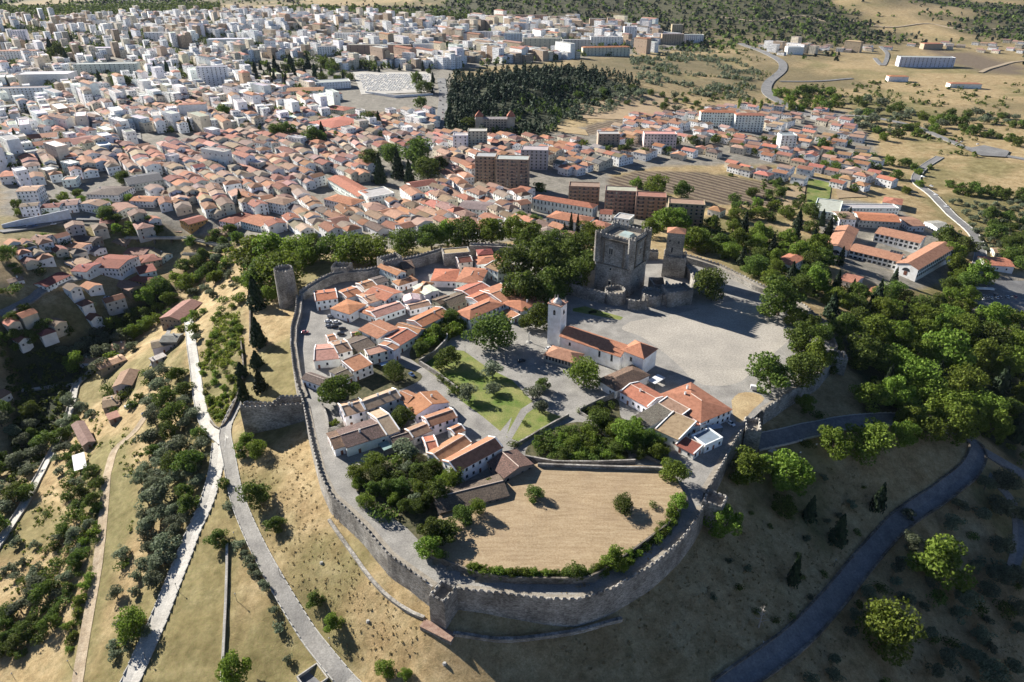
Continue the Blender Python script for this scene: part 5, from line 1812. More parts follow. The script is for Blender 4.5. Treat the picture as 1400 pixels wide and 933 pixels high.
# courtyard school
root = None
parts = [('S', (125, 314), (330, 352), (580, 187), 7.5, 'x', 2.6, "wing"), ('S', (770, 464), (972, 524), (1215, 302), 7.5, 'x', 2.6, "wing"),
         ('S', (345, 347), (790, 452), (905, 402), 7.0, 'g', 2.2, "wing"), ('S', (580, 192), (985, 282), (1105, 237), 7.0, 'g', 2.2, "wing")]
g0 = at(1210, 375)
c0 = None
for z, a, b_, c, h, k, ri, nm in parts:
    cen, rz, L, D = from_eaves(z, a, b_, c, h, g0.z)
    if root is None:
        root = empty("school_building", g0)
        tag(root, "white school of four tiled wings round a courtyard, with arched end windows", "school")
    lc = cen - g0
    mb = MB()
    add_walls(mb, L, D, h, k, ri, -6)
    o = mb.build("wing", M['plaster'], root)
    o.location = lc
    o.rotation_euler = (0, 0, rz)
    o.color = (*WHITE, 1)
    mb = MB()
    add_roof(mb, L, D, h, k, ri, 0.5)
    ro = mb.build("roof", M['tile'], o)
    ro.color = (0.42, 0.215, 0.135, 1)
    if k == 'g':
        n = int(L / 3.4)
        for q in range(n):
            if q % 3 == 2 and False:
                continue
            for f in (0, 1):
                link("window", WINDOW, o, (-L / 2 + (q + 0.5) * L / n, -D / 2, 1.0 + f * 3.4), 0, (2.3, 1, 1.9))
        nb = int(L / 6.8)
        for q in range(nb + 1):
            mb = MB()
            mb.box((-L / 2 + q * L / nb, -D / 2 - 0.18, 3.3), (0.5, 0.35, 6.6))
            pb = mb.build("pilaster", M['kerb'], o)
    else:
        mb = MB()
        pts = [(-2.8, 0), (2.8, 0)] + [(2.8 * math.cos(q * math.pi / 8), 2.6 * math.sin(q * math.pi / 8)) for q in range(9)]
        mb.face([(q[0], -0.06, q[1]) for q in pts[2:]])
        ao = mb.build("arched_window", M['glass'], o)
        ao.location = (0, -D / 2, 3.6)
        mb = MB()
        mb.box((0, -0.08, -1.6), (2.2, 0.1, 3.0))
        mb.build("door", M['door'], ao)
        n = int(D / 3.6)
        for q in range(n):
            for f in (0, 1):
                link("window", WINDOW, o, (L / 2, -D / 2 + (q + 0.5) * D / n, 1.0 + f * 3.4), math.pi / 2, (2.3, 1, 1.9))
cen, rz, L, D = from_eaves('S', (690, 385), (800, 412), (800, 365), 8.0, g0.z)
for q in range(4):
    mb = MB()
    mb.box((0, 0, 0), (2.0, 4.0, 0.12))
    so2 = mb.build("solar_panel", M['glass'], root)
    so2.location = (cen.x - g0.x + (q - 1.5) * 2.2 * math.cos(rz), cen.y - g0.y + (q - 1.5) * 2.2 * math.sin(rz), 8.7)
    so2.rotation_euler = (R(22), 0, rz)
HOUSE_PTS.append((g0.x, g0.y, 48))

BL = [
    ('Q', (395, 205), (716, 205), (716, 182), 6, 'f', 0, WHITE, FLATG, "modern long white flat building behind the orange-roofed school house", {}),
    ('Q', (246, 215), (390, 235), (392, 165), 6, 'f', 0, WHITE, FLATG, "modern white pavilion with flat roof beside the dark conifers", {}),
    ('Q', (500, 267), (724, 280), (716, 235), 7, 'g', 2.0, GREYW, ORANGE, "school house with bright orange gable roof behind the courtyard school", {}),
    ('Q', (392, 262), (482, 264), (480, 222), 7, 'g', 1.8, WHITE, BROWN, "brown-roofed white wing left of the bright orange roof", {}),
    ('Q', (40, 487), (128, 515), (215, 470), 4.5, 'h', 1.6, WHITE, SALMON, "white bungalow with salmon hip roof among the park trees west of the courtyard school", {}),
    ('Q', (390, 590), (478, 615), (525, 580), 4, 'g', 1.2, WHITE, ORANGE, "red-orange roof half hidden in trees below the courtyard school", {}),
    ('Q', (545, 657), (672, 675), (662, 640), 3.6, 'g', 1.0, WHITE, ORANGE, "low white hut with orange-red roof below the courtyard school", {}),
    ('Q', (770, 300), (858, 300), (850, 250), 5, 'g', 1.5, WHITE, BROWN, "white gabled house with faded roof east of the bright orange roof", {}),
    ('Q', (925, 310), (1000, 305), (1000, 265), 5, 'g', 1.2, WHITE, (0.4, 0.37, 0.33), "pale grey-roofed house by the curving street", {}),
    ('Q', (625, 170), (730, 185), (715, 150), 5, 'h', 1.5, WHITE, SALMON, "salmon-roofed house behind the long white flat building", {}),
    ('Q', (1195, 512), (1345, 522), (1340, 477), 5, 'g', 1.6, WHITE, ORANGE, "white roadside house with long orange-red gable roof", {}),
    ('Q', (1240, 445), (1300, 450), (1310, 425), 4, 'g', 1.2, GREYW, BROWN, "small grey house behind the roadside house with long roof", {}),
    ('Q', (1275, 862), (1420, 925), (1450, 830), 7.5, 'h', 2.0, WHITE, BROWN, "big white villa with brown hip roof and balconies at the photo's east edge", {}),
    ('A4', (375, 302), (722, 360), (768, 340), 11, 'h', 2.4, WHITE, ORANGE, "long white palace with orange hip roof and two rows of windows", dict(gap=3.4, floors=2, skip=0, wh=2.6)),
    ('A4', (455, 410), (680, 452), (738, 415), 8, 'h', 2.4, WHITE, ORANGE, "white building with orange hip roof in front of the palace, cypresses before it", {}),
    ('A4', (690, 450), (800, 482), (845, 455), 6, 'h', 2.0, WHITE, ORANGE, "orange-roofed lower wing just behind the keep", {}),
    ('A4', (762, 392), (832, 397), (865, 372), 6, 'g', 1.4, WHITE, DKRED, "white house with dark red roof between palace and brown flats", {}),
    ('A4', (845, 415), (935, 430), (996, 408), 6, 'f', 0, WHITE, FLATG, "white flat-roofed house below the brown flats", {}),
    ('T', (390, 42), (556, 140), (605, 95), 9, 'g', 2.2, WHITE, ORANGE, "very long hall with orange roof and bright white side in the old town", {}),
    ('T', (556, 112), (612, 148), (706, 92), 11, 'f', 0, WHITE, FLATG, "white flat-topped block at the end of the very long orange hall", {}),
    ('T', (370, 152), (522, 187), (572, 155), 8, 'h', 2.0, WHITE, ORANGE, "wide orange hip roof below the very long hall", {}),
    ('T', (855, 90), (990, 70), (975, 40), 8, 'g', 2.2, WHITE, DKRED, "house with long dark red roof and a row of dormers beside the town park", {}),
    ('T', (45, 165), (150, 185), (250, 160), 9, 'h', 2.0, WHITE, BROWN, "large brown hip-roofed house where two streets meet in the old town", {}),
    ('T', (1100, 200), (1260, 215), (1265, 170), 6, 'g', 1.6, WHITE, GREYR, "long grey-roofed house in the old town near the palace", {}),
    ('C2', (285, 668), (410, 700), (560, 655), 9, 'h', 2.2, WHITE, ORANGE, "long white school with orange roof below the cemetery hill", dict(gap=3.6)),
    ('C2', (355, 590), (480, 605), (475, 580), 9, 'h', 2.0, CREAM, SALMON, "square cream house with salmon pyramid roof below the earth bank", dict(gap=3.6)),
    ('C2', (163, 500), (365, 495), (340, 475), 9, 'g', 2.2, WHITE, SALMON, "white convent block with several gables left of the earth bank", dict(gap=3.6)),
    ('C2', (262, 535), (360, 525), (355, 512), 9, 'g', 1.8, WHITE, SALMON, "white wing with tall windows before the convent block", dict(gap=3.6)),
    ('C2', (385, 525), (470, 510), (465, 495), 9, 'g', 1.8, WHITE, DKRED, "white wing with red roof at the edge of the earth bank", dict(gap=3.6)),
    ('C2', (325, 455), (515, 445), (515, 430), 10, 'f', 0, WHITE, FLATG, "long low white block next to the cemetery", dict(gap=4)),
    ('C2', (10, 560), (1, 1), (2, 2), 0, 'x', 0, WHITE, BROWN, None, {}),
    ('C1', (165, 800), (390, 770), (400, 750), 9, 'g', 2.4, WHITE, SALMON, "long white college wing with salmon roof, front row of two", dict(gap=3.8)),
    ('C1', (145, 760), (310, 745), (320, 720), 9, 'g', 2.4, WHITE, SALMON, "long white college wing with salmon roof, back row of two", dict(gap=3.8)),
    ('C1', (400, 790), (540, 770), (520, 735), 9, 'g', 2.4, WHITE, DKRED, "college wing with dark red roof at the corner of the college", dict(gap=3.8)),
]
for z, a, b_, c, h, k, ri, wc, rc, lab, kw in BL:
    if lab:
        house(z, a, b_, c, h, k, ri, wc, rc, lab, False, 0, None, "large_building", True, "building", GE, kw or None)


# apartment blocks given by the photo box of their front: x0, x1, eaves row, ground row
def block(x0, x1, yt, yb, depth, wall, roof, label, yaw=0.0, rise=0.0, gap=3.4, wins=True, name="apartment_block", cat="apartment block", kind=None, side=False):
    a, b_ = at(x0, yb), at(x1, yb)
    u = Vector((b_.x - a.x, 0))
    L = max(u.length * 1.0 / max(math.cos(yaw), 0.4), 5)
    cx, cy = (a.x + b_.x) / 2, (a.y + b_.y) / 2
    h = max(zat(cx, cy, yt) - min(a.z, b_.z), 5)
    c = Vector((cx - math.sin(yaw) * depth / 2, cy + math.cos(yaw) * depth / 2, min(a.z, b_.z)))
    kind = kind or ('f' if rise == 0 else 'h')
    o = house_at(c, yaw, L, depth, h, kind, rise, wall, roof, name, False, 0.5, True, False, 0, z0=-4)
    tag(o, label, cat, "apartment blocks and halls of the town")
    if wins:
        nf = max(2, int(h / 3.0))
        k = max(2, int(L / gap))
        while nf * k > 78:
            k -= 1
        place_windows(o, L, depth, h, gap=L / k * 0.98, floors=nf, ww=1.5, wh=1.6, door=False, sides=(0, 1) if side else (0,), skip=0.05)
    if wall in (BRK, BRK2) and not rise and yb > 200:
        nf = max(2, int(h / 3.0))
        for f in range(1, nf):
            for q in (-0.3, 0.02, 0.33):
                bm_ = MB()
                bm_.box((q * L, -depth / 2 - 0.75, f * h / nf + 0.5), (L * 0.17, 1.4, 1.1))
                bo = bm_.build("balcony", M['plaster'], o)
                bo.color = (0.38, 0.27, 0.21, 1)
    HOUSE_PTS.append((c.x, c.y, 0.55 * math.hypot(L, depth)))
    return o


BRK = (0.30, 0.205, 0.16)
BRK2 = (0.37, 0.28, 0.205)
for row in [
    # four brown flats behind the keep
    (777, 818, 256, 280, 14, BRK, (0.33, 0.22, 0.18), "brown balcony block with pink end wall, first of four behind the palace", -0.12, 0, 3.2, True),
    (826, 868, 262, 292, 14, BRK, (0.40, 0.37, 0.34), "brown balcony block with grey roof slab, second of four behind the palace", -0.14, 0, 3.2, True),
    (868, 907, 270, 300, 14, BRK, (0.36, 0.17, 0.12), "brown balcony block with flat red roof, third of four behind the palace", -0.16, 0, 3.2, True),
    (913, 957, 280, 312, 14, BRK2, (0.36, 0.22, 0.17), "brown balcony block with tiled roof, last of four, beside the slender tower", -0.18, 0, 3.2, True),
    # stepped tan block
    (650, 678, 215, 254, 16, BRK2, FLATG, "stepped tan apartment slab with balconies, west half", -0.08, 0, 3.2, True),
    (678, 722, 219, 260, 16, BRK2, FLATG, "stepped tan apartment slab with balconies, east half with bare end wall", -0.1, 0, 3.2, True),
    (712, 748, 206, 232, 18, GREYW, FLATG, "grey apartment slab behind the stepped tan one", -0.1, 0, 3.6, True),
    # white blocks near the seminary
    (620, 640, 186, 208, 14, WHITE, FLATG, "white apartment block left of the two before the seminary", 0, 0, 3.6, True),
    (640, 666, 180, 206, 14, CREAM, FLATG, "taller cream apartment block before the seminary", 0, 0, 3.6, True),
    (817, 846, 184, 206, 14, TAN, FLATG, "tan block with stepped roof beside the grey terraces", 0, 0, 3.6, True),
    (880, 923, 184, 203, 15, (0.66, 0.55, 0.52), (0.55, 0.33, 0.28), "pinkish long apartment block in the eastern suburb", -0.05, 0, 3.4, True),
    (1066, 1085, 186, 207, 14, WHITE, (0.30, 0.30, 0.31), "white cube block with dark roof in the eastern suburb", 0, 0, 3.4, True),
    (958, 1002, 154, 174, 14, WHITE, ORANGE, "white terrace with orange roof in the eastern suburb, west one", -0.1, 2, 3.4, True),
    (1005, 1040, 158, 180, 14, WHITE, ORANGE, "white terrace with orange roof in the eastern suburb, east one", -0.1, 2, 3.4, True),
    # far rows
    (475, 563, 62, 80, 16, (0.36, 0.25, 0.19), FLATG, "long brown apartment slab far across the town", 0, 0, 5, True),
    (565, 595, 61, 79, 16, (0.62, 0.66, 0.72), FLATG, "pale bluish apartment cube right of the long brown slab", 0, 0, 5, False),
    (458, 492, 46, 62, 16, WHITE, FLATG, "white apartment row behind the long brown slab, west part", 0, 0, 5, True),
    (494, 526, 45, 62, 16, WHITE, FLATG, "white apartment row behind the long brown slab, east part", 0, 0, 5, True),
    (435, 461, 64, 76, 14, WHITE, BRK2, "white banded office block left of the long brown slab", 0.2, 0, 5, True),
    (615, 628, 33, 48, 16, CREAM, FLATG, "cream tower standing alone on the far side of the town", 0, 0, 5, True),
    (645, 686, 44, 56, 16, (0.5, 0.53, 0.58), FLATG, "grey-blue office slab in the far middle of the town", 0, 0, 5, True),
    (690, 714, 46, 70, 18, (0.52, 0.56, 0.62), FLATG, "bluish grey tower beside the far cream flats", 0, 0, 5, True),
    (715, 768, 53, 72, 16, CREAM, FLATG, "long cream flats in the far apartment row", 0, 0, 5, True),
    (769, 807, 55, 73, 16, GREYW, FLATG, "light grey flats in the far apartment row", 0, 0, 5, True),
    (808, 850, 51, 64, 16, WHITE, FLATG, "white flats at the back of the far apartment row", 0, 0, 5, True),
    (797, 860, 65, 77, 16, CREAM, ORANGE, "long low flats with orange roof at the front of the far row", 0.12, 2, 5, True),
    (853, 869, 37, 56, 16, WHITE, FLATG, "white tower at the open end of the far apartment row", 0, 0, 5, True),
    (872, 892, 39, 50, 16, CREAM, ORANGE, "cream flats with orange roof right of the white far tower", 0, 2, 5, True),
    (905, 933, 47, 61, 16, TAN, FLATG, "tan flats near the highway at the far edge of town", 0, 0, 5, True),
    (934, 961, 48, 59, 16, WHITE, FLATG, "white flats nearest the highway at the far edge of town", 0, 0, 5, True),
    (806, 827, 26, 41, 18, BRK2, FLATG, "tan double tower before the far hills", 0, 0, 5, True),
    (830, 840, 25, 39, 16, BRK2, FLATG, "narrow tan tower right of the double tower before the hills", 0, 0, 5, True),
    (751, 777, 23, 35, 16, CREAM, FLATG, "cream flats before the wooded far hill", 0, 0, 5, True),
    (700, 748, 21, 31, 16, (0.42, 0.28, 0.22), FLATG, "reddish row of flats before the wooded far hill", 0, 0, 5, True),
    (918, 933, 34, 46, 16, TAN, FLATG, "tan tower behind the flats near the highway", 0, 0, 5, True),
    (108, 186, 88, 104, 20, (0.55, 0.54, 0.54), FLATG, "long grey public building with white window frames in the western town", 0.12, 0, 5, True),
    (29, 95, 102, 117, 34, WHITE, (0.62, 0.62, 0.62), "modern white hall with flat roof and dark glazed end", 0.1, 0, 9, False),
    (5, 66, 121, 140, 16, (0.62, 0.64, 0.68), (0.30, 0.2, 0.18), "grey-white office block with brown roof at the western edge", 0.15, 0, 4, True),
    (275, 313, 92, 120, 14, WHITE, FLATG, "tall white stepped building on the western slope", 0.2, 0, 4, True),
    (249, 284, 143, 165, 14, WHITE, SALMON, "big blank white wall block with thin orange roof", 0.25, 1, 9, False),
    (200, 240, 45, 57, 18, WHITE, FLATG, "long pale factory hall in the far western town", 0.1, 0, 8, True),
    (285, 345, 54, 66, 26, (0.66, 0.68, 0.72), (0.60, 0.60, 0.62), "long shed with light metal roof in the far western town", 0.15, 0, 9, False),
    (0, 50, 70, 82, 20, WHITE, SALMON, "white hall with pale roof at the far west", 0.1, 1.5, 6, True),
    (19, 38, 42, 60, 16, WHITE, FLATG, "white tower block at the far west", 0.2, 0, 4, True),
    (126, 165, 66, 76, 22, (0.6, 0.62, 0.66), (0.55, 0.57, 0.6), "flat grey metal hall beside the row of western trees", 0.1, 0, 9, False),
    (1229, 1302, 79, 92, 20, (0.62, 0.65, 0.70), FLATG, "very long white modern building alone on the eastern fields", -0.12, 0, 7, True),
    (1076, 1097, 65, 75, 20, WHITE, FLATG, "white industrial cube beside the highway", 0, 0, 9, False),
    (1301, 1338, 115, 121, 16, WHITE, SALMON, "long farm shed with salmon roof on the eastern fields", -0.1, 1.5, 9, False),
    (1215, 1240, 105, 112, 14, WHITE, SALMON, "farmhouse with salmon roof on the eastern fields", -0.1, 1.5, 6, False),
    (1262, 1288, 60, 68, 20, TAN, SALMON, "tan farm hall below the eastern hills", 0, 1.5, 9, False),
    (150, 190, 292, 300, 6, (0.6, 0.58, 0.55), FLATG, None, 0, 0, 9, False),
]:
    if row[7]:
        block(*row)
# seminary on its hill
a_, b_ = at(646, 181), at(705, 181)
sem = block(650, 704, 163, 180, 12, (0.34, 0.31, 0.27), (0.40, 0.36, 0.32), "old stone seminary with two red-roofed corner towers before the pine hill", 0, 1.5, 3.4, True, "seminary", "seminary")
_bb = [q_ for q_ in sem.children if q_.name.startswith('wall')][0].data
_xs = [v.co.x for v in _bb.vertices]
_h = max(v.co.z for v in _bb.vertices)
for s in (-1, 1):
    mb = MB()
    x = s * (max(_xs) - 5)
    mb.box((x, -2, _h / 2 + 1), (9, 11, _h + 4))
    o = mb.build("corner_tower", M['plaster'], sem)
    o.color = (0.40, 0.36, 0.31, 1)
    mb = MB()
    cs = [(x - 5.2, -8.2), (x + 5.2, -8.2), (x + 5.2, 4.2), (x - 5.2, 4.2)]
    for q in range(4):
        mb.face(((*cs[q], _h + 3.02), (*cs[(q + 1) % 4], _h + 3.02), (x, -2, _h + 10)))
    ro = mb.build("tower_roof", M['tile'], o)
    ro.color = (0.42, 0.16, 0.10, 1)

# long white retaining wall in the west
pts = [at(4, 312), at(30, 309), at(60, 306), at(98, 300)]
O = sum(pts, Vector()) / 4
rw = empty("retaining_wall", O)
tag(rw, "long white retaining wall below the terrace of row houses in the west", "retaining wall")
mb = MB()
for a, b_ in zip(pts, pts[1:]):
    d = b_ - a
    m_ = (a + b_) / 2 - O
    mb.box((m_.x, m_.y, 1.5), (Vector((d.x, d.y)).length + 0.3, 0.8, 9), math.atan2(d.y, d.x))
o = mb.build("masonry", M['plaster'], rw)
o.color = (0.62, 0.64, 0.68, 1)

# ------------------------------------------------------------------ the town, laid out in rows along its streets
REG = [
    # polygon, row angle, lot, depth, street, height, roofs, walls, fill
    ([(325, 300), (350, 262), (420, 240), (470, 262), (520, 285), (560, 258), (640, 258), (720, 268), (745, 300), (705, 316), (660, 322), (600, 322), (560, 325),
      (475, 325), (430, 335), (395, 322), (345, 316)], -56, (8, 21), (9, 14.5), 4.5, (4.5, 9.5), [SALMON, SALMON, ORANGE, BROWN, OLD, PEACH], [WHITE, WHITE, WHITE, CREAM], 0.93),
    ([(170, 215), (300, 188), (420, 188), (520, 196), (640, 212), (640, 258), (560, 256), (500, 250), (430, 236), (345, 265), (320, 306), (262, 296), (215, 285), (195, 250)],
     -50, (9, 22), (9, 14.5), 5.5, (6, 10), [SALMON, BROWN, OLD, BROWN, PEACH, SALMON, DKRED], [WHITE, WHITE, CREAM, GREYW], 0.92),
    ([(0, 190), (170, 170), (190, 220), (190, 250), (150, 240), (60, 250), (0, 262)], -38, (11, 19), (9, 12), 10, (8, 14), [SALMON, BROWN, WHITE, FLATG, WHITE], [WHITE, WHITE, WHITE, CREAM], 0.72),
    ([(0, 100), (330, 72), (440, 118), (340, 182), (180, 182), (0, 192)], -52, (10, 18), (9, 12), 10, (9, 17), [SALMON, BROWN, WHITE, WHITE, FLATG], [WHITE, WHITE, WHITE, CREAM], 0.66),
    ([(340, 122), (440, 120), (470, 165), (590, 160), (600, 190), (640, 212), (500, 196), (330, 190)], -48, (10, 18), (10, 13), 7, (7, 11), [SALMON, SALMON, BROWN, ORANGE], [WHITE, WHITE, CREAM], 0.85),
    ([(0, 27), (420, 17), (620, 32), (640, 84), (430, 98), (330, 68), (0, 96)], -50, (11, 22), (10, 13), 15, (8, 20), [SALMON, WHITE, WHITE, FLATG, BROWN], [WHITE, WHITE, CREAM, WHITE, TAN], 0.52),
    ([(740, 190), (800, 202), (860, 166), (1010, 148), (1135, 148), (1175, 185), (1205, 236), (1120, 236), (1000, 214), (870, 222), (770, 242)], -46, (12, 17), (10, 13), 13, (6, 8.5),
     [SALMON, SALMON, ORANGE, PEACH, BROWN], [WHITE, WHITE, WHITE, CREAM], 0.62),
    ([(600, 188), (760, 192), (772, 215), (750, 238), (645, 238)], -52, (10, 15), (10, 12), 7, (6, 10), [SALMON, ORANGE, BROWN, GREYR], [WHITE, CREAM, WHITE], 0.85),
    ([(430, 40), (640, 28), (900, 38), (930, 62), (870, 76), (640, 92), (600, 96), (440, 98)], -50, (14, 30), (12, 16), 14, (8, 22), [SALMON, FLATG, PEACH, FLATG], [WHITE, CREAM, TAN, WHITE], 0.6),
    ([(1000, 228), (1100, 238), (1200, 238), (1230, 262), (1120, 258), (1060, 250), (960, 300), (1000, 300)], -44, (11, 15), (10, 12), 16, (5, 7), [SALMON, ORANGE, BROWN], [WHITE, WHITE, CREAM], 0.4),
    ([(700, 320), (760, 300), (800, 330), (720, 330)], -50, (10, 14), (10, 12), 8, (6, 8), [SALMON, ORANGE], [WHITE], 0.7),
    ([(1040, 64), (1120, 64), (1400, 58), (1400, 75), (1250, 68), (1050, 76)], -44, (12, 20), (10, 13), 30, (5, 8), [SALMON, BROWN], [WHITE, CREAM], 0.35),
    ([(20, 335), (110, 315), (200, 300), (330, 305), (318, 326), (240, 322), (150, 330), (70, 380), (20, 390)], -40, (8, 12), (7, 10), 5, (4, 7), [SALMON, BROWN, SALMON, DKRED], [WHITE, CREAM, WHITE], 0.92),
    ([(10, 440), (60, 395), (130, 360), (215, 345), (230, 390), (190, 415), (110, 455), (60, 490), (15, 480)], -35, (8, 12), (7, 10), 5, (4, 7), [SALMON, BROWN, SALMON, DKRED], [WHITE, CREAM, WHITE], 0.92),
]
NOGO = [gpoly(p) for p in (
    [(474, 95), (480, 130), (540, 140), (592, 138), (592, 96)],
    [(500, 255), (505, 215), (545, 205), (600, 205), (600, 250), (560, 262)],
    [(606, 186), (610, 130), (640, 100), (780, 98), (910, 128), (800, 190), (720, 196)],
    [(335, 85), (460, 75), (470, 108), (345, 118)],
    [(830, 240), (1062, 250), (1050, 285), (830, 266)],
    [(380, 345), (440, 330), (440, 350)],
)] + ROADPOLYS
cands = []
occ = {}


def occupied(x, y, r):
    for i in range(int((x - r - 14) // 14), int((x + r + 14) // 14) + 1):
        for j in range(int((y - r - 14) // 14), int((y + r + 14) // 14) + 1):
            for (a, b_, q) in occ.get((i, j), ()):
                if (a - x) ** 2 + (b_ - y) ** 2 < (r + q) ** 2:
                    return True
    return False


def occupy(x, y, r):
    occ.setdefault((int(x // 14), int(y // 14)), []).append((x, y, r))


BIG = [h_ for h_ in HOUSE_PTS]
for poly, th, lot, dep, street, hh, roofs, walls, fill in REG:
    wp = gpoly(poly)
    cx, cy = sum(p[0] for p in wp) / len(wp), sum(p[1] for p in wp) / len(wp)
    ext = max(math.hypot(p[0] - cx, p[1] - cy) for p in wp)
    ca, sa = math.cos(R(th)), math.sin(R(th))
    v = -ext
    odd = False
    while v < ext:
        d = random.uniform(*dep)
        u = -ext
        while u < ext:
            L = random.uniform(*lot)
            uu = u + L / 2
            wob = 18 * (float(vnoise(uu / 90 + 40, v / 130 + 9)) - 0.5)
            vv = v + wob + random.uniform(-0.7, 0.7)
            x, y = cx + uu * ca - vv * sa, cy + uu * sa + vv * ca
            slope = 18 * (float(vnoise((uu + 4) / 90 + 40, v / 130 + 9)) - float(vnoise((uu - 4) / 90 + 40, v / 130 + 9))) / 8
            u += L + (random.uniform(0.0, 0.6) if fill > 0.8 else random.uniform(0.5, 7))
            if random.random() < 0.06:
                u += 5
            if fill < 0.74 and hh[1] >= 14 and float(fbm(x / 70 + 5, y / 110 + 2, 3)) < 0.37:
                continue
            if random.random() > fill:
                continue
            if hh[1] >= 14 and random.random() < 0.22:
                L *= random.uniform(1.5, 2.4)
            cands.append((x, y, R(th) + math.atan(slope) + random.uniform(-0.025, 0.025), L, d, random.uniform(*hh) * (1.5 if L > 20 and hh[1] >= 14 else 1), random.choice(roofs), random.choice(walls), random.random()))
        v += d + (street if odd else 1.2) + (random.uniform(0, 2))
        odd = not odd
ok = np.ones(len(cands), bool)
cx_, cy_ = np.array([c[0] for c in cands]), np.array([c[1] for c in cands])
inreg = np.zeros(len(cands), bool)
i0 = 0
for poly, *_r in REG:
    inreg |= inside(gpoly(poly), cx_, cy_)
ok &= inreg
for p in NOGO:
    ok &= ~inside(p, cx_, cy_)
ok &= ~inside(offset_loop([Vector(p) for p in PLATEAU], -9), cx_, cy_)
for bx, by, br in BIG:
    ok &= (cx_ - bx) ** 2 + (cy_ - by) ** 2 > (br + 4.5) ** 2
final = []
for i in np.nonzero(ok)[0]:
    x, y, rz, L, D, h, rc, wc, rnd = cands[i]
    r = 0.5 * min(L, D) * 0.86
    if occupied(x, y, r):
        continue
    px, py, dd = proj((x, y, H(x, y)))
    if px < -25 or px > 1425 or py < -5:
        continue
    occupy(x, y, r)
    final.append((L * h / (dd * dd), *cands[i]))
final.sort(key=lambda q: -q[0])
print("TOWN", len(final))
NIND = 285


def kind_of_roof(rc, rnd, L, D):
    if rc in (FLATG, WHITE):
        return 'f', 0
    return (('g', 1.6 + rnd) if rnd < 0.62 else ('h', 1.5 + rnd * 0.8) if rnd < 0.9 else ('x', 1.8)) if L < 15 else (('g', 2.0) if rnd < 0.6 else ('h', 2.0))


COLN = {SALMON: "salmon", ORANGE: "orange", BROWN: "brown", OLD: "old brown", PEACH: "peach", DKRED: "dark red", FLATG: "grey flat", WHITE: "white flat", GREYR: "grey"}
KN = {'g': "gable", 'h': "hip", 'x': "cross-gable", 'f': ""}
WN = {WHITE: "white", CREAM: "cream", GREYW: "grey", TAN: "tan", STONEW: "stone"}
for q in final[:NIND]:
    _s, x, y, rz, L, D, h, rc, wc, rnd = q
    k, ri = kind_of_roof(rc, rnd, L, D)
    lk = COLN[rc]
    rc = tuple(a * 0.88 + b2 * 0.12 for a, b2 in zip(rc, (0.27, 0.22, 0.20)))
    rc = tuple(v * (0.55 + 0.6 * ((rnd * 7.3) % 1)) for v in rc)
    g = min(H(x + dx, y + dy) for dx in (-4, 4) for dy in (-4, 4))
    o = house_at(Vector((x, y, g)), rz, L, D, h, k, ri, wc, rc, "town_house", rnd > 0.8 and rc == BROWN, 0.4, True, True, 1 if rnd < 0.35 else 0, z0=-3,
                 winkw=dict(gap=max(3.4, L / 4.5), floors=min(3, max(1, int(h / 2.85))), skip=0.2, ww=1.15, wh=1.5))
    auto(o, f"{WN[wc]} house with {lk} {KN[k]} roof".replace("  ", " "), "house", "houses of the town below the castle")
# the far rest: past the three hundred that show largest, one mass
m, nt, b = nmat("distant_houses")
t = NT(nt)
ac = t.n("ShaderNodeAttribute", attribute_name="paint")
g = t.noise(0.3, 3, 0.6)
c = t.mix(1.0, ac.outputs["Color"], t.ramp(g, [(0.3, (0.82,) * 3), (0.65, (1.05,) * 3)]), 'MULTIPLY')
t.l(c, b.inputs["Base Color"])
mb = MB()
paint = []


def pcol(n0, col):
    while len(paint) < len(mb.f):
        paint.append(col)


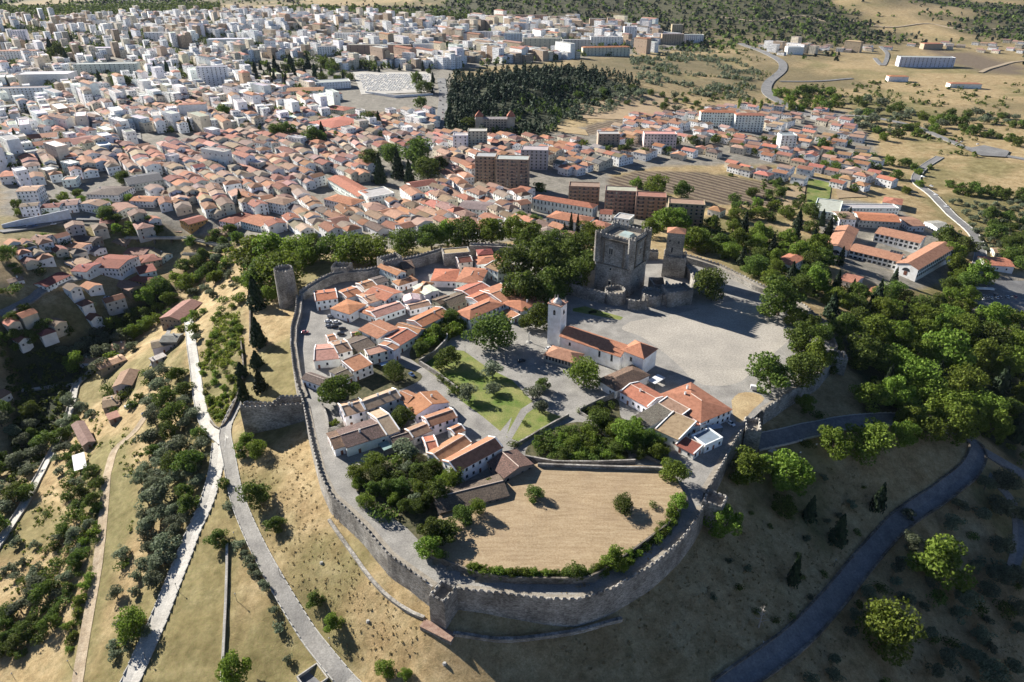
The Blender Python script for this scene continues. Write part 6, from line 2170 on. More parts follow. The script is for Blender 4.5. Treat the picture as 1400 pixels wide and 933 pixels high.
for q in final[NIND:]:
    _s, x, y, rz, L, D, h, rc, wc, rnd = q
    k, ri = kind_of_roof(rc, rnd, L, D)
    ds = 0.12 + 0.38 * float(sstep(700, 1500, y))  # roofs greyed with distance: haze put into their colour
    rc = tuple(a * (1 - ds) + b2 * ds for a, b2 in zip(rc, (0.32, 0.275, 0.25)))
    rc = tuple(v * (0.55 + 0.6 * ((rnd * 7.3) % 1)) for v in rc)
    gz = H(x, y)
    sub = MB()
    add_walls(sub, L, D, h, k, ri, -4)
    nw = len(sub.f)
    for f in roof_faces(L, D, h, k, ri, 0.4 if k != 'f' else -0.52):
        sub.face([(p[0], p[1], p[2] + 0.05) for p in f])
    nr = len(sub.f)
    tocam = Vector((-x, -y)).normalized()
    for si, (nx_, ny_, ln) in enumerate(((0, -1, L), (1, 0, D), (-1, 0, D))):
        wn = Vector((nx_ * math.cos(rz) - ny_ * math.sin(rz), nx_ * math.sin(rz) + ny_ * math.cos(rz)))
        if wn.dot(tocam) < 0.15:
            continue
        nf, kk = max(1, int(h / 3)), max(1, int(ln / 3.4))
        for f in range(nf):
            for w2 in range(kk):
                if random.random() < 0.25:
                    continue
                s = (w2 + 0.5) / kk * ln - ln / 2
                z0_, z1_ = f * h / nf + 1.0, f * h / nf + 2.4
                if nx_ == 0:
                    sub.face([(s - .6, -D / 2 - .05, z0_), (s + .6, -D / 2 - .05, z0_), (s + .6, -D / 2 - .05, z1_), (s - .6, -D / 2 - .05, z1_)])
                else:
                    X = nx_ * (L / 2 + .05)
                    sub.face([(X, s - .6, z0_), (X, s + .6, z0_), (X, s + .6, z1_), (X, s - .6, z1_)])
    ca, sa = math.cos(rz), math.sin(rz)
    n = len(mb.v)
    mb.v += [(x + p[0] * ca - p[1] * sa, y + p[0] * sa + p[1] * ca, gz + p[2]) for p in sub.v]
    mb.f += [tuple(n + i for i in f) for f in sub.f]
    mb.m += [0] * len(sub.f)
    vr = random.uniform(0.85, 1.08)
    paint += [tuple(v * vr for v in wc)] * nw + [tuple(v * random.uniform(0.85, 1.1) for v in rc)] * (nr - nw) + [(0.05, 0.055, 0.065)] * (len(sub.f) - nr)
me = mb.mesh("distant_town", m)
ca = me.color_attributes.new("paint", 'FLOAT_COLOR', 'CORNER')
arr = np.ones((len(me.loops), 4), np.float32)
lt = np.zeros(len(me.polygons), np.int32)
me.polygons.foreach_get("loop_total", lt)
arr[:, :3] = np.repeat(np.array(paint, np.float32), lt, axis=0)
ca.data.foreach_set("color", arr.ravel())
tag(link("distant_town", me), "white and salmon-roofed houses of the far town", "town", None, 'stuff')

# cemetery: white tombs in rows
mb = MB()
wp = gpoly([(486, 102), (585, 102), (590, 122), (500, 126)])
xs, ys = [p[0] for p in wp], [p[1] for p in wp]
y = min(ys)
while y < max(ys):
    x = min(xs)
    while x < max(xs):
        if inside(wp, np.array([x]), np.array([y]))[0] and random.random() < 0.85:
            mb.box((x, y, H(x, y) + 0.7), (1.6, 2.6, random.uniform(1.0, 3.0)))
        x += 4.2
    y += 7.5
tag(mb.build("tombs", M['white']), "rows of white tombs in the hillside cemetery", "cemetery", None, 'stuff')
drape("cemetery_ground", gpoly([(482, 99), (588, 99), (594, 126), (494, 130)]), M['concrete'], 0.6, 8)
pts = [at(500, 128), at(540, 134), at(592, 130)]
O = pts[1].copy()
cw = empty("cemetery_wall", O)
tag(cw, "bright white wall below the cemetery", "wall")
mb = MB()
for a, b_ in zip(pts, pts[1:]):
    d = b_ - a
    m_ = (a + b_) / 2 - O
    mb.box((m_.x, m_.y, 1.0), (Vector((d.x, d.y)).length + 0.4, 0.9, 6), math.atan2(d.y, d.x))
o = mb.build("masonry", M['plaster'], cw)
o.color = (*WHITE, 1)
# ------------------------------------------------------------------ trees
def leaf_quads(c, d, size, rng, jitter=0.7):
    """one leaf-clump quad per centre, facing roughly along d"""
    n = len(c)
    nrm = d + rng.normal(0, jitter, (n, 3))
    nrm /= np.linalg.norm(nrm, axis=1)[:, None] + 1e-9
    a = np.cross(nrm, rng.normal(0, 1, (n, 3)))
    a /= np.linalg.norm(a, axis=1)[:, None] + 1e-9
    b_ = np.cross(nrm, a)
    s = (size * rng.uniform(0.6, 1.3, n))[:, None]
    asp = rng.uniform(0.6, 1.0, n)[:, None]
    q = np.stack([c - a * s - b_ * s * asp * 0.4, c + a * s * 0.3 - b_ * s * asp, c + a * s + b_ * s * asp * 0.4, c - a * s * 0.3 + b_ * s * asp], 1)
    return q


def lobes(kind, rng):
    L = []
    if kind in ('broad', 'fresh'):
        L.append((np.array([0, 0, 0.5]), np.array([0.30, 0.30, 0.30])))
        ax, ay = rng.uniform(0.78, 1.2, 2)
        for i in range(24):
            an = rng.uniform(0, 2 * math.pi)
            el = rng.uniform(-0.9, 1.4)
            r = 0.31 * rng.uniform(0.65, 1.35)
            p = np.array([math.cos(an) * math.cos(el) * r * ax, math.sin(an) * math.cos(el) * r * ay, 0.50 + math.sin(el) * 0.31 * r / 0.31])
            s = rng.uniform(0.07, 0.21)
            L.append((p, np.array([s, s, s * 0.85])))
    elif kind == 'olive':
        for i in range(9):
            an = rng.uniform(0, 2 * math.pi)
            r = rng.uniform(0.05, 0.36)
            s = rng.uniform(0.10, 0.24)
            L.append((np.array([math.cos(an) * r, math.sin(an) * r, rng.uniform(0.3, 0.75)]), np.array([s, s, s * 0.95])))
    elif kind == 'shrub':
        for i in range(7):
            an = rng.uniform(0, 2 * math.pi)
            r = rng.uniform(0.0, 0.30)
            s = rng.uniform(0.16, 0.26)
            L.append((np.array([math.cos(an) * r, math.sin(an) * r, rng.uniform(0.12, 0.45)]), np.array([s, s, s])))
    return L


def crown(kind, seed, n):
    rng = np.random.default_rng(seed)
    if kind in ('conifer', 'cypress'):
        wdt = 0.5
        z = rng.uniform(0.06, 1.0, n) ** 1.15
        prof = (1 - z) ** 0.8 * (1 + 0.22 * np.sin(z * 42 + rng.uniform(0, 6))) if kind == 'conifer' else np.sin(np.pi * np.clip(0.08 + 0.92 * (1 - z) ** 1.2, 0, 0.75)) * (1 - z) ** 0.3
        prof = prof / prof.max()
        an = rng.uniform(0, 2 * math.pi, n)
        r = wdt * prof * np.sqrt(rng.uniform(0.35, 1, n)) * (1 + 0.18 * np.sin(an * 5 + z * 20))
        c = np.stack([np.cos(an) * r, np.sin(an) * r, z], 1)
        d = np.stack([np.cos(an), np.sin(an), 0.35 * np.ones(n)], 1)
        return leaf_quads(c, d, 0.060 if kind == 'conifer' else 0.05, rng, 0.5)
    L = lobes(kind, rng)
    w_ = np.array([l[1][0] ** 2 for l in L])
    ids = rng.choice(len(L), n, p=w_ / w_.sum())
    ctr = np.array([L[i][0] for i in ids])
    rad = np.array([L[i][1] for i in ids])
    d = rng.normal(0, 1, (n, 3))
    d /= np.linalg.norm(d, axis=1)[:, None]
    k = rng.uniform(0.72, 1.06, n)[:, None]
    c = ctr + d * rad * k
    for ax_ in (0, 1):
        lo_, hi_ = np.percentile(c[:, ax_], (2, 98))
        c[:, ax_] = (c[:, ax_] - (lo_ + hi_) / 2) / (hi_ - lo_)
    if kind in ('broad', 'fresh'):
        lo_, hi_ = np.percentile(c[:, 2], (1, 99))
        c[:, 2] = 0.08 + (c[:, 2] - lo_) / (hi_ - lo_) * 0.88
    c[:, 2] = np.maximum(c[:, 2], 0.03)
    return leaf_quads(c, d, {'broad': 0.031, 'fresh': 0.032, 'olive': 0.045, 'shrub': 0.058}[kind], rng)


def quads_mesh(name, q, mat):
    n = len(q)
    me = bpy.data.meshes.new(name)
    me.vertices.add(n * 4)
    me.vertices.foreach_set("co", q.reshape(-1).astype(np.float32))
    me.loops.add(n * 4)
    me.loops.foreach_set("vertex_index", np.arange(n * 4, dtype=np.int32))
    me.polygons.add(n)
    me.polygons.foreach_set("loop_start", np.arange(0, n * 4, 4, dtype=np.int32))
    me.materials.append(mat)
    me.update()
    me.validate()
    return me


def trunk_mb(kind, seed):
    rnd = random.Random(seed)
    mb = MB()
    if kind in ('conifer', 'cypress'):
        mb.tube([(0, 0, -0.08), (0, 0, 0.3), (0, 0, 0.9)], [0.028, 0.022, 0.004], 6)
        return mb
    if kind == 'shrub':
        for k in range(3):
            an = k * 2.1
            mb.tube([(0, 0, -0.05), (0.1 * math.cos(an), 0.1 * math.sin(an), 0.2)], [0.02, 0.008], 5)
        return mb
    z = 0.26 if kind != 'olive' else 0.22
    mb.tube([(0, 0, -0.12), (0.01, 0, 0.05), (0.0, 0.01, z)], [0.05, 0.036, 0.03], 7)
    for k in range(4):
        an = k * 1.57 + rnd.uniform(-0.4, 0.4)
        r = rnd.uniform(0.16, 0.26)
        mb.tube([(0, 0, z - 0.03), (r * 0.5 * math.cos(an), r * 0.5 * math.sin(an), z + 0.12), (r * math.cos(an), r * math.sin(an), z + 0.34)], [0.024, 0.016, 0.006], 5)
    return mb


LEAFM = dict(broad='leaf', fresh='leaf_bright', olive='leaf_olive', conifer='leaf_dark', cypress='leaf_dark', shrub='leaf')
NQ = dict(broad=3600, fresh=3400, olive=1300, conifer=1500, cypress=1000, shrub=650)
CROWNS, TRUNKS, WHOLE = {}, {}, {}
for kd in NQ:
    for s in range(4):
        CROWNS[kd, s] = quads_mesh("crown", crown(kd, 100 + s, NQ[kd]), M[LEAFM[kd]])
        TRUNKS[kd, s] = trunk_mb(kd, s).mesh("trunk", M['wood'])
        # small copies: trunk and crown in one mesh
        q = crown(kd, 200 + s, NQ[kd] // 3) if kd != 'shrub' else crown(kd, 200 + s, 320)
        if kd in ('broad', 'fresh', 'olive'):
            q[..., 2] -= 0.12
        if kd != 'shrub':
            ctr = q.mean(1, keepdims=True)
            q = ctr + (q - ctr) * 1.6
        mb = trunk_mb(kd, s)
        n0 = len(mb.f)
        n = len(mb.v)
        mb.v += [tuple(p) for p in q.reshape(-1, 3)]
        mb.f += [tuple(range(n + 4 * i, n + 4 * i + 4)) for i in range(len(q))]
        mb.m += [1] * len(q)
        WHOLE[kd, s] = mb.mesh("small_tree", [M['wood'], M[LEAFM[kd]]])
TNAME = dict(broad="broadleaf_tree", fresh="broadleaf_tree", olive="olive_tree", conifer="conifer_tree", cypress="cypress_tree", shrub="shrub")
TCAT = dict(broad="tree", fresh="tree", olive="olive tree", conifer="conifer", cypress="cypress", shrub="shrub")
TGRP = dict(broad="broadleaf trees", fresh="broadleaf trees", olive="olive trees", conifer="dark conifers", cypress="cypresses", shrub="shrubs")
TLOOK = dict(broad="leafy dark green tree", fresh="bright green leafy tree", olive="grey-green olive tree", conifer="dark pointed conifer", cypress="slim dark cypress", shrub="rounded green shrub")
TPTS = []


def tree(kd, px, py, w, label=None, hpx=None, look=None, sink=0.0):
    """crown centre and crown width in photo pixels"""
    hp = hpx or w
    g = at(px, py + (0.40 if hpx is None else 0.5) * hp * (0.8 if kd == 'shrub' else 1.0))
    if kd in ('conifer', 'cypress'):
        g = at(px, py + 0.46 * hp)
    s = w * mpp(g)
    hs = s if hpx is None else hpx * mpp(g) / 0.88 * 1.0
    if kd == 'conifer' and hpx is None:
        s *= 0.62
        hs = s * 1.9
    if kd == 'cypress' and hpx is None:
        hs = s * 4
    v = random.randrange(4)
    rz = random.uniform(0, 6.28)
    sc = (s * random.uniform(0.84, 1.16), s * random.uniform(0.84, 1.16), hs * random.uniform(0.82, 1.15))
    nm = TNAME[kd]
    if look and look.endswith('bush'):
        nm = 'bush'
    elif look and 'park tree' in look:
        nm = 'park_tree'
    elif look and kd in 'broad fresh' and w < 14:
        nm = 'garden_tree'
    if w >= 17 and kd != 'shrub':
        o = empty(nm, g, rz)
        link("trunk", TRUNKS[kd, v], o, None, None, sc)
        link("crown", CROWNS[kd, v], o, None, None, sc)
    else:
        o = link(nm, WHOLE[kd, v], None, g, rz, sc)
    TPTS.append((g.x, g.y, s / 2))
    if label:
        tag(o, label, TCAT[kd], TGRP[kd])
    else:
        auto(o, look or TLOOK[kd], TCAT[kd], TGRP[kd])
    return o


def fill(poly, n, kinds, wr, look=None, sep=0.55, hr=None):
    """trees scattered over a photo polygon without crowding"""
    xs, ys = [p[0] for p in poly], [p[1] for p in poly]
    got = []
    tries = 0
    while len(got) < n and tries < n * 40:
        tries += 1
        x, y = random.uniform(min(xs), max(xs)), random.uniform(min(ys), max(ys))
        if not inside(poly, np.array([x]), np.array([y]))[0]:
            continue
        w_ = random.uniform(*wr)
        if any((x - a) ** 2 + ((y - b_) * 1.3) ** 2 < (sep * (w_ + c_)) ** 2 for a, b_, c_ in got):
            continue
        got.append((x, y, w_))
    for x, y, w_ in sorted(got, key=lambda q: q[1]):
        tree(random.choice(kinds), x, y, w_, None, None, look)


B_, F_, O_, C_, Y_, S_ = 'broad', 'fresh', 'olive', 'conifer', 'cypress', 'shrub'
# inside the walls
for kd, x, y, w_, lab in [
    (B_, 673, 455, 47, "big round plane tree on the village square"), (B_, 733, 432, 44, "leafy tree left of the church bell tower"),
    (F_, 798, 512, 38, "full light green tree in front of the church porch"), (B_, 611, 488, 30, "round clipped tree at the top corner of the lawn"),
    (B_, 465, 533, 44, "wide dark tree beside the old cottage with sagging roofs"), (B_, 540, 508, 28, "tree in the yard above the long white house"),
    (O_, 674, 506, 26, "larger olive on the lawn by the square"), (O_, 674, 530, 19, "small olive in the middle of the lawn"),
    (O_, 641, 539, 21, "olive at the lane edge of the lawn"), (S_, 624, 530, 19, "dark shrub in the lane-side row of the lawn"),
    (S_, 615, 522, 16, "bright shrub in the lane-side row of the lawn"), (S_, 604, 515, 15, "first shrub of the lane-side row, by the clipped tree"),
    (O_, 729, 537, 23, "silvery olive where lawn and square meet"), (O_, 737, 556, 20, "silvery olive at the lower end of the lawn"),
    (B_, 742, 527, 19, "dark little tree behind the silvery olives"), (S_, 717, 577, 9, "tiny sapling on the lower lawn"),
    (S_, 703, 606, 14, "round bush at the lane corner of the lower lawn"), (F_, 856, 590, 42, "leafy orchard tree above the lane to the field"),
    (B_, 885, 602, 30, "orchard tree beside the mossy cottage"), (S_, 906, 612, 16, "vine bush at the end of the orchard"), (S_, 813, 563, 11, "lone sapling at the end of the annexe wall"),
    (F_, 920, 645, 28, "bright green tree at the field's back corner"), (F_, 926, 683, 26, "yellow-green bush on the field's east bank"),
    
    (S_, 893, 689, 12, "small weed tuft in the mown field"), (F_, 840, 765, 32, "bright green bush on the field's lower rim"), (B_, 785, 778, 25, "dark little tree on the field's lower rim"),
    (B_, 968, 390, 40, "round tree in the corner of the inner castle"), (B_, 1063, 409, 55, "great round tree at the north end of the plaza"),
    (B_, 1090, 462, 40, "tree between the plaza and the east wall"), (B_, 1052, 505, 60, "huge bushy tree at the east side of the plaza"),
    (B_, 1096, 506, 44, "tree behind the huge bushy one at the east wall"), (F_, 1116, 486, 36, "light tree in the eastern wall corner"),
    (B_, 590, 724, 32, "dark bush at the field's west corner above the wall street"), (B_, 611, 720, 32, "leafy bush beside the old stone barn"),
    (F_, 588, 748, 32, "bush at the bend of the wall street"), (B_, 633, 702, 25, "bush growing on the barn wall"), (F_, 653, 694, 20, "bush on the field side of the barn"),
    (F_, 668, 660, 16, "creeper bush on the brown-roofed stone house"), (S_, 604, 757, 18, "low bush on the retaining wall by the bend"),
    (B_, 553, 568, 26, "tree in the inner yard of the long white house"), (O_, 556, 612, 30, "round olive in front of the mossy cottage"),
    (B_, 547, 576, 16, "small fig below the long white house yard tree"), (F_, 459, 578, 13, "shrub in the white yard"), (S_, 610, 462, 14, "palm-like bush in the vine garden"),
    (F_, 492, 459, 16, "bush at the end of the parked cars"), (F_, 520, 451, 15, "bright bush beside the blank white wall"),
]:
    tree(kd, x, y, w_, lab)
tree(B_, 730, 672, 26, "spreading bush at the edge of the mown field", 17)
tree(B_, 851, 688, 28, "lone bush standing in the mown field", 18)
fill([(475, 640), (520, 628), (560, 618), (600, 635), (625, 660), (600, 690), (570, 705), (540, 700), (505, 690), (482, 660)], 26, [B_, F_, F_, B_, O_, S_], (17, 33), None, 0.36)
fill([(575, 480), (600, 462), (640, 445), (640, 430), (615, 432), (590, 450), (572, 470)], 30, [F_, B_, F_], (12, 20), "vine garden bush", 0.28)
fill([(722, 612), (750, 590), (800, 580), (850, 612), (848, 628), (760, 626)], 44, [F_, F_, B_, S_], (12, 20), "vine garden bush", 0.27)
fill([(815, 575), (850, 575), (890, 590), (908, 615), (900, 622), (860, 612)], 18, [B_, F_], (14, 26), "orchard bush", 0.3)
fill([(795, 558), (840, 548), (842, 560), (815, 575)], 6, [B_, S_], (10, 16), "courtyard bush", 0.45)
fill([(640, 780), (700, 786), (780, 790), (845, 778), (905, 735), (930, 700), (922, 690), (890, 735), (840, 765), (780, 782), (700, 778), (640, 770)], 120, [F_, S_, F_], (7, 13), "rim bush of the mown field", 0.2)
# big trees west of the keep and behind the north wall
for x, y, w_ in [(712, 395, 50), (745, 392, 48), (775, 350, 46), (700, 365, 46), (735, 352, 58), (765, 378, 50), (790, 340, 44), (722, 330, 44), (798, 362, 40), (757, 330, 40), (728, 405, 40), (755, 402, 36), (780, 372, 44), (748, 368, 50)]:
    tree(B_, x, y, w_ * 0.88, None, None, "great dark tree")
for x, y, w_ in [(455, 340, 36), (482, 342, 44), (508, 345, 42), (552, 333, 38), (590, 328, 34), (612, 322, 38), (636, 318, 40), (672, 321, 36), (706, 316, 30), (420, 355, 26)]:
    tree(random.choice([B_, B_, F_]), x, y, w_)
for x, y, w_ in [(346, 346, 60), (380, 338, 58), (388, 372, 64), (358, 372, 56), (410, 345, 44), (350, 388, 34), (372, 402, 30), (425, 332, 28)]:
    tree(random.choice([B_, F_, F_]), x, y, w_ * 0.84, None, None, "huge leafy tree")
# conifers outside the west wall
for x, y, w_, h_ in [(352, 404, 30, 36), (355, 455, 26, 38), (352, 492, 22, 20), (357, 518, 22, 32), (334, 530, 22, 36), (331, 506, 24, 20)]:
    tree(C_, x, y, w_, None, h_)
for x, y, w_ in [(339, 604, 26), (354, 614, 22), (352, 672, 34), (377, 716, 22), (433, 818, 22), (458, 850, 24), (300, 735, 26), (326, 916, 44), (330, 620, 14), (527, 912, 24), (555, 922, 18)]:
    tree(random.choice([B_, F_]), x, y, w_)
for x, y, w_ in [(328, 742, 16), (342, 765, 16), (352, 783, 15), (362, 800, 18), (375, 833, 12), (381, 855, 16), (395, 900, 14), (336, 755, 12)]:
    tree(O_, x, y, w_)
for kd, x, y, w_ in [(B_, 307, 660, 16), (O_, 312, 690, 14), (O_, 345, 775, 14)]:
    tree(kd, x, y, w_)
# olive slope in the west
fill([(212, 510), (244, 492), (254, 540), (276, 595), (280, 640), (262, 690), (240, 740), (218, 790), (205, 800), (195, 730), (188, 660), (200, 600), (205, 550)], 62, [O_, O_, O_, B_], (18, 30), None, 0.42)
fill([(170, 740), (200, 760), (210, 830), (190, 890), (160, 910), (150, 850)], 13, [O_, O_, S_], (12, 20), None, 0.5)
tree(F_, 184, 852, 38, "bright round tree casting shade on the concrete road")
tree(B_, 262, 632, 36, "dark round tree beside the concrete road junction")
fill([(95, 640), (118, 640), (140, 640), (135, 700), (110, 760), (85, 830), (60, 870), (20, 900), (0, 900), (0, 850), (30, 810), (70, 760), (90, 700)], 52, [B_, S_, O_, B_], (13, 24), "hillside scrub tree", 0.38)
fill([(0, 760), (60, 700), (90, 690), (60, 770), (10, 830)], 10, [S_, O_], (10, 17), None, 0.5)
fill([(115, 700), (135, 690), (128, 780), (110, 850), (95, 900), (85, 900), (100, 820)], 26, [F_, S_], (8, 15), "trackside bush", 0.4)
fill([(268, 505), (282, 470), (300, 438), (328, 432), (332, 480), (334, 520), (318, 545), (300, 578), (284, 560)], 34, [F_, F_, S_], (7, 12), "terrace vine bush", 0.5)
fill([(225, 430), (262, 400), (310, 370), (330, 380), (330, 420), (290, 440), (262, 470), (250, 450)], 24, [S_, F_, O_], (9, 17), "slope bush", 0.5)
# gorge
fill([(0, 560), (40, 545), (100, 560), (88, 600), (50, 660), (0, 720)], 18, [B_, O_], (16, 30), "gorge tree in deep shade", 0.4)
fill([(90, 470), (150, 440), (200, 440), (190, 470), (150, 500), (120, 505), (85, 500)], 16, [O_, F_, O_], (14, 26), "gorge tree", 0.42)
fill([(45, 430), (120, 408), (180, 398), (212, 402), (190, 440), (130, 452), (80, 472)], 8, [F_, B_, O_], (9, 15), "gorge tree", 0.36)
fill([(170, 460), (190, 410), (250, 370), (260, 390), (225, 430)], 14, [B_, F_], (14, 24), "gorge tree", 0.45)
fill([(250, 358), (310, 340), (330, 350), (300, 380), (262, 385)], 14, [B_, F_, O_], (12, 22), "gorge tree", 0.42)
fill([(150, 520), (190, 500), (215, 510), (180, 560), (150, 560), (130, 540)], 12, [B_, S_], (10, 18), None, 0.45)
fill([(100, 540), (130, 560), (120, 600), (100, 640), (80, 660), (75, 630)], 14, [B_, O_], (12, 20), None, 0.42)
fill([(0, 330), (60, 320), (100, 330), (110, 350), (60, 370), (20, 400), (0, 400)], 16, [B_, F_, S_], (10, 20), None, 0.5)
fill([(0, 440), (40, 410), (60, 440), (40, 470), (0, 480)], 7, [B_], (12, 20), None, 0.45)
fill([(130, 290), (185, 290), (230, 310), (200, 320), (150, 315)], 12, [B_, F_], (9, 18), None, 0.45)
# east: hillside and park
for kd, x, y, w_, h_, lab in [
    (F_, 1068, 648, 58, None, "tall full tree below the hairpin road, with a smaller one under it"), (F_, 1022, 640, 44, None, "bright tree against the outer face of the lane wall"),
    (B_, 1068, 690, 30, None, "lower tree directly under the tall full one"), (F_, 988, 712, 48, None, "bright tree rising before the square wall turret"),
    (F_, 1138, 602, 44, None, "bright tree in the lower road row, nearest the wall"), (F_, 1182, 600, 52, None, "broad bright tree in the lower road row"),
    (F_, 1232, 592, 34, None, "bright tree right of the broad one in the lower road row"), (F_, 1264, 586, 36, None, "bright tree before the white car on the road"),
    (F_, 1322, 570, 40, None, "bright tree standing over the hairpin's inner curve"), (F_, 1240, 574, 34, None, "bright tree on the far side of the upper road"), (F_, 1298, 578, 46, None, "bright tree at the far end of the lower road row"), (C_, 1198, 676, 24, 44, "dark conifer on the shaded slope above the hairpin"),
    (C_, 1143, 718, 26, 52, "dark pointed conifer in the middle of the shaded slope"), (C_, 1083, 778, 20, 44, "nearly black conifer lowest on the shaded slope"),
    (C_, 1105, 692, 22, 40, "black conifer beside the tall full tree"), (F_, 1185, 538, 40, None, "light tree between the corner tower and the park"),
    (F_, 1098, 552, 24, None, "small tree before the bending east wall"), (S_, 1118, 566, 16, None, "dark shrub on the slope below the bending wall"),
    (F_, 1280, 768, 62, None, "large light green tree below the hairpin road, upper one"), (F_, 1206, 856, 62, None, "large light green tree below the hairpin road, lower one"),
    (S_, 1103, 605, 18, None, "shrub between the white signs on the road island"),
]:
    tree(kd, x, y, w_, lab, h_)
for x, y, w_ in [(1366, 744, 28), (1364, 780, 34), (1390, 786, 26), (1388, 828, 28), (1225, 770, 22), (1243, 744, 20), (1318, 812, 30), (1297, 898, 28), (1326, 893, 26), (1353, 916, 36), (1275, 915, 22), (1140, 900, 12),
                 (1105, 930, 20), (1345, 660, 24), (1372, 656, 28), (1368, 692, 30), (1338, 700, 22), (1265, 862, 22), (1330, 775, 18), (1392, 700, 24), (1310, 690, 18), (1240, 700, 16), (1180, 790, 0)]:
    if w_:
        tree(O_, x, y, w_)
fill([(1175, 440), (1260, 425), (1330, 450), (1400, 470), (1400, 600), (1350, 600), (1290, 560), (1215, 560), (1200, 500), (1165, 470)], 38, [B_, F_, F_, F_, C_], (30, 52), "park tree", 0.36)
fill([(1190, 770), (1260, 720), (1340, 690), (1400, 800), (1400, 933), (1130, 933), (1150, 860)], 38, [O_, O_, S_], (12, 26), "slope olive", 0.55)
fill([(1000, 720), (1080, 650), (1240, 640), (1180, 720), (1110, 820), (1040, 880), (960, 820)], 22, [S_, S_, O_], (6, 13), "dark slope shrub", 0.9)
fill([(1075, 425), (1105, 420), (1140, 470), (1130, 500), (1100, 520), (1080, 480)], 7, [B_, F_], (24, 36), "tree inside the east wall", 0.4)
fill([(1110, 385), (1180, 400), (1230, 420), (1180, 440), (1140, 450), (1118, 430)], 13, [B_, F_, C_], (28, 42), "park tree", 0.38)
fill([(940, 320), (985, 300), (1030, 305), (1080, 330), (1125, 340), (1130, 390), (1090, 395), (1040, 375), (1000, 350), (950, 350)], 26, [B_, F_, F_, C_], (20, 34), "castle park tree", 0.38)
fill([(1080, 300), (1120, 285), (1140, 310), (1130, 345), (1090, 330)], 14, [B_, C_], (16, 28), "schoolyard tree", 0.4)
fill([(1290, 325), (1320, 330), (1330, 400), (1310, 430), (1280, 440), (1270, 420), (1300, 380)], 15, [B_, F_], (20, 32), "street tree", 0.38)
fill([(1140, 385), (1190, 395), (1240, 405), (1260, 420), (1200, 425), (1140, 410)], 12, [B_, C_, F_], (20, 30), "school garden tree", 0.42)
fill([(1340, 430), (1400, 440), (1400, 500), (1350, 490)], 6, [B_, F_], (28, 40), "park tree", 0.4)
tree(F_, 1336, 377, 34, "round tree in front of the roadside bus shelter")
for x, y, w_ in [(1190, 300, 10), (1200, 303, 10), (1212, 306, 11), (1160, 292, 14), (1146, 300, 16), (1220, 400, 22), (1222, 378, 18), (1148, 352, 22)]:
    tree(random.choice([B_, C_]), x, y, w_, None, None, "school tree")
for x, y, h_ in [(771, 315, 24), (780, 312, 30), (789, 313, 28)]:
    tree(Y_, x, y, 7, None, h_, "cypress in the row of three")
for x, y, w_ in [(808, 318, 28), (760, 300, 18), (730, 305, 24), (735, 322, 20), (712, 300, 18), (905, 300, 34), (925, 305, 28), (890, 315, 24), (940, 330, 26), (932, 262, 22), (895, 257, 30), (870, 250, 16), (955, 322, 24), (717, 252, 14), (738, 255, 14)]:
    tree(random.choice([B_, F_]), x, y, w_, None, None, "town garden tree")
# town park and town trees
for x, y, w_ in [(520, 237, 30), (508, 222, 24), (545, 228, 34), (570, 215, 38), (585, 232, 32), (535, 212, 26), (560, 238, 26), (600, 225, 22)]:
    tree(random.choice([B_, C_, B_]), x, y, w_, None, None, "town park tree")
for x, y, w_ in [(380, 185, 22), (395, 180, 24), (432, 190, 24), (442, 185, 22), (448, 198, 16), (310, 152, 20), (170, 245, 18), (330, 272, 20), (260, 172, 16), (245, 168, 14), (505, 170, 22), (518, 166, 18), (640, 170, 16), (27, 195, 20), (165, 112, 22),
                 (140, 113, 22), (120, 112, 18), (175, 118, 18), (215, 100, 18), (230, 95, 16), (80, 75, 22), (95, 85, 22), (105, 72, 18), (70, 62, 16), (45, 165, 10), (325, 115, 14), (345, 140, 16), (590, 185, 14), (575, 140, 16), (580, 120, 18), (570, 108, 16)]:
    tree(random.choice([B_, B_, C_]), x, y, w_, None, None, "town tree")
fill([(345, 92), (400, 84), (470, 90), (482, 106), (420, 112), (350, 112)], 34, [B_, C_, C_], (9, 17), "dark park tree", 0.36)
fill([(490, 88), (590, 90), (596, 130), (590, 132), (584, 96), (490, 96)], 16, [B_, C_], (6, 11), "dark park tree", 0.4)
fill([(250, 330), (330, 300), (340, 330), (320, 345)], 6, [B_], (12, 18), "town tree", 0.5)
fill([(0, 262), (120, 262), (180, 270), (130, 290), (0, 300)], 10, [B_, F_], (9, 16), "town tree", 0.5)
# trees of the eastern suburb and fields
fill([(780, 200), (880, 210), (1000, 200), (1120, 230), (1200, 230), (1180, 190), (1000, 185), (880, 190)], 40, [B_, B_, F_, C_], (9, 16), "suburb tree", 0.6)
fill([(1130, 225), (1250, 215), (1290, 240), (1240, 262), (1150, 260)], 16, [B_, F_], (9, 16), "suburb tree", 0.5)
fill([(990, 255), (1060, 250), (1110, 280), (1060, 300), (1000, 295)], 14, [B_, F_], (12, 20), "field edge tree", 0.5)
fill([(1165, 130), (1215, 140), (1300, 160), (1290, 180), (1210, 190), (1170, 170)], 34, [B_, F_, O_], (9, 18), "field edge tree", 0.42)
fill([(1285, 148), (1330, 170), (1395, 190), (1390, 196), (1310, 176)], 16, [B_], (9, 16), "hedgerow tree", 0.42)
fill([(1300, 150), (1400, 160), (1400, 172), (1320, 165)], 12, [B_, O_], (8, 14), "hedgerow tree", 0.42)
fill([(1060, 125), (1140, 122), (1150, 145), (1085, 150)], 18, [B_, F_], (9, 16), "field edge tree", 0.42)
fill([(1290, 250), (1400, 260), (1400, 272), (1300, 262)], 12, [B_], (10, 16), "hedgerow tree", 0.42)
fill([(1300, 275), (1400, 275), (1400, 345), (1345, 345), (1330, 310)], 50, [O_], (7, 12), None, 0.55)
